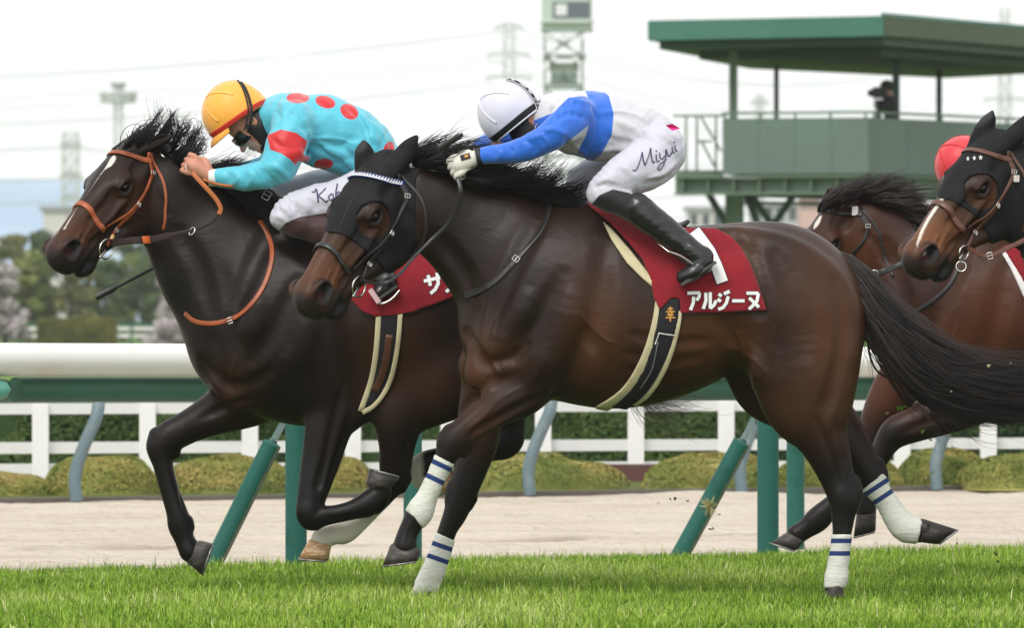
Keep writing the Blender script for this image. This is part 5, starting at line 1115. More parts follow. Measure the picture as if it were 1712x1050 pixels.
# ------------------------------------------------------------------ tack
def near_pts(fd, path, Y, iso, side=1, k=5, closed=False):
    """a path in picture measurements laid onto the surface seen from the camera (side=1) or the far side (-1)"""
    P2 = spline(np.array(path, float), k, closed); y0 = Y - .62 * side; O = np.array([W(p[0], p[1], Y - .15 * side) for p in P2]); O[:, 1] = y0
    P, ok = fd.cast(O, [0, side, 0], iso, 1.1); return P[ok], P2[ok]
def strap(fd, path, Y, w, iso, m_, parent, name, side=1, th=.004, k=5, mb=None, taper=None):
    P, _ = near_pts(fd, path, Y, iso, side, k)
    if len(P) < 3: return
    # smooth the depth a little so that the strap spans small dips
    for _ in range(2): P[1:-1] = (P[:-2] + 2 * P[1:-1] + P[2:]) / 4
    N = fd.normal(P, .012); V, F = ribbon(P, N, w * Y / FPX if taper is None else np.interp(np.linspace(0, 1, len(P)), *taper) * Y / FPX, th)
    if mb is not None: mb.add(V, F); return
    return mk(name, V, F, m_, parent)
def hstrap(fd, fr, path, w, m_, parent, name, s=1, iso=.003, th=.004, k=6, mb=None):
    """strap on the side of the head: path in (u, v) of the head frame"""
    P2 = spline(np.array(path, float), k); O = fr.to_world(np.stack([P2[:, 0], np.full(len(P2), .30 * s), P2[:, 1]], 1)); P, ok = fd.cast(O, -fr.R[:, 1] * s, iso, .5); P = P[ok]
    if len(P) < 3: return
    for _ in range(2): P[1:-1] = (P[:-2] + 2 * P[1:-1] + P[2:]) / 4
    V, F = ribbon(P, fd.normal(P, .012), w, th)
    if mb is not None: mb.add(V, F); return P
    mk(name, V, F, m_, parent); return P
def hring(fd, fr, fu, a0, a1, w, m_, parent, name, vc=-.095, iso=.003, th=.005, n=60, mb=None, closed=False):
    """strap round the head; fu(angle)->u; angle 0 = forehead side, + = near side"""
    a = np.linspace(a0, a1, n + 1)[:-1] if closed else np.linspace(a0, a1, n); u = np.array([fu(x) for x in a]); D = np.stack([np.zeros(len(a)), np.sin(a), np.cos(a)], 1); C_ = np.stack([u, 0 * a, np.full(len(a), vc)], 1)
    O = fr.to_world(C_ + D * .27); Dw = -(D @ fr.R.T); P, ok = fd.cast(O, Dw, iso, .4); P = P[ok]
    for _ in range(2): P[1:-1] = (P[:-2] + 2 * P[1:-1] + P[2:]) / 4
    V, F = ribbon(P, fd.normal(P, .012), w, th, closed=closed)
    if mb is not None: mb.add(V, F); return P
    mk(name, V, F, m_, parent); return P
def buckle(parent, c, n, t, sz=.011, m_=None):
    """small square metal buckle at c, facing n, strap along t"""
    n = n / np.linalg.norm(n); s = np.cross(n, t); s /= np.linalg.norm(s); t = np.cross(s, n); c = c + n * .005
    P = [c + s * a * sz + t * b * sz * .8 for a, b in ((-1, -1), (1, -1), (1, 1), (-1, 1), (-1, -1))]; mb = MB()
    for a, b in zip(P[:-1], P[1:]): mb.tube([a, b], .0016, 6)
    mb.tube([c - t * sz * .8 + n * .002, c + t * sz * .8 + n * .001], .0013, 6); return mb.build("buckle", m_ or M['metal'], parent, True)

def strokes(fd, Y, glyphs, w, iso, m_, parent, name, edge=None, ew=0, side=1, step=2.2, flat=True):
    """lettering: polylines in picture measurements laid on the cloth"""
    mb = MB(); me_ = MB(); o = 0
    for st in glyphs:
        ww = w
        if isinstance(st, tuple): st, ww = st
        P2 = [np.array(st[0], float)]
        for a, b in zip(st[:-1], st[1:]):
            a = np.array(a, float); b = np.array(b, float); n = max(1, int(np.linalg.norm(b - a) / step))
            for i in range(n): P2.append(a + (b - a) * (i + 1) / n)
        P2 = np.array(P2); T = np.gradient(P2, axis=0); T /= np.linalg.norm(T, axis=1)[:, None] + 1e-9; N2 = np.stack([-T[:, 1], T[:, 0]], 1)
        for (mbx, wx, lift, ext) in (((me_, ww + ew, 0, ew / 2),) if edge is not None else ()) + ((mb, ww, .0012, 0),):
            Q = P2.copy(); Q[0] = P2[0] - T[0] * ext; Q[-1] = P2[-1] + T[-1] * ext
            wv = np.broadcast_to(wx, (len(Q),))[:, None]; m = len(Q); L_ = np.stack([Q + N2 * wv * f for f in (-.5, -.17, .17, .5)], 1).reshape(-1, 2)
            O = np.array([W(p[0], p[1], Y - .2 * side) for p in L_]); O[:, 1] = Y - .62 * side
            P, ok = fd.cast(O, [0, side, 0], iso + lift + o * .00012, 1.1)
            if not ok.all(): continue
            i = np.arange(m - 1)[:, None] * 4; j = np.arange(3)[None]; mbx.add(P, np.stack([i + j, i + j + 1, i + 4 + j + 1, i + 4 + j], -1).reshape(-1, 4))
        o += 1
    if edge is not None and me_.V: me_.build(name + "_outline", edge, parent)
    if mb.V: return mb.build(name, m_, parent)

def polyW(pts, Y): return np.array([W(p[0], p[1], Y)[[0, 2]] for p in pts])
def patch(name, fd, pts, Y, iso, m_, parent, y0=-.5, y1=.5, attrs=None, relax=2, wr=None):
    pw = polyW(spline(np.array(pts, float), 4, True) if False else pts, Y - .25); lo = (pw[:, 0].min() - .02, Y + y0, pw[:, 1].min() - .02); hi = (pw[:, 0].max() + .02, Y + y1, pw[:, 1].max() + .02)
    def reg(X, Y_, Z):
        d = poly_sdf(X[:, 0, 0][:, None], Z[0, 0][None], pw)[:, None, :]; return np.maximum(d, np.maximum(Y + y0 - Y_, Y_ - Y - y1))
    return shell(name, fd, iso, reg, m_, parent, lo, hi, attrs, relax, wr)
def bit(parent, fr, fd, u, v, r, m_, rn="bit"):
    c = fr.to_world(np.array([[u, .30, v]])); c, _ = fd.cast(c, -fr.R[:, 1], .012, .5); c = c[0]
    V, F, _ = hoop(c, r, .0042, fr.R[:, 0], fr.R[:, 2] * .94 + fr.R[:, 1] * .1); mb = MB(); mb.add(V, F); mb.tube([c + fr.R[:, 0] * r * 1.25 - fr.R[:, 1] * .0, c + fr.R[:, 0] * r * .2, c + fr.R[:, 0] * r * -.1 - fr.R[:, 1] * .03], [.006, .008, .005], 8); mb.build(rn, m_, parent, True)
    return c

def bridle(fd, root, fr, m_, nose_m, brow_m, iso, noseu=.36, name="bridle", brow_w=.018, label=None, throat=True, nose_w=.020, reinring=.043):
    mb = MB()
    cp = hstrap(fd, fr, [(.02, -.045), (.06, -.11), (.14, -.135), (.25, -.152), (.34, -.168), (.385, -.176)], .015, m_, None, "", 1, iso, mb=mb)
    hstrap(fd, fr, [(.03, -.055), (.08, -.12), (.16, -.135), (.26, -.140), (noseu + .0, -.118)], .012, m_, None, "", 1, iso + .002, mb=mb)
    hstrap(fd, fr, [(.02, -.045), (.07, -.10), (.16, -.118), (.27, -.128), (.36, -.140), (.405, -.148)], .014, m_, None, "", -1, iso, mb=mb)
    if throat: hstrap(fd, fr, [(.01, -.06), (.045, -.13), (.09, -.185), (.14, -.24), (.185, -.285)], .012, m_, None, "", 1, iso, mb=mb)
    br = mb.build(name, m_, root, True)
    if label: br['label'] = label
    hring(fd, fr, lambda a: noseu + .02 * abs(math.sin(a)) ** 2, -2.0, 2.0, nose_w, nose_m, br, "noseband", iso=iso, th=.008)
    hring(fd, fr, lambda a: .085 - .050 * min(1, abs(a) / 1.35) ** 2, -1.42, 1.42, brow_w, brow_m, br, "browband", iso=iso + .002, th=.007)
    for i in (6, 15, 22):
        if cp is not None and i < len(cp) - 1: buckle(br, cp[i], fd.normal(cp[i:i + 1])[0], cp[i + 1] - cp[i], .010)
    c = bit(br, fr, fd, .402, -.176, reinring, M['metal']); return br, c

def tack_a(fd, root, fr):
    Y = 40.0
    # hood with eye holes and ear sleeves
    hp = [(549, 388), (574, 392), (600, 408), (622, 428), (640, 447), (656, 466), (676, 468), (692, 455), (695, 300), (712, 262), (712, 215), (560, 215), (520, 330), (535, 380)]
    pw = polyW(hp, Y - .1); lo = W(515, 475, Y - .2); hi = W(716, 215, Y - .2)
    def reg(X, Y_, Z):
        d = poly_sdf(X[:, 0, 0][:, None], Z[0, 0][None], pw)[:, None, :]; u, w_, v = fr.to_local(X, Y_, Z)
        hole = .063 - np.sqrt(((u - .205) / .95) ** 2 + ((v + .066) / 1.0) ** 2 + 0 * w_); return np.maximum(d, hole) + 0 * Y_
    def earf(P): L = fr.loc(P); return .030 - L[:, 2] + np.where(L[:, 0] > .09, 1, 0)
    def rim(P): L = fr.loc(P); return np.sqrt(((L[:, 0] - .205) / .95) ** 2 + (L[:, 2] + .066) ** 2) - .069
    hm = mat("black_hood_cloth", (0.0095, 0.0095, 0.0105), rough=0.78, spec=0.18, layers=[("ear", (.040, .042, .048), -.006, .006), ("rim", (.010, .010, .011), -.002, .002)], noise=((0.016, 0.016, 0.018), 8, 0.4, 0.7), bump=[(40, 0.25, 0.004, (1, 1, .4)), (900, 0.3, 0.0006)])
    M['hoodcloth'] = hm
    shell("hood", fd, .0065, reg, hm, root, (lo[0], Y - .6, lo[2]), (hi[0], Y + .35, hi[2]), {'ear': earf, 'rim': rim}, 2, lambda p: .0022 * noise3(p * [14, 14, 40], 3))
    # seam down the middle of the face and a ridge beside it
    P = fr.to_world(np.stack([np.linspace(.06, .30, 30), np.full(30, .030), np.full(30, .2)], 1)); P, _ = fd.cast(P, -fr.R[:, 2], .0075, .4); mb = MB(); V, F, _c = tube_geo(P, .0013, 5, False); mb.add(V, F); mb.build("seam", M['black_leather'], root, True)
    br, c = bridle(fd, root, fr, M['black_leather'], M['black_leather'], M['blue_trim'], .0085, noseu=.375, name="bridle", brow_w=.024, throat=True)
    # white triangles and beads on the browband
    def bp(a, du, lift): u = .085 - .050 * min(1, abs(a) / 1.35) ** 2 + du; D = np.array([0, math.sin(a), math.cos(a)]); O = fr.to_world([np.array([u, 0, -.095]) + D * .27]); P, _ = fd.cast(O, -(D @ fr.R.T), .0085 + lift, .4); return P[0]
    mb = MB(); aa = np.linspace(-1.35, 1.35, 33)
    for a, b in zip(aa[:-1], aa[1:]):
        V = [bp(a, .009, .0085), bp(b, .009, .0085), bp((a + b) / 2, -.009, .0085)]; mb.add(V, [[0, 1, 2]])
    mb.build("browband_triangle", M['white_cloth'], br)
    # breastplate-like neck strap and reins
    rn = strap(fd, [(908, 320), (917, 332), (918, 352), (905, 385), (880, 415), (862, 436), (838, 462), (806, 483), (776, 492)], Y, 8.5, .004, M['black_leather'], root, "neck_strap", th=.005)
    strap(fd, [(853, 446), (832, 470), (800, 490), (778, 497)], Y, 4, .006, M['black_leather'], rn, "strap_end", th=.004)
    P, _ = near_pts(fd, [(858, 440), (863, 433), (868, 427)], Y, .008); buckle(rn, P[len(P) // 2], fd.normal(P[:1])[0], P[-1] - P[0], .013)
    # reins: from the bit ring up to the hand
    r0 = c + fr.R[:, 0] * -.03; Pr = spline(np.array([r0, W(640, 474, 39.62), W(668, 458, 39.66), W(692, 430, 39.72), W(722, 400, 39.76), W(748, 375, 39.74), W(766, 345, 39.70), W(770, 318, 39.68), W(765, 296, 39.70)]), 6)
    N = np.tile([0, -1, .2], (len(Pr), 1)); V, F = ribbon(Pr, N, np.interp(np.linspace(0, 1, len(Pr)), [0, .45, .6, 1], [.014, .012, .017, .017]), .004); mk("rein", V, F, M['black_leather'], root)
    # saddlecloth, two-tone girth, pad
    cloth = [(978, 336), (1010, 344), (1060, 352), (1120, 372), (1145, 380), (1196, 381), (1222, 394), (1240, 414), (1256, 444), (1269, 480), (1281, 519), (1210, 522), (1137, 524), (1136, 500), (1122, 498), (1103, 519), (1092, 496), (1088, 468), (1074, 434), (1052, 406), (1022, 374)]
    wr = lambda p: .006 * noise3(p * [9, 9, 5], 8) + .003 * noise3(p * [26, 20, 14], 9)
    patch("cream_pad", fd, [(1006, 366), (1025, 384), (1054, 418), (1076, 446), (1092, 466), (1096, 485), (1074, 466), (1048, 440), (1024, 404)], Y, .016, M['cream'], root, y1=0, wr=wr)
    sc_ = patch("saddlecloth", fd, cloth, Y, .021, M['red_cloth'], root, wr=wr)
    sc_['label'] = "dark red saddlecloth with white number 1 and white katakana"
    # girth: black band between two cream edges, all round the barrel
    for side in (1, -1):
        strap(fd, [(1101, 505), (1096, 540), (1082, 590), (1060, 635), (1035, 665), (1006, 684)], Y, 13, .010, M['cream'], root, "girth_edge", side, th=.010, taper=([0, .7, 1], [13, 16, 24]))
        strap(fd, [(1135, 520), (1131, 550), (1118, 598), (1098, 640), (1078, 666), (1062, 678)], Y, 9, .010, M['cream'], root, "girth_edge", side, th=.009)
    gb = strap(fd, [(1118, 470), (1118, 505), (1113, 545), (1098, 598), (1076, 642), (1058, 664), (1035, 682)], Y, 36, .012, M['girth'], root, "girth", 1, th=.008, taper=([0, .35, .6, 1], [40, 34, 27, 26]))
    strap(fd, [(1118, 470), (1118, 505), (1113, 545), (1098, 598), (1076, 642), (1058, 664), (1035, 682)], Y, 30, .012, M['girth'], root, "girth", -1, th=.008)
    strap(fd, [(1099, 572), (1094, 598), (1088, 622), (1070, 650)], Y, 2.0, .018, mat("girth_stitching", (.16, .16, .17), rough=.6), gb, "girth_stitching", th=.002)
    strap(fd, [(1101, 557), (1113, 559), (1128, 561)], Y, 1.6, .019, M['white_cloth'], gb, "girth_stitching", th=.002)
    strap(fd, [(1101, 556), (1098, 566), (1094, 576)], Y, 1.6, .019, M['white_cloth'], gb, "girth_stitching", th=.002)
    # gold character on the girth
    G = lambda x, y: (1120 + (x - 50) * .205, 525 + (y - 50) * .26)
    strokes(fd, Y, [[G(28, 18), G(72, 16)], [G(50, 2), G(50, 36)], [G(14, 36), G(86, 34)], [G(36, 42), G(42, 52)], [G(64, 40), G(58, 52)], [G(24, 56), G(76, 55)], [G(12, 74), G(90, 73)], [G(50, 56), G(50, 98)]], 2.3, .0205, M['gold'], gb, "gold_character", step=1)
    # the number and the name
    one = [[(1166, 387), (1177, 403), (1188, 424), (1196, 446), (1203, 470)]]
    num = strokes(fd, Y, [([(1161, 385), (1172, 400), (1186, 420), (1197, 444), (1207, 472)], 19)], 19, .0255, M['letter'], sc_, "number", edge=M['letter_edge'], ew=2.5)
    K = lambda ox, sx: (lambda x, y: (ox + x * sx, 487 + y * .32 - (ox + x * sx - 1147) * .0))
    a_ = K(1148, .225); rl_ = K(1174, .225); ji = K(1198, .22); da = K(1222, .23); nu = K(1246, .25)
    g = [[a_(2, 10), a_(95, 8)], [a_(93, 8), a_(88, 30), a_(70, 48)], [a_(48, 28), a_(46, 60), a_(25, 98)],
         [rl_(22, 8), rl_(24, 50), rl_(4, 92)], [rl_(56, 5), rl_(56, 90)], [rl_(56, 90), rl_(84, 72), rl_(100, 48)],
         [ji(12, 14), ji(34, 26)], [ji(4, 40), ji(28, 54)], [ji(8, 94), ji(44, 86), ji(70, 62), ji(84, 26)], [ji(58, 2), ji(68, 18)], [ji(78, -4), ji(90, 12)],
         [da(5, 50), da(95, 50)], [nu(4, 10), nu(84, 10)], [nu(84, 10), nu(74, 52), nu(40, 80), nu(20, 94)], [nu(22, 34), nu(54, 58), nu(88, 84)]]
    strokes(fd, Y, g, 5.4, .0255, M['letter'], sc_, "lettering", edge=M['letter_edge'], ew=2.0, step=1.5)
    # leg bandages
    def bandage(poly, y0, y1, dirv, stripes, thick=.005):
        pw = polyW(poly, Y); lo = (pw[:, 0].min() - .02, Y + y0, pw[:, 1].min() - .02); hi = (pw[:, 0].max() + .02, Y + y1, pw[:, 1].max() + .02)
        def reg(X, Y_, Z): return np.maximum(poly_sdf(X[:, 0, 0][:, None], Z[0, 0][None], pw)[:, None, :], np.maximum(Y + y0 - Y_, Y_ - Y - y1))
        def at(P):
            px = P[:, 0] * FPX / P[:, 1] + 856; py = HOR - (P[:, 2] - CAM_H) * FPX / P[:, 1]; d = np.full(len(P), 1.)
            for (x, y, hw) in stripes: d = np.minimum(d, (np.abs((px - x) * dirv[0] + (py - y) * dirv[1]) - hw) / 410)
            return d
        return shell("bandage", fd, thick, reg, M['bandage'], root, lo, hi, {'stripe': at}, 1, lambda p: .0016 * noise3(p * [30, 30, 120], 5))
    def n(v): v = np.array(v, float); return v / np.linalg.norm(v)
    bandage([(724, 757), (764, 778), (722, 884), (706, 882), (694, 864), (674, 850), (684, 826)], -.25, -.03, n((-.43, .9)), [(739, 779, 4.2), (728, 802, 4.2)])
    bandage([(722, 888), (766, 908), (738, 1012), (706, 1004), (680, 1012)], .0, .22, n((-.33, .94)), [(736, 913, 4.0), (729, 934, 4.0)])
    bandage([(1385, 892), (1434, 892), (1424, 982), (1370, 982)], -.25, -.02, n((.0, 1.)), [(1407, 905, 4.0), (1405, 926, 4.0)])
    bandage([(1438, 824), (1478, 792), (1545, 868), (1536, 912), (1500, 908)], .03, .25, n((.55, .83)), [(1464, 816, 4.0), (1474, 833, 4.0)])

def tack_b(fd, root, fr):
    Y = 41.3
    br, c = bridle(fd, root, fr, M['tan_leather'], M['tan_leather'], M['tan_leather'], .003, noseu=.345, brow_w=.022, nose_w=.024)
    P = hstrap(fd, fr, [(.335, -.167), (.36, -.171)], .022, M['brass'], br, "clasp", 1, .006, th=.010, k=4)
    # dark rein with orange keeper, then the orange hand part up to the rider's hand
    r0 = c + fr.R[:, 0] * -.035
    Pr = spline(np.array([r0, W(222, 402, 40.86), W(255, 400, 40.92), W(290, 392, 40.96), W(330, 382, 40.98), W(352, 372, 40.98), W(366, 358, 40.98)]), 8)
    N = np.tile([0, -1, .1], (len(Pr), 1)); V, F = ribbon(Pr, N, np.interp(np.linspace(0, 1, len(Pr)), [0, .45, .5, 1], [.030, .030, .018, .014]), .005); rn = mk("rein", V, F, M['web'], root)
    i = 12; V, F = ribbon(Pr[i:i + 4] + [0, -.004, 0], N[:4], .032, .004); mk("rein_keeper", V, F, mat("orange_keeper", (.62, .12, .02), rough=.5), rn)
    V, F, _ = hoop(Pr[30] + [0, -.01, -.005], .017, .0035, [.5, 0, .86], [.5, -.6, -.3]); mk("rein_stop", V, F, M['metal'], rn)
    Pr = spline(np.array([W(366, 358, 40.98), W(369, 349, 40.98), W(362, 334, 40.98), W(345, 314, 40.98), W(330, 298, 40.99), W(322, 288, 41.0)]), 8)
    V, F = ribbon(Pr, np.tile([0, -1, .2], (len(Pr), 1)), .019, .008); mk("rubber_rein", V, F, mat("orange_rubber", (.44, .13, .035), rough=.6, bump=(300, .5, .002)), rn)
    Pr = spline(np.array([W(340, 300, 41.02), W(365, 308, 41.05), W(390, 311, 41.08)]), 6); V, F = ribbon(Pr, np.tile([0, -.6, .8], (len(Pr), 1)), .016, .006); mk("rubber_rein", V, F, bpy.data.materials["orange_rubber"], rn)
    # neck strap
    strap(fd, [(434, 368), (446, 388), (455, 415), (453, 446), (440, 482), (418, 512), (392, 532), (358, 541), (326, 538), (308, 524)], Y, 8, .004, M['tan_leather'], root, "neck_strap", th=.006)
    P, _ = near_pts(fd, [(379, 538), (385, 536), (390, 534)], Y, .008); buckle(root, P[len(P) // 2], fd.normal(P[:1])[0], P[-1] - P[0], .012)
    buckle(root, W(446, 327, 41.12), np.array([0, -1., .2]), np.array([.8, 0, -.5]), .018)
    wr = lambda p: .0035 * noise3(p * [9, 9, 5], 18)
    sc_ = patch("saddlecloth", fd, [(548, 400), (640, 380), (700, 395), (760, 400), (835, 420), (860, 488), (774, 490), (735, 506), (690, 522), (655, 528), (628, 530), (605, 520), (585, 500), (560, 440)], Y, .018, M['red_cloth'], root, wr=wr); sc_['label'] = "dark red saddlecloth with white katakana partly hidden by the front horse"
    g = [[(709, 470), (736, 464)], [(716, 460), (720, 478)], [(731, 456), (733, 474), (728, 484), (720, 491)], [(738, 460), (763, 457)], [(763, 457), (762, 470), (755, 481), (746, 488)], [(775, 455), (800, 452)], [(772, 466), (802, 463)], [(790, 466), (788, 480), (778, 488)]]
    strokes(fd, Y, g, 5.6, .0225, M['letter'], sc_, "lettering", edge=M['letter_edge'], ew=2, step=1.5)
    for side in (1, -1):
        strap(fd, [(634, 528), (632, 560), (628, 600), (620, 640), (603, 688)], Y, 9, .010, M['cream'], root, "girth_edge", side, th=.009)
        strap(fd, [(670, 524), (667, 565), (660, 610), (648, 648), (626, 678), (606, 690)], Y, 8, .011, M['cream'], root, "girth_edge", side, th=.009)
        g_ = strap(fd, [(653, 520), (651, 560), (646, 600), (636, 640), (618, 680)], Y, 30, .010, M['girth'], root, "girth", side, th=.008, taper=([0, .6, 1], [32, 26, 14]))
        strap(fd, [(652, 560), (648, 590), (640, 625), (626, 655)], Y, 12, .015, M['brown_leather'], g_, "girth_strap", side, th=.003)

def star(c, r, n, up): 
    s = np.cross(up, n); a = np.arange(10) * np.pi / 5; rr = np.where(np.arange(10) % 2 == 0, r, r * .42); return np.concatenate([[c], c + rr[:, None] * (np.cos(a)[:, None] * up + np.sin(a)[:, None] * s)]), np.array([[0, i + 1, (i + 1) % 10 + 1] for i in range(10)])
def tack_c(fd, root, fr):
    Y = 41.2
    hp = [(1568, 331), (1590, 336), (1617, 352), (1640, 370), (1652, 392), (1660, 418), (1690, 430), (1800, 430), (1800, 160), (1600, 160), (1555, 300)]
    pw = polyW(hp, Y - .1); lo = W(1555, 440, Y - .2); hi = W(1800, 160, Y - .2)
    def reg(X, Y_, Z):
        d = poly_sdf(X[:, 0, 0][:, None], Z[0, 0][None], pw)[:, None, :]; u, w_, v = fr.to_local(X, Y_, Z)
        return np.maximum(d, .066 - np.sqrt(((u - .205) / .95) ** 2 + ((v + .066)) ** 2 + 0 * w_)) + 0 * Y_
    def earf(P): L = fr.loc(P); return .030 - L[:, 2] + np.where(L[:, 0] > .09, 1, 0)
    def rim(P): L = fr.loc(P); return np.sqrt(((L[:, 0] - .205) / .95) ** 2 + (L[:, 2] + .066) ** 2) - .072
    hd = shell("hood", fd, .0065, reg, M['hoodcloth'], root, (lo[0], Y - .6, lo[2]), (hi[0], Y + .35, hi[2]), {'ear': earf, 'rim': rim}, 2, lambda p: .0022 * noise3(p * [14, 14, 40], 3))
    br, c = bridle(fd, root, fr, M['brown_leather'], M['brown_leather'], M['brown_leather'], .0085, noseu=.335, brow_w=.022, nose_w=.026, reinring=.030)
    mb = MB()
    for i, px_ in enumerate((1619, 1629.5, 1640)):
        P, N2 = near_pts(fd, [(px_ - 1, 265 - i), (px_, 265 - i), (px_ + 1, 265 - i)], Y, .011); V, F = star(P[1], .0125, fd.normal(P[1:2])[0], np.array([0, 0, 1.])); mb.add(V, F)
    mb.build("star_mark", M['letter'], hd)
    # small numbered plate on the cheekpiece
    P, _ = near_pts(fd, [(1700, 298), (1703, 298), (1706, 298)], Y, .016); mb = MB(); p = P[0]; mb.box(p + [-.012, -.003, -.014], p + [.012, .003, .014]); pl = mb.build("number_plate", M['metal'], br)
    mb = MB(); q = lambda a, b: p + [a * .01, -.0045, b * .011]; pts = [q(-.6, .5), q(0, .9), q(.6, .5), q(.4, 0), q(-.6, -.8), q(.7, -.8)]
    for a, b in zip(pts[:-1], pts[1:]): mb.bar(a, b, .0028, .001)
    mb.build("number", M['gold'], pl)
    r0 = c - fr.R[:, 0] * .03; Pr = spline(np.array([r0, W(1650, 428, 40.75), W(1690, 412, 40.80), W(1730, 392, 40.85), W(1800, 350, 40.9), W(1850, 330, 40.95)]), 8); V, F = ribbon(Pr, np.tile([0, -1, .2], (len(Pr), 1)), .020, .005); rn = mk("rein", V, F, M['brown_leather'], root)
    buckle(rn, Pr[9], np.array([0, -1, 0]), Pr[10] - Pr[9], .013)
    # second ring hanging from the bit
    mb = MB(); V, F, _ = hoop(c + [-.012, -.004, -.058], .022, .0032, [.9, 0, .3], [-.3, .2, .9]); mb.add(V, F); mb.build("curb_ring", M['metal'], br, True)
    # a lead strap from the bit back below the neck
def tack_d(fd, root, fr):
    Y = 43.0
    br, c = bridle(fd, root, fr, M['black_leather'], M['black_leather'], M['black_leather'], .003, noseu=.36, throat=True)
    P, _ = near_pts(fd, [(1430, 352), (1433, 352), (1436, 352)], Y, .012); mb = MB(); p = P[0]; mb.box(p + [-.012, -.003, -.02], p + [.014, .003, .02]); mb.build("white_tag", M['white_cloth'], br)
    Pr = spline(np.array([c, W(1462, 460, 42.6), W(1500, 445, 42.6), W(1540, 425, 42.6), W(1600, 400, 42.65), W(1660, 380, 42.7)]), 8); V, F = ribbon(Pr, np.tile([0, -1, .2], (len(Pr), 1)), .026, .005); rn = mk("rein", V, F, M['black_leather'], root)
    V, F, _ = hoop(W(1462, 458, 42.57), .016, .0035, [1, 0, 0], [0, -.2, 1]); mk("rein_ring", V, F, M['metal'], rn)
    strap(fd, [(1600, 450), (1585, 478), (1560, 502), (1535, 518), (1512, 528)], Y, 7, .004, M['black_leather'], root, "neck_strap", th=.005)
    wr = lambda p: .0035 * noise3(p * [9, 9, 5], 28)
    patch("cream_pad", fd, [(1672, 418), (1690, 450), (1712, 500), (1725, 500), (1700, 440), (1684, 415)], Y, .014, M['white_cloth'], root, y1=0, wr=wr)
    patch("saddlecloth", fd, [(1676, 412), (1740, 395), (1900, 400), (1920, 520), (1770, 530), (1735, 520), (1705, 460)], Y, .02, M['red_cloth'], root, wr=wr)
    for side in (1, -1): strap(fd, [(1760, 520), (1752, 580), (1730, 640), (1700, 668)], Y, 30, .010, M['girth'], root, "girth", side, th=.008)
# ------------------------------------------------------------------ riders
SKIN = mat("skin", (0.52, 0.24, 0.16), rough=0.5, spec=0.35, layers=[("lip", (.36, .12, .10), -.002, .003), ("brow", (.10, .05, .03), -.001, .003)], noise=((0.40, 0.18, 0.12), 22, .45, .75), bump=(140, .2, .001))
def silk_mat(name, col, layers=()): return mat(name, col, rough=0.42, spec=0.35, sheen=0.3, layers=layers, bump=[(16, .30, .012, (1, 1, 1.6)), (60, .15, .003)])
white_silk = (0.53, 0.53, 0.60)
M['breeches'] = mat("white_breeches", white_silk, rough=0.5, spec=0.3, sheen=.2, layers=[("sock", (.012, .011, .013), -.003, .003)], bump=[(14, .35, .012, (1, 1, 2)), (50, .2, .003)])
M['boot'] = mat("black_boot_leather", (0.011, 0.011, 0.012), rough=0.25, spec=0.5, noise=((0.035, 0.032, 0.03), 16, .55, .85), bump=[(18, .5, .008, (1, 1, 2.5)), (60, .2, .002)])
M['glove'] = mat("pale_glove", (.62, .60, .54), rough=.7, bump=(90, .3, .002))
def basis(U, Fw, tilt=0.0, yaw=0.0):
    """head axes from picture directions: U up, Fw forward (y down in the picture)"""
    z = np.array([U[0], 0, -U[1]], float); z /= np.linalg.norm(z); x = np.array([Fw[0], 0, -Fw[1]], float); x -= z * x.dot(z); x /= np.linalg.norm(x)
    y = np.cross(z, x); R = np.stack([x, y, z], 1)
    cy, sy = math.cos(yaw), math.sin(yaw); R = R @ np.array([[cy, -sy, 0], [sy, cy, 0], [0, 0, 1]]); ct, st = math.cos(tilt), math.sin(tilt)
    return R @ np.array([[1, 0, 0], [0, ct, -st], [0, st, ct]])
def finger(fd, pts, r, k=.003): fd.chain(pts, r, None, k, dens=5)
def hand(fd, wrist, knuckle, tipdir, palm_n, curl=1.0, sc=1.0):
    """a closed hand: palm from wrist to knuckles, four fingers of different lengths bent round the rein, thumb at the side"""
    w = np.array(wrist, float); kn = np.array(knuckle, float); a = kn - w; L = np.linalg.norm(a); a /= L; n = np.array(palm_n, float); n -= a * n.dot(a); n /= np.linalg.norm(n); s = np.cross(a, n)
    fd.chain([w, w + a * L * .35, w + a * L * .8, kn], [.026 * sc, .028 * sc, .030 * sc, .024 * sc], [1, 1, 1, 1], .012)
    for i, (o, ln) in enumerate(((-.032, .9), (-.011, 1.0), (.011, .95), (.031, .78))):
        b = kn + s * o * sc - n * .006; p1 = b + a * .026 * ln * sc + n * .014 * curl; p2 = p1 + n * .026 * ln * sc - a * .004; p3 = p2 + n * .006 - a * .024 * ln * sc
        finger(fd, [w + a * L * .6 + s * o * .7 * sc, b, p1, p2, p3], [.0100 * sc, .0108 * sc, .0098 * sc, .0090 * sc, .0075 * sc], .002)
    t0 = w + a * L * .30 - s * .026 * sc; t1 = t0 + a * .028 - s * .016 + n * .012; t2 = t1 + a * .026 + n * .014 + s * .006; t3 = t2 + a * .014 + n * .010 + s * .014
    finger(fd, [t0, t1, t2, t3], [.014 * sc, .012 * sc, .0105 * sc, .008 * sc], .006)
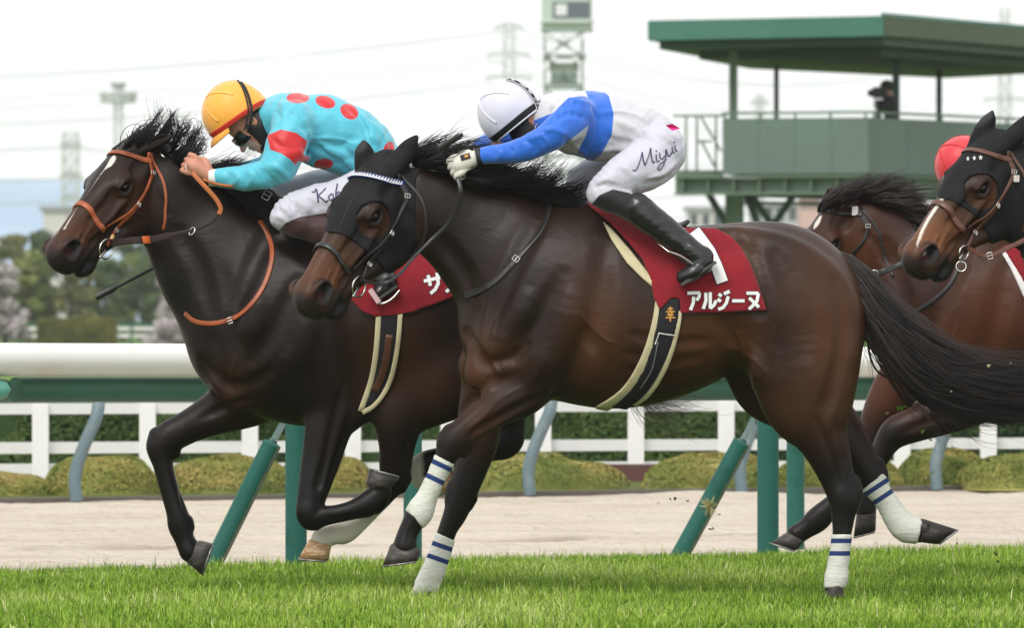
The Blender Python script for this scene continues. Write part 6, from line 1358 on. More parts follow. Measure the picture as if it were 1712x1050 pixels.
def head(fd, fr):
    """human head in its own frame: x forward, y side, z up; origin in the middle of the skull"""
    fd.ell((-.012, 0, .012), (.098, .076, .100), .02, fr); fd.ell((.030, 0, -.050), (.062, .060, .078), .03, fr)
    fd.chain([(.055, 0, -.100), (.070, 0, -.112)], [.030, .022], [1.1, 1.1], .03, fr)
    for s in (1, -1):
        fd.chain([(-.005, s * .052, -.075), (.035, s * .042, -.105), (.062, s * .018, -.115)], [.020, .018, .016], None, .02, fr)
        fd.ell((.052, s * .038, -.040), (.022, .022, .018), .015, fr); fd.ell((.079, s * .030, -.016), (.016, .016, .010), .008, fr, cut=True)
        fd.ell((.074, s * .030, -.017), (.013, .015, .011), .004, fr)
        fd.chain([(.084, s * .014, .002), (.084, s * .034, .006), (.072, s * .050, .000)], [.006, .006, .004], None, .010, fr)
        # ear: rim, hollow and lobe
        fd.ell((-.012, s * .076, -.020), (.020, .009, .033), .004, fr, ang=-.2); fd.ell((-.008, s * .086, -.014), (.009, .008, .016), .003, fr, cut=True); fd.ell((-.008, s * .074, -.048), (.010, .008, .010), .004, fr)
    fd.chain([(.088, 0, -.008), (.102, 0, -.030), (.114, 0, -.044)], [.008, .009, .011], None, .010, fr)
    for s in (1, -1): fd.ell((.103, s * .010, -.048), (.010, .008, .007), .006, fr)
    fd.chain([(.082, .020, -.071), (.094, 0, -.068), (.082, -.020, -.071)], [.005, .007, .005], None, .006, fr); fd.chain([(.080, .018, -.082), (.091, 0, -.084), (.080, -.018, -.082)], [.005, .008, .005], None, .006, fr)
    fd.chain([(.086, .022, -.077), (.103, 0, -.077), (.086, -.022, -.077)], [.001, .0015, .001], None, .003, fr, cut=True)

def helmet(parent, fr, r, col_m, band_m, seam_m, peak=True, strap_m=None, band_w=.022, hem=(-.042, .52)):
    """padded skull cap with fabric cover, seams, peak and hem band"""
    n, m = 64, 26; rx, ry, rz = r; pl = lambda x: hem[0] + hem[1] * x    # hem plane: z of the hem at forward position x
    V = []; TT = []
    for i in range(m + 1):
        for j in range(n):
            a = 2 * np.pi * j / n; dx, dy = math.cos(a), math.sin(a); xh = rx * dx; zh = pl(xh)
            # from the hem up to the crown
            ph0 = math.asin(max(-.95, min(.95, zh / rz))); ph = ph0 + (np.pi / 2 - ph0) * (i / m); f = math.cos(ph if ph > 0 else ph * .72); V.append((rx * dx * f * 1.0, ry * dy * f, rz * math.sin(ph))); TT.append(i / m)
    V = np.array(V); lobes = np.array([abs((math.atan2(v[1] / ry, v[0] / rx) % (np.pi / 3)) - np.pi / 6) for v in V]); rr = 1 - .010 * np.exp(-((np.pi / 6 - lobes) / .05) ** 2) * (np.array(TT) < .97); V = V * rr[:, None]
    inn = V[:n] * [.93, .93, 1.0] + [0, 0, .004]; i = np.arange(m)[:, None] * n; j = np.arange(n)[None]; jn = (j + 1) % n; F = np.stack([i + j, i + jn, i + n + jn, i + n + j], -1).reshape(-1, 4)
    k = len(V); jj = np.arange(n); F = np.concatenate([F, np.stack([k + jj, k + (jj + 1) % n, (jj + 1) % n, jj], 1)]); Vw = fr.to_world(np.concatenate([V, inn]))
    hm = mk("helmet", Vw, F, col_m, parent)
    # hem band
    P = fr.to_world(V[n:2 * n] * [1.012, 1.012, 1] + [0, 0, .004]); N = fr.to_world(V[n:2 * n] * 1.2) - fr.to_world(V[n:2 * n]); Vb, Fb = ribbon(P, N / np.linalg.norm(N, axis=1)[:, None], band_w, .004, True); mk("helmet_band", Vb, Fb, band_m, hm)
    if not peak:
        P2 = fr.to_world(V[:n] * [1.015, 1.015, 1] + [0, 0, -.004]); Vb, Fb = ribbon(P2, N / np.linalg.norm(N, axis=1)[:, None], .006, .004, True); mk("hem_piping", Vb, Fb, seam_m, hm)
    # piped seams over the crown
    for aa in (0, np.pi / 3, 2 * np.pi / 3):
        t = np.linspace(-1.25, 1.25, 40); Q = np.stack([np.sin(t) * math.cos(aa) * rx, np.sin(t) * math.sin(aa) * ry, np.cos(t) * rz], 1) * 1.012; Q = Q[Q[:, 2] > np.array([pl(q[0]) for q in Q]) + .01]
        Nq = Q / np.array([rx, ry, rz]) ** 2; Nq = Nq @ fr.R.T; Nq /= np.linalg.norm(Nq, axis=1)[:, None]; Vb, Fb = ribbon(fr.to_world(Q), Nq, .0085, .003); mk("helmet_seam", Vb, Fb, seam_m, hm)
    mb = MB(); p = np.array([[0, 0, rz * 1.0], [0, 0, rz * 1.03]]); mb.tube(fr.to_world(p), [.008, .005], 10); mb.build("button", seam_m, hm, True)
    if peak:
        a = np.linspace(-1.05, 1.05, 25); rows = []
        for q, dz, ex in ((0, 0, 0), (.5, -.004, .022), (1, -.014, .040), (1, -.018, .040), (.5, -.010, .020), (0, -.006, -.004)):
            rows.append([(rx * math.cos(t) + ex * math.cos(t) * (1 - .35 * (t / 1.05) ** 4), (ry) * math.sin(t) + ex * .3 * math.sin(t), pl(rx * math.cos(t)) + dz + .002) for t in a])
        Vp = np.array(rows); nr, na = Vp.shape[:2]; i = np.arange(nr)[:, None]; j = np.arange(na - 1)[None]; i2 = (i + 1) % nr; Fp = np.stack([i * na + j, i * na + j + 1, i2 * na + j + 1, i2 * na + j], -1).reshape(-1, 4); mk("peak", fr.to_world(Vp.reshape(-1, 3)), Fp, col_m, hm)
    return hm, pl
def over_band(parent, fr, r, ang, w, m_, name, lift=1.03, t0=-1.7, t1=1.7, tiltx=0.0):
    """strap over the helmet from side to side, tilted by ang towards the back"""
    rx, ry, rz = r; t = np.linspace(t0, t1, 60); D = np.stack([-np.cos(t) * math.sin(ang), np.sin(t), np.cos(t) * math.cos(ang)], 1); D[:, 0] += tiltx; q = D / np.array([rx, ry, rz]); P = D / np.linalg.norm(q, axis=1)[:, None] * lift; N = P / np.array([rx, ry, rz]) ** 2
    Pw = fr.to_world(P); Nw = N @ fr.R.T; Nw /= np.linalg.norm(Nw, axis=1)[:, None]; V, F = ribbon(Pw, Nw, w, .004); return mk(name, V, F, m_, parent), Pw, Nw

def side_strap(parent, fr, r, xz, w, m_, name, lift=1.02):
    """goggle strap: goes along the near side, round the back of the cap and along the far side; xz = (x, z) stations on one side"""
    q = spline(np.array(xz, float), 8); rx, ry, rz = np.array(r) * lift; zz = np.where(q[:, 1] > 0, q[:, 1], q[:, 1] * .72); y = ry * np.sqrt(np.clip(1 - (q[:, 0] / rx) ** 2 - (zz / rz) ** 2, 0, 1)); A_ = np.stack([q[:, 0], y, q[:, 1]], 1); B_ = (A_ * [1, -1, 1])[::-1]
    P = np.concatenate([A_, B_]); k = np.r_[True, np.linalg.norm(np.diff(P, axis=0), axis=1) > 1e-4]; P = P[k]
    for _ in range(3): P[1:-1] = (P[:-2] + 2 * P[1:-1] + P[2:]) / 4
    N = P / np.array([rx, ry, rz]) ** 2; Pw = fr.to_world(P); Nw = N @ fr.R.T; Nw /= np.linalg.norm(Nw, axis=1)[:, None]; V, F = ribbon(Pw, Nw, w, .005); return mk(name, V, F, m_, parent), Pw, Nw

def rider(sp):
    Y = sp['Y']; T = sp.get('T', lambda x, y: (x, y)); S = sp.get('S', 1.0)
    def st(lst):
        return stat([(*T(t[0], t[1]), t[2] * S, t[3], t[4]) for t in lst], Y)
    root = empty("person", (W(*T(*sp['base']), Y)[0], Y, W(*T(*sp['base']), Y)[2]), sp['label'], "jockey")
    x0, x1, y0, y1 = sp['box']; a = W(*T(x0, y1), Y); b = W(*T(x1, y0), Y)
    def grid(h=.0062): return Field(axis(a[0], b[0], h), axis(Y - .52, Y + .46, h), axis(a[2], b[2], h))
    wrn = sp.get('wr', .009)
    def wrinkle(seed, dirs):
        """folds: stripes across the limb that come and go"""
        def f(p):
            r = 0
            for (c, d, rad_, fr_, am) in dirs:
                cw = W(*T(c[0], c[1]), Y + c[2]); q = p - cw; dv = np.array([d[0], 0, -d[1]], float); dv /= np.linalg.norm(dv); tt = q @ dv; e = np.exp(-(q ** 2).sum(1) / (2 * (rad_ * S * Y / FPX) ** 2))
                r = r + 1.5 * am * e * np.abs(np.sin(tt * fr_ * .8 + 3.0 * noise3(p * 8, seed + 1))) ** .7 - am * e * .7
            return r + wrn * .8 * noise3(np.stack([p[:, 0] * 9 + p[:, 2] * 7, p[:, 1] * 7, p[:, 2] * 14 - p[:, 0] * 9], 1), seed) + wrn * .35 * noise3(np.stack([p[:, 0] * 22 - p[:, 2] * 12, p[:, 1] * 12, p[:, 2] * 26 + p[:, 0] * 12], 1), seed + 3)
        return f
    def mesh_of(fd, name, m_, attrs=None, wrf=None, clip=None, parent=root, rel=2):
        if wrf is not None:
            nr = np.abs(fd.F) < .03; I = np.argwhere(nr); p = np.stack([fd.ax[k][I[:, k]] for k in range(3)], 1).astype(float); fd.F[nr] -= wrf(p).astype(np.float32)
        if clip is not None:
            X = fd.ax[0][:, None, None]; Y_ = fd.ax[1][None, :, None]; Z = fd.ax[2][None, None]; fd.F = np.maximum(fd.F, clip(X, Y_, Z).astype(np.float32))
        P, Q = nets(fd.ax, fd.F); P = relax_mesh(P, Q, rel); return mk(name, P, Q, m_, parent, attrs={k: f(P) for k, f in attrs.items()} if attrs else None)
    topx = lambda P: (P[:, 0] * FPX / P[:, 1] + 856, HOR - (P[:, 2] - CAM_H) * FPX / P[:, 1])
    inv = sp.get('inv', lambda x, y: (x, y))
    # continuous body underneath (head, neck, trunk, limbs, hands)
    hc = W(*T(*sp['skull']), Y + sp.get('heady', 0)); hfr = Frame(hc, basis(sp['U'], sp['Fw'], sp.get('tilt', 0), sp.get('yaw', 0)), sp.get('hs', 1.0))
    fd = grid(.0050 if sp.get('fine') else .0065)
    thin = .80
    for key in ('torso', 'arm_n', 'arm_f', 'leg_n', 'leg_f'):
        P, R, Sc = st(sp[key]); R = [r * (thin if key != 'torso' else .84) for r in R]; fd.chain(P, R, Sc, .025)
    P, R, Sc = st(sp['neck']); fd.chain(P, R, Sc, .02); head(fd, hfr)
    for hd in sp['hands']:
        w = W(*T(*hd[0][:2]), Y + hd[0][2]); k = W(*T(*hd[1][:2]), Y + hd[1][2]); hand(fd, w, k, None, hd[2], sc=hd[3])
        e = W(*T(*hd[4][:2]), Y + hd[4][2]); fd.chain([e, w], [.030, .024], None, .015)
    glove = sp.get('glove')
    def lipf(P): L = hfr.loc(P); return np.where(np.abs(L[:, 1]) < .03, np.hypot(L[:, 0] - .092, (L[:, 2] + .077)) - .012, 1)
    def browf(P): L = hfr.loc(P); return np.where((L[:, 0] > .05), np.abs(L[:, 2] - .010) - .004, 1)
    mesh_of(fd, "body", SKIN, {'lip': lipf, 'brow': browf}, rel=1)
    # silks
    fd = grid()
    for key, k in (('torso', .0), ('arm_n', .030), ('arm_f', .030)):
        P, R, Sc = st(sp[key]); fd.chain(P, R, Sc, k, dens=8)
    P, R, Sc = st(sp['collar']); fd.chain(P, R, Sc, .02)
    relief(fd, Y, [([T(*q) for q in c], r_, h_, .012) for c, r_, h_ in sp.get('creases', [])])
    mesh_of(fd, "silks", sp['silk'], sp.get('silk_attrs', lambda a, b: {})(lambda P: inv(*topx(P)), S * Y / FPX), wrinkle(31, sp['folds']), None)
    if sp.get('silk_text'): sp['silk_text'](fd, Y)
    # breeches
    fd = grid()
    for key, k in (('seat', .0), ('leg_f', .03), ('leg_n', .03)):
        P, R, Sc = st(sp[key]); fd.chain(P, R, Sc, k, dens=8)
    relief(fd, Y, [([T(*q) for q in c], r_, h_, .012) for c, r_, h_ in sp.get('bcreases', [])])
    br = mesh_of(fd, "breeches", sp.get('breech_m', M['breeches']), {'sock': sp['sock'](lambda P: inv(*topx(P)), S * Y / FPX)}, wrinkle(51, sp['bfolds']))
    if sp.get('leg_text'): strokes(fd, Y, [([T(*p) for p in g[0]], g[1]) for g in sp['leg_text']], 2, .002, mat("signature_ink", (.05, .03, .10), rough=.6), br, "signature", step=1.2)
    # boots
    for side, key in ((-1, 'boot_n'), (1, 'boot_f')):
        if key not in sp: continue
        fd = grid()
        for ch in sp[key]: P, R, Sc = st(ch); fd.chain(P, R, Sc, .015, dens=8)
        bo = mesh_of(fd, "boot", sp.get('boot_m', M['boot']), None, lambda p: .002 * noise3(p * [14, 14, 30], 71) + .0015 * noise3(p * [40, 30, 60], 72), rel=1)
        if key == 'boot_n' and sp.get('sole'):
            a_, b_ = [W(*T(*q), Y + sp['soley']) for q in sp['sole']]; mb = MB(); mb.bar(a_, b_, .075, .012); mb.build("sole", mat("boot_sole", (.06, .058, .055), rough=.6) if 'boot_sole' not in bpy.data.materials else bpy.data.materials['boot_sole'], bo)
    # helmet
    hl = Frame(W(*T(*sp['helmet']), Y + sp.get('heady', 0)), hfr.R, 1.0); hr = sp['helm_r']; hm, pl = helmet(root, hl, hr, sp['helm_m'], sp['helm_band'], sp['helm_seam'], sp.get('peak', True), band_w=sp.get('band_w', .022), hem=sp.get('hem', (-.042, .52)))
    return root, hfr, hl, hm

# --- rider of the front horse
capw = mat("white_cap_cover", (0.62, 0.62, 0.72), rough=0.4, spec=0.35, sheen=.3, bump=[(26, .35, .006), (70, .2, .003)]); capseam = mat("white_cap_piping", (.75, .75, .80), rough=.5)
blackband = mat("black_elastic", (.015, .015, .017), rough=.6)
def sA_attrs(px, s):
    # blue sleeves and a blue hoop round the chest on white
    def blue(P):
        x, y = px(P)
        sl = poly_sdf(x, y, [(1000, 168), (975, 160), (950, 163), (925, 188), (895, 200), (780, 235), (760, 300), (830, 285), (905, 268), (945, 240), (990, 205), (1002, 190)])
        hoop_ = poly_sdf(x, y, [(972, 140), (1000, 143), (1018, 160), (1026, 190), (1023, 225), (1005, 258), (985, 275), (940, 280), (965, 255), (980, 225), (988, 195), (985, 165)])
        far = np.where((P[:, 1] > 40.05) & (x < 930), -5, 99); near = np.where((P[:, 1] < 39.93) | (x < 905), sl, 99); return np.minimum(np.minimum(near, hoop_), far) * s
    return {'blue': blue}
silkA = silk_mat("white_and_blue_silks", (0.57, 0.57, 0.61), [("blue", (0.018, 0.135, 0.62), -.0012, .0012)])
def sockA(px, s):
    def f(P):
        x, y = px(P); return poly_sdf(x, y, [(985, 345), (1002, 326), (1025, 316), (1052, 322), (1076, 332), (1300, 420), (1200, 560), (1040, 420)]) * s
    return f
T1 = [
 # M i y u i in a slanting hand, measured on the thigh
 ([(1057, 284), (1062, 286), (1067, 278), (1072, 264), (1074, 254)], 1.6), ([(1074, 254), (1076, 268), (1079, 277)], 2.2), ([(1079, 277), (1086, 260), (1089, 247)], 1.4), ([(1089, 247), (1090, 260), (1093, 272), (1097, 270)], 2.2),
 ([(1099, 258), (1099, 266), (1101, 271), (1105, 268)], 2.0), ([(1099, 251), (1100, 253)], 2.4), ([(1105, 255), (1106, 264), (1110, 266), (1114, 260)], 2.0), ([(1116, 250), (1116, 262), (1112, 276), (1105, 285), (1101, 282), (1106, 274), (1118, 266)], 1.6),
 ([(1117, 249), (1119, 259), (1123, 261), (1127, 254)], 2.0), ([(1127, 245), (1129, 255), (1132, 255)], 2.0), ([(1132, 243), (1134, 252), (1137, 251)], 2.0), ([(1131, 236), (1132, 238)], 2.4)]
T1 = [([((x - 1057) * .95 + 1057, y) for x, y in g], w) for g, w in T1]
RA = dict(Y=40.0, base=(1060, 320), label="jockey in blue and white silks and white cap crouching low on the front horse", fine=True, box=(745, 1215, 118, 500),
    skull=(884, 202), helmet=(854, 187), hem=(-.058, .56), U=(-.93, -.37), Fw=(-.37, .93), helm_r=(.136, .112, .134), hs=1.0, tilt=-.06,
    torso=[(930, 200, 44, .0, 1.45), (950, 202, 50, 0, 1.45), (985, 208, 58, 0, 1.25), (1030, 213, 55, 0, 1.1), (1072, 226, 48, 0, 1.1), (1092, 238, 44, 0, 1.1)],
    neck=[(895, 204, 22, 0, 1), (915, 202, 26, 0, 1)], collar=[(912, 196, 33, 0, 1.1), (930, 200, 40, 0, 1.3)],
    arm_n=[(960, 192, 34, -.17, 1), (935, 216, 29, -.24, 1), (903, 238, 24, -.26, 1), (870, 250, 21, -.24, 1), (835, 258, 18, -.20, 1), (806, 262, 15, -.17, 1)],
    arm_f=[(950, 195, 32, .17, 1), (905, 225, 27, .24, 1), (850, 240, 22, .24, 1), (812, 243, 19, .18, 1), (803, 250, 17, .12, 1)],
    hands=[((800, 264, -.165), (768, 276, -.160), (.25, 1, -.35), 1.05, (835, 258, -.20)), ((802, 256, .11), (772, 266, .10), (-.1, -.2, -1), 1.0, (830, 246, .16))],
    seat=[(1062, 226, 42, 0, 1.1), (1088, 238, 48, 0, 1.15), (1102, 250, 46, 0, 1.2)],
    leg_n=[(1100, 256, 44, -.10, 1), (1080, 276, 42, -.17, 1), (1050, 292, 36, -.22, 1), (1018, 312, 29, -.26, 1), (1012, 324, 27, -.27, 1), (1040, 338, 25, -.28, 1), (1070, 356, 22, -.29, 1)],
    leg_f=[(1090, 255, 42, .12, 1), (1040, 276, 38, .24, 1), (985, 298, 31, .31, 1), (975, 313, 28, .31, 1), (1020, 345, 23, .28, 1), (1060, 372, 20, .28, 1)],
    boot_n=[[(1066, 347, 25, -.29, 1), (1085, 365, 25.5, -.295, 1), (1115, 388, 24, -.30, 1), (1143, 408, 20, -.315, 1), (1164, 424, 18, -.33, 1), (1173, 436, 17, -.335, 1)], [(1178, 428, 15, -.335, 1), (1176, 444, 15, -.335, 1.1), (1158, 456, 15, -.34, 1.3), (1142, 463, 12, -.34, 1.3)]],
    boot_f=[[(1030, 350, 23, .28, 1), (1090, 390, 21, .29, 1), (1125, 412, 17, .30, 1)], [(1128, 420, 14, .30, 1), (1105, 440, 13, .31, 1.2), (1095, 445, 10, .31, 1.2)]],
    sole=[(1197, 438), (1139, 476)], soley=-.34,
    creases=[([(925, 180), (955, 170), (985, 172)], 5, .006), ([(935, 170), (960, 160), (980, 158)], 4, .005), ([(925, 200), (950, 190), (975, 196)], 5, -.006), ([(905, 222), (925, 216), (945, 225)], 5, .006), ([(890, 232), (905, 228), (915, 240), (910, 252)], 4, .006), ([(880, 236), (893, 246), (892, 258)], 4, -.005), ([(855, 242), (862, 252), (858, 262)], 4, .004), ([(830, 248), (836, 257), (833, 266)], 4, .004),
        ([(990, 180), (1000, 210), (990, 245)], 6, -.006), ([(1000, 190), (1040, 186), (1085, 200)], 3, .0045), ([(1030, 200), (1060, 215), (1080, 235)], 6, .007), ([(1040, 165), (1070, 185), (1092, 210)], 6, .007), ([(1055, 172), (1082, 192), (1100, 212)], 5, -.006), ([(1020, 230), (1045, 238), (1065, 245)], 6, -.006), ([(960, 240), (975, 252), (985, 268)], 5, .006), ([(945, 232), (955, 248), (962, 262)], 5, -.005), ([(1005, 250), (1030, 248), (1050, 252)], 5, .005)],
    bcreases=[([(1060, 222), (1085, 235), (1110, 260)], 6, -.007), ([(1070, 215), (1100, 225), (1128, 240)], 5, .006), ([(1000, 305), (1015, 300), (1030, 306)], 4, .006), ([(995, 315), (1010, 310), (1024, 314)], 4, -.006), ([(1020, 290), (1032, 302), (1036, 318)], 4, .006), ([(1034, 284), (1048, 298), (1052, 316)], 4, -.006), ([(1048, 280), (1062, 296), (1064, 314)], 4, .005), ([(1085, 300), (1108, 290), (1128, 272)], 5, .006), ([(1080, 308), (1100, 305), (1118, 296)], 4, -.005), ([(1110, 205), (1130, 222), (1140, 245)], 5, .005)],
    silk=silkA, silk_attrs=sA_attrs, sock=sockA, leg_text=T1,
    folds=[((950, 195, -.2), (.9, .3), 22, 130, .006), ((905, 235, -.25), (.8, -.5), 18, 150, .005), ((930, 180, 0), (.8, .6), 26, 100, .005), ((1080, 200, 0), (.5, .8), 26, 110, .005), ((1040, 240, -.1), (.8, -.4), 30, 80, .004)],
    bfolds=[((1015, 300, -.26), (.9, -.3), 22, 150, .006), ((1045, 310, -.22), (.95, -.1), 20, 140, .004), ((1110, 215, -.1), (.3, .9), 26, 110, .005), ((1120, 290, -.15), (.6, .8), 24, 110, .004)],
    helm_m=capw, helm_band=blackband, helm_seam=capseam, peak=False, band_w=.030)

# --- rider of the left horse
def sB_attrs(px, s):
    dots = [(498, 163, 19, 9, .0), (544, 170, 17, 10, .3), (584, 186, 16, 12, .6), (503, 264, 15, 6, .1), (541, 274, 16, 9, -.1), (625, 215, 0.1, 0.1, 0), (650, 250, 9, 14, .3)]
    def red(P):
        x, y = px(P); r = np.full(len(P), 99.)
        for cx, cy, rx, ry, a in dots:
            u = (x - cx) * math.cos(a) + (y - cy) * math.sin(a); v = -(x - cx) * math.sin(a) + (y - cy) * math.cos(a); k = np.hypot(u / rx, v / ry); r = np.minimum(r, (k - 1) * min(rx, ry))
        arm = poly_sdf(x, y, [(452, 250), (446, 226), (470, 216), (496, 222), (514, 236), (508, 255), (494, 276), (485, 266), (470, 256)]); r = np.minimum(r, np.where(P[:, 1] < 41.18, arm, 99))
        # band on the far arm, spots on the far side
        return r * s
    return {'red': red}
silkB = silk_mat("cyan_silks_with_red_spots", (0.085, 0.47, 0.60), [("red", (0.56, 0.012, 0.018), -.0012, .0012)])
boB = mat("brown_legging", (0.055, 0.026, 0.026), rough=.35, spec=.4, noise=((.09, .045, .042), 12, .45, .7), bump=(22, .3, .006))
brB = mat("white_breeches_left", white_silk, rough=0.5, spec=0.3, sheen=.2, layers=[("sock", (.055, .026, .026), -.003, .003)], bump=[(14, .35, .012, (1, 1, 2)), (50, .2, .003)])
def sockB(px, s):
    def f(P): x, y = px(P); return poly_sdf(x, y, [(466, 386), (478, 372), (502, 362), (545, 356), (640, 350), (760, 520), (560, 470), (470, 410)]) * s
    return f
TB0 = [([(524, 322), (528, 323), (530, 318)], 1.5), ([(531, 319), (533, 327), (534, 337)], 2.2), ([(545, 317), (539, 323), (533, 328)], 1.5), ([(534, 328), (540, 332), (545, 336), (549, 334)], 2.0),
      ([(553, 325), (549, 329), (551, 334), (556, 332), (556, 326), (553, 325)], 1.7), ([(562, 311), (560, 322), (560, 332)], 2.0), ([(560, 326), (564, 322), (567, 324), (567, 331)], 1.6), ([(571, 327), (576, 324), (573, 320), (570, 325), (573, 330), (579, 327)], 1.6), ([(583, 319), (583, 328)], 1.8)]
TB = [([((x - 524) * 1.12 + 522, (y - 337) * 1.25 + 339) for x, y in g_], w_ * 1.1) for g_, w_ in TB0]
capy = mat("yellow_cap_cover", (0.86, 0.40, 0.055), rough=0.4, spec=0.35, sheen=.3, bump=[(26, .3, .006), (70, .2, .003)]); capys = mat("yellow_cap_piping", (.88, .48, .12), rough=.5); redband = mat("red_band", (.55, .03, .015), rough=.6)
RB = dict(Y=41.3, base=(580, 340), label="jockey in cyan silks with red spots and yellow cap on the left horse", fine=True, box=(285, 730, 118, 520), wr=.010,
    skull=(412, 202), helmet=(391, 188), U=(-.88, -.47), Fw=(-.47, .88), helm_r=(.136, .112, .132), tilt=-.05,
    torso=[(478, 198, 40, 0, 1.5), (500, 206, 50, 0, 1.45), (540, 220, 61, 0, 1.2), (590, 240, 58, 0, 1.05), (618, 258, 50, 0, 1.0), (628, 272, 46, 0, 1.0)],
    neck=[(428, 205, 24, 0, 1), (462, 203, 28, 0, 1)], collar=[(458, 196, 34, 0, 1.1), (478, 200, 38, 0, 1.3)],
    arm_n=[(492, 206, 36, -.17, 1), (482, 236, 35, -.22, 1), (470, 268, 32, -.25, 1), (453, 289, 27, -.25, 1), (425, 295, 23, -.22, 1), (395, 297, 20, -.19, 1), (368, 297, 17, -.17, 1)],
    arm_f=[(485, 205, 33, .17, 1), (470, 240, 28, .23, 1), (450, 280, 23, .25, 1), (400, 292, 19, .18, 1), (362, 295, 16, .12, 1)],
    hands=[((352, 294, -.165), (320, 276, -.160), (.25, 1, -.30), 1.16, (385, 297, -.18)), ((350, 294, .12), (322, 296, .08), (-.2, -.3, -1), 1.05, (380, 294, .15))],
    seat=[(612, 262, 44, 0, 1.0), (640, 288, 46, 0, 1.15), (646, 300, 44, 0, 1.2)],
    leg_n=[(640, 305, 42, -.10, 1), (595, 328, 40, -.17, 1), (535, 342, 36, -.23, 1), (492, 354, 32, -.27, 1), (484, 366, 28, -.28, 1), (515, 378, 23, -.29, 1), (560, 392, 21, -.29, 1)],
    leg_f=[(635, 300, 42, .12, 1), (580, 310, 36, .24, 1), (510, 320, 31, .30, 1), (468, 327, 25, .32, 1), (480, 345, 22, .32, 1), (540, 370, 20, .32, 1), (580, 390, 18, .30, 1)],
    boot_n=[[(550, 386, 22, -.29, 1), (580, 402, 23, -.295, 1), (610, 430, 20, -.30, 1), (632, 456, 17, -.31, 1), (642, 470, 16, -.32, 1)], [(650, 466, 14, -.32, 1), (648, 482, 14, -.32, 1.1), (634, 490, 13, -.325, 1.3)]],
    sole=[(664, 478), (630, 502)], soley=-.325, breech_m=brB,
    creases=[([(456, 170), (480, 178), (506, 200), (520, 232)], 3, .005), ([(470, 165), (478, 185), (470, 210)], 5, .006), ([(462, 185), (470, 200), (464, 218)], 4, -.005), ([(495, 215), (510, 232), (512, 250)], 5, .006), ([(520, 232), (560, 232), (610, 245), (650, 262)], 3, .006), ([(520, 245), (560, 262), (590, 290)], 7, -.008), ([(535, 240), (575, 262), (605, 292)], 6, .008), ([(560, 240), (595, 262), (620, 290)], 6, -.007),
        ([(600, 190), (620, 215), (632, 250)], 6, .008), ([(585, 180), (605, 205), (615, 235)], 6, -.006), ([(620, 205), (640, 230), (645, 262)], 5, .007), ([(500, 255), (515, 268), (530, 280)], 5, .006), ([(450, 275), (470, 285), (485, 300)], 5, .006), ([(440, 285), (455, 300), (460, 314)], 4, -.006), ([(392, 286), (398, 298), (394, 308)], 4, .006), ([(380, 288), (384, 297), (381, 306)], 3, -.004), ([(415, 284), (422, 297), (418, 310)], 4, .005), ([(455, 230), (470, 245), (490, 250)], 4, -.004), ([(540, 170), (560, 190), (570, 215)], 6, -.005)],
    bcreases=[([(470, 345), (482, 352), (490, 366)], 4, .007), ([(480, 335), (496, 348), (502, 364)], 4, -.007), ([(492, 330), (510, 344), (516, 358)], 4, .006), ([(508, 330), (524, 342), (530, 352)], 4, -.005), ([(460, 358), (472, 364), (480, 374)], 3, .005), ([(540, 330), (552, 342), (560, 352)], 4, .005)],
    silk=silkB, silk_attrs=sB_attrs, sock=sockB, leg_text=TB,
    folds=[((475, 200, -.15), (.9, .3), 26, 110, .007), ((455, 290, -.25), (.7, -.7), 20, 150, .005), ((410, 297, -.19), (.9, .2), 18, 140, .004), ((620, 240, 0), (.8, .6), 30, 90, .006), ((560, 255, -.1), (.2, .9), 34, 60, .008), ((490, 180, 0), (.5, .8), 26, 100, .006)],
    bfolds=[((480, 345, -.27), (.9, -.3), 24, 140, .006), ((530, 345, -.22), (.95, -.2), 26, 130, .005), ((590, 300, 0), (.6, .8), 24, 110, .004)],
    helm_m=capy, helm_band=redband, helm_seam=capys, peak=True, band_w=.022)

# --- rider of the far bay horse on the right: same crouch, red cap
_s = .93; TD = lambda x, y: ((x - 853) * _s + 1610, (y - 187) * _s + 275); TDi = lambda x, y: ((x - 1610) / _s + 853, (y - 275) / _s + 187)
capr = mat("red_cap_cover", (0.62, 0.035, 0.045), rough=0.4, spec=0.35, sheen=.3, bump=[(26, .3, .006), (70, .2, .003)]); caprs = mat("red_cap_piping", (.60, .03, .04), rough=.5)
RD = dict(RA); RD.update(Y=43.0, T=TD, inv=TDi, S=_s, fine=False, label="jockey with bright red cap mostly hidden behind the hooded horse at the right edge", U=(-.80, -.6), Fw=(-.6, .8), tilt=-.05,
    helm_r=(.128, .107, .124), hem=(-.042, .52), arm_n=[(960, 192, 34, -.17, 1), (958, 226, 29, -.24, 1), (945, 258, 24, -.26, 1), (925, 268, 19, -.2, 1), (905, 274, 15, -.16, 1)], arm_f=[(950, 195, 32, .17, 1), (950, 230, 27, .24, 1), (940, 258, 22, .24, 1), (905, 270, 15, .12, 1)], hands=[((900, 276, -.16), (875, 284, -.15), (-.1, .2, -1), 1.0, (925, 268, -.2)), ((902, 272, .11), (880, 280, .10), (-.1, -.2, -1), 1.0, (930, 262, .16))],
    helm_m=capr, helm_band=caprs, helm_seam=caprs, peak=True, band_w=.014, leg_text=None, silk=silk_mat("green_silks", (.05, .16, .08)), silk_attrs=lambda a, b: {})

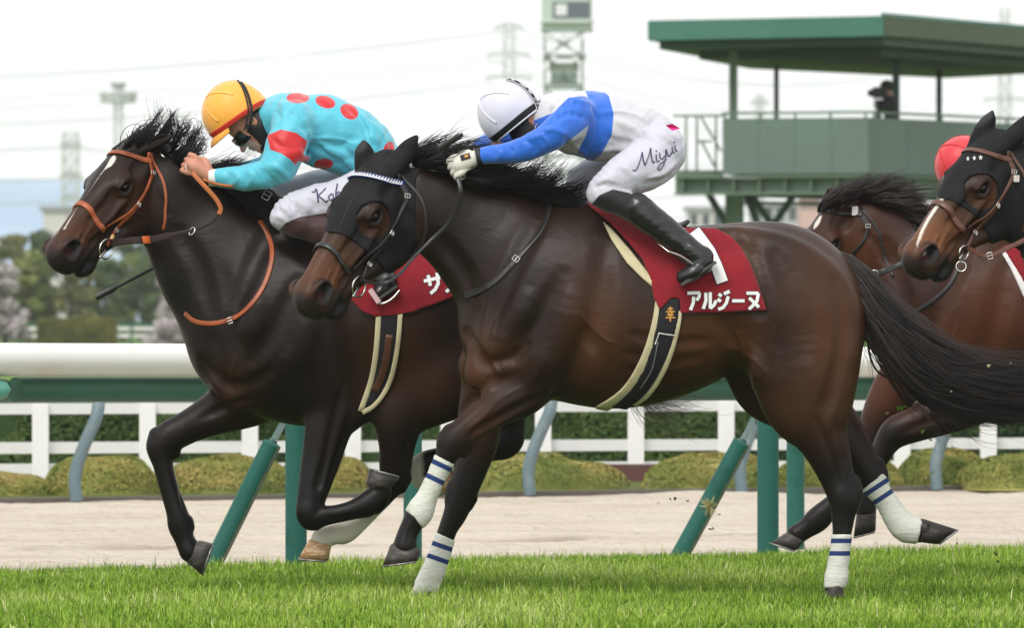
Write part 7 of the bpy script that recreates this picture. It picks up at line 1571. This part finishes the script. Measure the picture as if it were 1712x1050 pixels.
def dress_a(root, hfr, hl, hm):
    r = RA['helm_r']
    o, P, N = side_strap(root, hl, r, [(.03, -.118), (-.02, -.112), (-.065, -.085), (-.098, -.045), (-.118, .0), (-.122, .045), (-.118, .062)], .020, blackband, 'goggle_strap', 1.03)
    # dashes and letters woven into the strap, piping beside it
    tw = MB(); n = len(P); T = np.gradient(P, axis=0); T /= np.linalg.norm(T, axis=1)[:, None]; S = np.cross(N, T)
    def at(f, a, b): i = min(int(f), len(P) - 2); g = f - i; p = P[i] * (1 - g) + P[i + 1] * g; return p + T[i] * a + S[i] * b + N[i] * .0036
    for off in (-.0098, .0098): V, F = ribbon(P + S * off + N * .001, N, .0022, .003); mk("strap_piping", V, F, capseam, o)
    for f0, f1 in ((4, 8), (24, 27), (29, 34), (38, 41)):
        V, F = ribbon(np.array([at(f, 0, 0) for f in np.linspace(f0, f1, 6)]), np.tile(N[int(f0)], (6, 1)), .0060, .0016); tw.add(V, F)
    def let(f, segs):
        for (a, b), (c, d) in segs: tw.bar(at(f, a * .0058, b * .0058), at(f, c * .0058, d * .0058), .0016, .0012)
    let(11., [((-1, -.7), (-1, .7)), ((-1, .7), (1, .7)), ((1, .7), (1, -.7)), ((1, -.7), (-1, -.7))]); let(14., [((-1, -.8), (-1, .8)), ((-1, 0), (1, .8)), ((-1, 0), (1, -.8))]); let(17., [((0, -.8), (0, .8)), ((-1, .0), (1, 0))]); let(20., [((-1, -.7), (-1, .7)), ((-1, .7), (1, .7)), ((1, .7), (1, -.7)), ((1, -.7), (-1, -.7))])
    tw.build("strap_lettering", capseam, o)
    # balaclava round the jaw and neck
    fd = Field(axis(hfr.O[0] - .14, hfr.O[0] + .2, .006), axis(39.85, 40.15, .006), axis(hfr.O[2] - .2, hfr.O[2] + .12, .006)); fd.ell((-.015, 0, -.035), (.082, .080, .085), .02, hfr); fd.chain([W(880, 205, 40), W(915, 203, 40)], [.060, .066], None, .02)
    fd.chain([(.0, 0, .01), (.03, 0, -.02), (.05, 0, -.06)], [.085, .085, .07], None, .02, hfr)
    for s in (1, -1): fd.ell((-.010, s * .09, -.022), (.028, .04, .034), .004, hfr, cut=True)
    P, Q = field_mesh(fd); mk("balaclava", P, Q, blackband, root)
    # pink tab at the waist, cuff, glove with a dark panel
    mb = MB(); p = W(1124, 214, 39.80); mb.add([p + [-.028, 0, .012], p + [.0, -.01, .018], p + [.032, .0, -.001], p + [.0, -.006, -.010], p + [-.01, .01, .004]], [[0, 1, 4], [1, 2, 4], [2, 3, 4], [3, 0, 4]]); mb.build("pink_tab", mat("pink_tab", (.75, .04, .30), rough=.5), root)
    e = W(806, 261, 39.83); e2 = W(797, 263, 39.832); mb = MB(); mb.tube([e, (e + e2) / 2, e2], .037, 18); mb.build("cuff", blackband, root, True)
    for (w, k, pn) in (((797, 263, -.165), (766, 277, -.160), (.25, 1, -.35)), ((800, 256, .11), (772, 266, .10), (-.1, -.2, -1))):
        fd = Field(axis(W(735, 0, 40)[0], W(812, 0, 40)[0], .0042), axis(40 + w[2] - .10, 40 + w[2] + .10, .0042), axis(W(0, 318, 40)[2], W(0, 235, 40)[2], .0042))
        hand(fd, W(*w[:2], 40 + w[2]), W(*k[:2], 40 + k[2]), None, pn, sc=1.22); P, Q = field_mesh(fd); gl = mk("glove", P, Q, M['glove'], root)
        if w[2] > 0: continue
        for (px, py, sx, sy, m_) in ((779, 262, .020, .013, blackband), (781, 261, .008, .006, M['gold'])):
            Pp, _ = near_pts(fd, [(px - 1, py), (px, py), (px + 1, py)], 40.0, .002 if m_ is blackband else .0035)
            if len(Pp):
                n_ = fd.normal(Pp[:1], .02)[0]; t = np.array([-.95, 0, -.3]); V, F = ribbon(np.array([Pp[0] - t * sx, Pp[0], Pp[0] + t * sx]), np.tile(n_, (3, 1)), sy * 2, .005); mk("glove_patch", V, F, m_, gl)
    # goggles seen past the arm
    return
def dress_b(root, hfr, hl, hm):
    r = RB['helm_r']
    for dz, w in ((0, .012), (.016, .007)): side_strap(root, hl, r, [(.045, -.088 + dz), (.0, -.078 + dz), (-.04, -.062 + dz), (-.08, -.030 + dz), (-.112, .005 + dz), (-.126, .030 + dz), (-.128, .034 + dz)], w, blackband, 'goggle_strap')
    fd = Field(axis(hfr.O[0] - .14, hfr.O[0] + .22, .0055), axis(41.15, 41.45, .0055), axis(hfr.O[2] - .2, hfr.O[2] + .12, .0055)); fd.ell((-.014, 0, -.045), (.086, .086, .088), .02, hfr); fd.chain([W(425, 208, 41.3), W(462, 203, 41.3)], [.064, .074], None, .02); fd.ell((.045, 0, -.112), (.045, .052, .030), .02, hfr)
    for s in (1, -1): fd.chain([(-.01, s * .055, -.060), (.03, s * .046, -.100)], [.033, .026], None, .02, hfr)
    fd.ell((.112, 0, -.045), (.062, .1, .075), .01, hfr, cut=True)
    for s in (1, -1): fd.ell((-.010, s * .105, -.018), (.024, .04, .030), .004, hfr, cut=True)
    P, Q = field_mesh(fd); mk("balaclava", P, Q, blackband, root)
    # goggles: dark lens with frame, clear visor in front of the face
    lens = mat("goggle_lens", (.012, .020, .022), rough=.08, spec=.8); mb = MB(); a = np.linspace(-1.15, 1.15, 22); rows = []
    for z, e in ((.012, .0), (.006, .006), (-.012, .010), (-.030, .006), (-.036, .0)): rows.append([( (.090 + e) * math.cos(t) + .012, (.076 + e) * math.sin(t), z - .012 * (1 - math.cos(t * 2)) * .4) for t in a])
    V = np.array(rows); nr, na = V.shape[:2]; i = np.arange(nr - 1)[:, None] * na; j = np.arange(na - 1)[None]; F = np.stack([i + j, i + j + 1, i + na + j + 1, i + na + j], -1).reshape(-1, 4); g = mk("goggles", hfr.to_world(V.reshape(-1, 3)), F, lens, root)
    for row in (0, nr - 1): Vt, Ft, _ = tube_geo(hfr.to_world(V[row]), .004, 6); mk("goggle_frame", Vt, Ft, blackband, g)
    clear = mat("clear_visor", (.86, .90, .84), rough=.08, spec=.5, trans=.0, alpha=.16); rows = []
    for z, e in ((-.02, .012), (-.05, .022), (-.08, .026), (-.105, .018)): rows.append([((.085 + e) * math.cos(t) + .016, (.058 + e * .5) * math.sin(t), z) for t in a])
    V = np.array(rows); nr, na = V.shape[:2]; i = np.arange(nr - 1)[:, None] * na; j = np.arange(na - 1)[None]; F = np.stack([i + j, i + j + 1, i + na + j + 1, i + na + j], -1).reshape(-1, 4); mk("visor", hfr.to_world(V.reshape(-1, 3)), F, clear, root)
    e = W(362, 297, 41.13); e2 = W(349, 297, 41.13); mb = MB(); mb.tube([e, (e + e2) / 2, e2], .037, 18); mb.build("cuff", M['white_cloth'], root, True)
    p = W(311, 279, 41.10); V, F, _ = hoop(p, .0125, .0016, [.5, 0, .85], [.3, .9, 0]); mk("ring", V, F, M['metal'], root)
def whip(a, b, Ya, Yb, label, flap=.2):
    p = W(*a, Ya); q = W(*b, Yb); t = np.linspace(0, 1, 24); P = p + (q - p) * t[:, None]; mb = MB(); mb.tube(P, np.where(t < flap, .013, .006 + .002 * t), 10, sy=.8); o = mb.build("whip", M['black_leather'], None, True); tag(o, label, "whip")
# ------------------------------------------------------------------ manes and tails
def hair(name, parent, guides, n, m_, seed, rad=.0016, spread=(.02, .03), wave=.008, seg=14, curl=0.0, clump=60, tipspread=1.6, lenvar=(.7, 1.05)):
    """strands that follow guide curves: guides = list of world polylines ordered along the root line"""
    r = np.random.default_rng(seed); G = np.array([np.array([np.interp(np.linspace(0, 1, seg), np.linspace(0, 1, len(q)), q[:, a]) for a in range(3)]).T for q in [spline(g, 6) for g in guides]]); ng = len(G)
    f = r.uniform(0, ng - 1, n); cl = r.integers(0, clump, n); cf = r.uniform(0, ng - 1, clump); f = np.clip(np.where(r.uniform(0, 1, n) < .75, cf[cl] + r.normal(size=n) * .10, f), 0, ng - 1.001)
    i = f.astype(int); w = (f - i)[:, None, None]; C_ = G[i] * (1 - w) + G[np.minimum(i + 1, ng - 1)] * w
    t = np.linspace(0, 1, seg)[None, :, None]; L = r.uniform(*lenvar, n)[:, None]; tt = np.linspace(0, 1, seg)[None] * L; k = tt * (seg - 1); k0 = np.clip(k.astype(int), 0, seg - 2); fr_ = (k - k0)[..., None]; C_ = np.take_along_axis(C_, k0[..., None].repeat(3, 2), 1) * (1 - fr_) + np.take_along_axis(C_, (k0 + 1)[..., None].repeat(3, 2), 1) * fr_
    co = r.normal(size=(clump, 3)); so = r.normal(size=(n, 3)); env = spread[0] + (spread[1] - spread[0]) * t; C_ = C_ + (co[cl][:, None] * .85 + so[:, None] * .30) * env * [1, 1, 1] * (1 + (tipspread - 1) * t ** 2)
    ph = r.uniform(0, 6.28, (clump, 3)); fq = r.uniform(5, 11, (clump, 1)); C_ = C_ + wave * t * np.sin(ph[cl][:, None] + fq[cl][:, None] * t)
    rr = rad * r.uniform(.6, 1.3, n)[:, None] * (1 - .85 * np.linspace(0, 1, seg)[None] ** 2); V, F = strands(C_, rr)
    return mk(name, V, F, m_, parent)
def gw(pts, Y): return [W(p[0], p[1], Y + (p[2] if len(p) > 2 else 0)) for p in pts]
def mass(name, parent, pts, Y, k=.015, m_=None, seed=1, mesh=True):
    """solid core under a bundle of hair, streaked"""
    P, R, S = stat(pts, Y); P = np.array(P); R = np.array(R); lo = (P - R[:, None] * np.maximum(1, np.array(S))[:, None]).min(0) - .04; hi = (P + R[:, None] * np.maximum(1, np.array(S))[:, None]).max(0) + .04
    fd = Field(axis(lo[0], hi[0], .008), axis(lo[1], hi[1], .008), axis(lo[2], hi[2], .008)); fd.chain(P, R, S, 0, dens=8)
    nr = np.abs(fd.F) < .03; I = np.argwhere(nr); p = np.stack([fd.ax[q][I[:, q]] for q in range(3)], 1).astype(float); fd.F[nr] -= (.008 * noise3(p * [16, 40, 40], seed)).astype(np.float32)
    P_, Q = nets(fd.ax, fd.F); return mk(name, relax_mesh(P_, Q, 1), Q, m_ or M['hair'], parent)
def hair_a(root):
    Y = 40.0; H = M['hair']
    mass("mane_base", root, [(700, 268, 10, .03, .5), (738, 266, 20, -.03, .6), (790, 282, 24, -.03, .6), (850, 300, 22, -.02, .6), (905, 318, 18, 0, .6), (950, 333, 10, 0, .6)], Y)
    g = [gw(q, Y) for q in (
        [(676, 266, .05), (700, 250, .05), (724, 240, .04), (748, 233, .03)], [(694, 270, .02), (722, 257, -.02), (752, 246, -.05), (785, 240, -.03)], [(712, 275, -.05), (745, 262, -.11), (782, 256, -.10), (822, 262, -.03)],
        [(735, 275, -.06), (770, 282, -.12), (808, 278, -.10), (845, 276, -.04)], [(760, 290, -.06), (800, 296, -.12), (840, 290, -.11), (880, 276, -.04)], [(800, 285, -.04), (835, 292, -.10), (870, 284, -.08), (905, 268, -.02)],
        [(845, 302, -.04), (870, 308, -.09), (900, 296, -.06), (922, 276, -.02)], [(885, 318, -.03), (905, 318, -.07), (925, 312, -.05), (945, 300, 0)], [(910, 326, -.02), (930, 326, -.06), (952, 318, -.04), (972, 308, 0)], [(930, 334, -.02), (950, 334, -.05), (968, 328, -.03), (982, 322, 0)])]
    hair("mane", root, g, 1700, H, 1, .0021, (.016, .026), .010, clump=70)
    hair("mane_wisps", root, [gw(q, Y) for q in ([(705, 250, .04), (735, 235, .03), (760, 232)], [(760, 250), (800, 240), (850, 235)], [(850, 285), (900, 270), (930, 262)], [(900, 310), (935, 292), (960, 288)])], 90, H, 2, .0011, (.02, .05), .02, clump=22)
    # forelock tuft between the ears
    # tail: dock, then a long stream to the right
    mass("tail_base", root, [(1398, 438, 15, 0, .9), (1430, 466, 19, 0, 1), (1462, 516, 26, 0, .9), (1505, 574, 30, 0, .7), (1560, 618, 30, 0, .7), (1630, 642, 27, 0, .6), (1700, 650, 20, 0, .6), (1770, 664, 8, 0, .6)], Y, seed=5)
    g = [gw(q, Y) for q in (
        [(1402, 424, 0), (1438, 446, -.03), (1472, 486, -.04), (1510, 532, -.04), (1560, 576, -.03), (1612, 604, -.02), (1670, 612, 0), (1760, 604, .03)],
        [(1402, 432, -.02), (1436, 462, -.06), (1472, 510, -.09), (1516, 562, -.10), (1570, 604, -.08), (1625, 622, -.06), (1690, 632, -.03), (1780, 634, 0)],
        [(1404, 440, -.03), (1436, 482, -.07), (1468, 536, -.10), (1514, 592, -.12), (1570, 636, -.11), (1630, 652, -.08), (1700, 656, -.04), (1790, 655, 0)],
        [(1406, 446, -.02), (1436, 498, -.06), (1468, 552, -.09), (1514, 604, -.11), (1566, 646, -.10), (1624, 664, -.07), (1690, 668, -.03), (1780, 662, 0)],
        [(1410, 452, 0), (1440, 508, -.03), (1468, 560, -.06), (1512, 614, -.08), (1558, 658, -.07), (1614, 680, -.05), (1676, 686, -.02), (1740, 680, .02)],
        [(1414, 458, 0), (1442, 514, -.01), (1466, 562, -.03), (1502, 612, -.05), (1540, 650, -.05), (1588, 678, -.04), (1644, 692, -.02), (1700, 692, .02)])]
    hair("tail", root, g, 5200, H, 3, .0018, (.004, .026), .030, seg=24, clump=90, lenvar=(.66, 1.03))
    hair("tail_outer_hair", root, g, 900, M['hair_soft'], 33, .0018, (.012, .040), .034, seg=24, clump=70, lenvar=(.5, 1.04))
    hair("tail_wisps", root, [gw(q, Y) for q in ([(1450, 540), (1462, 600), (1480, 625), (1510, 634)], [(1470, 580, -.05), (1540, 670, -.08), (1600, 720, -.05), (1650, 735, 0)], [(1500, 610, -.08), (1560, 640, -.1), (1600, 700, -.06), (1640, 728, 0)], [(1500, 560, -.1), (1560, 570, -.12), (1620, 600, -.08), (1640, 590, 0)])], 70, M['hair_soft'], 4, .0011, (.004, .03), .02, seg=18, clump=24)
    V, F, _ = tube_geo(spline(gw([(1451, 552, -.05), (1452, 580, -.06), (1458, 606, -.06), (1468, 622, -.06), (1482, 631, -.05), (1500, 632, -.04)], Y), 6), np.r_[np.full(20, .0042), np.linspace(.0042, .0006, 11)], 6); mk("tail_lock", V, F, M['hair'], root)
    # short hairs under chin and belly
def hair_b(root):
    Y = 41.3; H = M['hair']
    mass("forelock_base", root, [(214, 240, 7, -.08, 1), (232, 232, 11, -.03, 1), (262, 238, 12, .05, .8), (290, 260, 11, .03, .6)], Y, seed=7)
    g = [gw(q, Y) for q in ([(205, 250, -.16), (210, 236, -.17), (228, 222, -.14), (252, 216, -.08)], [(222, 246, -.13), (230, 230, -.15), (246, 218, -.10), (262, 200, -.04)], [(240, 240, -.06), (248, 222, -.04), (256, 205, .0), (260, 186, .02)], [(256, 242, .03), (270, 224, .04), (278, 206, .04), (286, 192, .04)],
        [(272, 246, .05), (290, 226, .05), (300, 212, .04), (303, 196, .03)], [(284, 255, .04), (304, 236, .03), (316, 216, .0), (320, 200, 0)], [(292, 264, .0), (314, 246, -.04), (330, 224, -.04), (340, 206, 0)], [(292, 270, -.05), (316, 258, -.08), (336, 238, -.05), (345, 222, 0)], [(300, 276, -.05), (318, 272, -.08), (336, 260, -.05), (338, 246, 0)])]
    hair("forelock", root, g, 620, H, 11, .0019, (.006, .012), .022, clump=34, lenvar=(.45, 1.15), tipspread=1.3)
    mass("mane_base", root, [(330, 290, 8, 0, .5), (372, 308, 14, 0, .6), (410, 322, 22, -.02, .7), (445, 342, 26, -.03, .7), (470, 366, 22, -.03, .7), (500, 380, 10, 0, .7)], Y, seed=8)
    g = [gw(q, Y) for q in ([(330, 282, -.03), (350, 276, -.05), (372, 272, -.03), (395, 268, 0)], [(350, 294, -.04), (372, 288, -.06), (400, 282, -.04), (430, 275, 0)], [(376, 306, -.05), (400, 318, -.10), (420, 330, -.11), (440, 348, -.10)], [(396, 314, -.05), (420, 330, -.11), (440, 350, -.12), (452, 372, -.11)], [(420, 322, -.04), (444, 338, -.11), (458, 360, -.12), (462, 378, -.11)], [(440, 330, -.03), (458, 344, -.09), (468, 360, -.10), (474, 372, -.1)])]
    hair("mane", root, g, 900, H, 12, .0015, (.012, .022), .010, clump=50)
    # tail seen below the belly of the front horse
    g = [gw(q, Y) for q in ([(1005, 470, 0), (1040, 520, 0), (1070, 600, 0), (1100, 650, 0), (1150, 668, 0), (1200, 655, 0)], [(1005, 480, 0), (1030, 540, 0), (1060, 620, 0), (1085, 668, 0), (1120, 684, 0), (1165, 686, 0)], [(1000, 485, 0), (1020, 560, 0), (1050, 640, 0), (1080, 680, 0), (1110, 700, 0), (1150, 716, 0)])]
    hair("tail", root, g, 420, M['hair_soft'], 13, .0012, (.01, .035), .03, seg=18, clump=60, lenvar=(.6, 1.0))
def hair_c(root):
    g = [gw(q, 41.2) for q in ([(1560, 468, -.42), (1552, 478, -.42), (1545, 486, -.42)], [(1572, 478, -.40), (1578, 488, -.40), (1586, 494, -.40)])]
    hair("chin_hair", root, g, 40, M['hair_soft'], 21, .0006, (.012, .02), .006, clump=12)
    g = [gw(q, 41.2) for q in ([(1740, 235, 0), (1790, 225, -.03), (1850, 250, 0)], [(1800, 270, 0), (1850, 262, -.05), (1900, 300, 0)], [(1860, 300, 0), (1900, 300, -.05), (1950, 340, 0)])]
    hair("mane", root, g, 500, M['hair'], 22, .0018, (.02, .03), .01)
    g = [gw(q, 41.2) for q in ([(2377, 430), (2450, 500), (2540, 590), (2680, 620)], [(2377, 445), (2440, 540), (2530, 640), (2660, 680)])]
    hair("tail", root, g, 900, M['hair'], 23, .003, (.02, .05), .02)
def hair_d(root):
    Y = 43.0; H = mat("dark_brown_mane", (0.022, 0.014, 0.013), rough=0.42, spec=0.5, noise=((0.045, 0.028, 0.024), 40, 0.5, 0.8))
    mass("mane_base", root, [(1384, 338, 8, -.08, 1), (1410, 324, 14, -.05, .9), (1450, 322, 18, 0, .7), (1495, 334, 20, 0, .6), (1535, 356, 18, 0, .6), (1565, 376, 9, 0, .6)], Y, seed=9)
    g = [gw(q, Y) for q in ([(1372, 352, -.14), (1378, 334, -.16), (1398, 320, -.12), (1425, 314, -.06)], [(1392, 342, -.12), (1404, 326, -.13), (1424, 312, -.09), (1448, 300, -.03)], [(1420, 332, -.06), (1440, 318, -.10), (1462, 306, -.06), (1482, 304, 0)], [(1448, 328, -.04), (1472, 318, -.09), (1498, 312, -.06), (1520, 322, 0)],
        [(1470, 332, -.04), (1496, 330, -.10), (1522, 328, -.07), (1540, 336, 0)], [(1490, 340, -.04), (1516, 344, -.10), (1538, 346, -.08), (1552, 348, 0)], [(1510, 350, -.04), (1530, 362, -.10), (1545, 368, -.08), (1556, 366, 0)], [(1530, 362, -.03), (1542, 374, -.08), (1550, 378, -.06), (1560, 376, 0)])]
    hair("mane", root, g, 1300, H, 24, .0018, (.014, .022), .010, clump=70, lenvar=(.7, 1.1))
    g = [gw(q, Y) for q in ([(2090, 420), (2160, 480), (2250, 560), (2390, 590)], [(2090, 435), (2150, 520), (2240, 610), (2370, 650)])]
    hair("tail", root, g, 900, M['hair'], 25, .003, (.02, .05), .02)
    g = [gw(q, 42.4) for q in ([(1470, 470), (1484, 488), (1496, 480)], [(1478, 480), (1490, 494), (1502, 492)])]
    hair("chin_hair", root, g, 14, M['hair_soft'], 26, .0006, (.008, .012), .006, clump=6)

# ------------------------------------------------------------------ saddle, irons, clods
def saddle_a():
    Y = 40.0; t = empty("saddle", W(1100, 372, Y), "small black racing saddle under the rider of the front horse", "saddle")
    P, R, S = stat([(1030, 352, 12, 0, 3.4), (1070, 362, 11, 0, 3.8), (1110, 376, 9, 0, 4.2), (1136, 378, 7, 0, 4.2), (1150, 370, 4, 0, 3.5)], Y); fd = Field(axis(W(1005, 0, Y)[0], W(1170, 0, Y)[0], .007), axis(Y - .3, Y + .3, .007), axis(W(0, 400, Y)[2], W(0, 330, Y)[2], .007)); fd.chain(P, R, S, 0); P, Q = field_mesh(fd); mk("seat", P, Q, M['boot'], t)
    strapY = -.315
    a = W(1098, 405, Y - .30); b = W(1122, 424, Y - .33); mb = MB(); mb.tube([a, b], .004, 6); mb.build("stirrup_strap", M['metal'], t, True)
    P = spline(gw([(1119, 421, -.34), (1138, 428, -.352), (1153, 438, -.36), (1164, 447, -.362), (1170, 456, -.36)], Y), 8); V, F, C_ = tube_geo(P, np.linspace(.0055, .0075, len(P)), 8); mb = MB(); mb.add(V, F); mb.add(*C_); mb.tube(gw([(1170, 456, -.36), (1170, 456, -.29)], Y), .008, 8); mb.tube(spline(gw([(1119, 421, -.34), (1136, 432, -.30), (1158, 448, -.275), (1170, 456, -.29)], Y), 6), .005, 8); mb.build("stirrup_iron", mat("dark_iron", (.20, .19, .18), rough=.35, metal=.8), t, True)
    return t
def saddle_b():
    Y = 41.3; t = empty("saddle", W(620, 390, Y), "black racing saddle and pale stirrup iron on the left horse", "saddle")
    P, R, S = stat([(590, 384, 12, 0, 3.6), (640, 372, 11, 0, 4), (690, 378, 8, 0, 4), (710, 372, 5, 0, 3.5)], Y); fd = Field(axis(W(565, 0, Y)[0], W(735, 0, Y)[0], .008), axis(Y - .3, Y + .3, .008), axis(W(0, 410, Y)[2], W(0, 350, Y)[2], .008)); fd.chain(P, R, S, 0); P, Q = field_mesh(fd); mk("seat", P, Q, M['boot'], t)
    mb = MB(); P = spline(gw([(619, 484, -.35), (626, 500, -.36), (638, 508, -.36), (655, 500, -.36), (668, 486, -.35)], Y), 6); mb.tube(P, .006, 8); mb.build("stirrup_iron", M['metal'], t, True)
    mb = MB(); P = spline(gw([(619, 484, -.353), (634, 506, -.363)], Y), 6); mb.bar(P[0] + [0, -.01, 0], P[-1] + [0, -.01, 0], .012, .02); mb.build("stirrup_pad", mat("pink_white_pad", (.62, .40, .42), rough=.5), t)
def clods():
    r = np.random.default_rng(77); gm_ = mat("torn_grass", (.16, .30, .04), rough=.8); dm = mat("torn_soil", (.07, .05, .03), rough=.9); sm = mat("torn_straw", (.42, .38, .18), rough=.8)
    pts = [(1505, 683, 40.2, 5, 0), (1543, 722, 40.3, 4, 0), (1556, 736, 40.3, 3, 0), (1484, 690, 40.2, 3, 2), (1488, 634, 40.2, 3, 2), (1528, 764, 40.6, 3, 2), (1540, 758, 40.6, 4, 2), (1606, 752, 40.5, 2, 2), (1650, 770, 40.7, 3, 1), (1560, 790, 40.4, 2, 0), (1548, 800, 40.4, 3, 2), (1130, 834, 40.6, 3, 1), (1120, 835, 40.6, 2, 1), (1190, 885, 40.4, 3, 1),
           (1203, 860, 40.4, 2, 1), (1150, 838, 40.6, 3, 2), (1100, 842, 40.6, 2, 2), (978, 710, 40.3, 4, 2), (990, 714, 40.3, 3, 2), (1664, 928, 40.8, 4, 1), (1668, 940, 40.8, 3, 1), (1600, 910, 40.6, 2, 1), (1575, 575, 40.1, 2, 2), (1182, 732, 40.5, 2, 1), (1590, 655, 39.8, 2, 2), (1652, 612, 39.8, 3, 2), (1690, 608, 39.8, 2, 2)]
    for x, y, Y, sz, k in pts:
        sz = sz * .8; c = W(x, y, Y); mb = MB(); n = 3 + int(sz)
        for _ in range(n):
            d = r.normal(size=3); d /= np.linalg.norm(d); o = c + r.normal(size=3) * .0022 * sz * .6; e = np.cross(d, r.normal(size=3)); e /= np.linalg.norm(e); L = .0028 * sz * r.uniform(.6, 1.5); w_ = .0016 * sz
            f3 = np.cross(d, e) * w_ * .6; mb.add([o - d * L, o + e * w_, o + d * L, o - e * w_, o + f3, o - f3], [[0, 1, 4], [1, 2, 4], [2, 3, 4], [3, 0, 4], [1, 0, 5], [2, 1, 5], [3, 2, 5], [0, 3, 5]])
        tag(mb.build("turf_clod", (gm_, dm, sm)[k]), "small torn bit of turf flying in the air around the galloping legs", "clod", "torn bits of turf thrown up by the hooves")
    c = W(1190, 845, 44.6); mb = MB()
    Yp = 46.3; c = W(1186, 848, Yp)
    for _ in range(80):
        d = r.normal(size=3) * [1, .5, 1.4]; d /= np.linalg.norm(d); e = np.cross(d, r.normal(size=3)); e /= np.linalg.norm(e); L = r.uniform(.02, .065); mb.add([c, c + d * L * .5 + e * .004, c + d * L, c + d * L * .5 - e * .004], [[0, 1, 2, 3]])
    tag(mb.build("grass_tuft", sm), "torn straw-coloured tuft of grass in front of the right leaning green post", "tuft")
# ------------------------------------------------------------------ horses, riders, loose things
fa, ra, fra = horse(A); tack_a(fa, ra, fra); hair_a(ra)
fb, rb, frb = horse(B); tack_b(fb, rb, frb); hair_b(rb)
fc, rc, frc = horse(C); tack_c(fc, rc, frc); hair_c(rc)
fdd, rd, frd = horse(D); tack_d(fdd, rd, frd); hair_d(rd)
dress_a(*rider(RA)); dress_b(*rider(RB)); rider(RD)
saddle_a(); saddle_b(); clods()
whip((160, 498), (330, 410), 41.46, 41.46, "thin black whip below the chin of the left horse")
whip((735, 248), (773, 224), 39.86, 39.80, "black whip handle sticking up from the gloved hand of the front rider", .9)
operator()
haze()
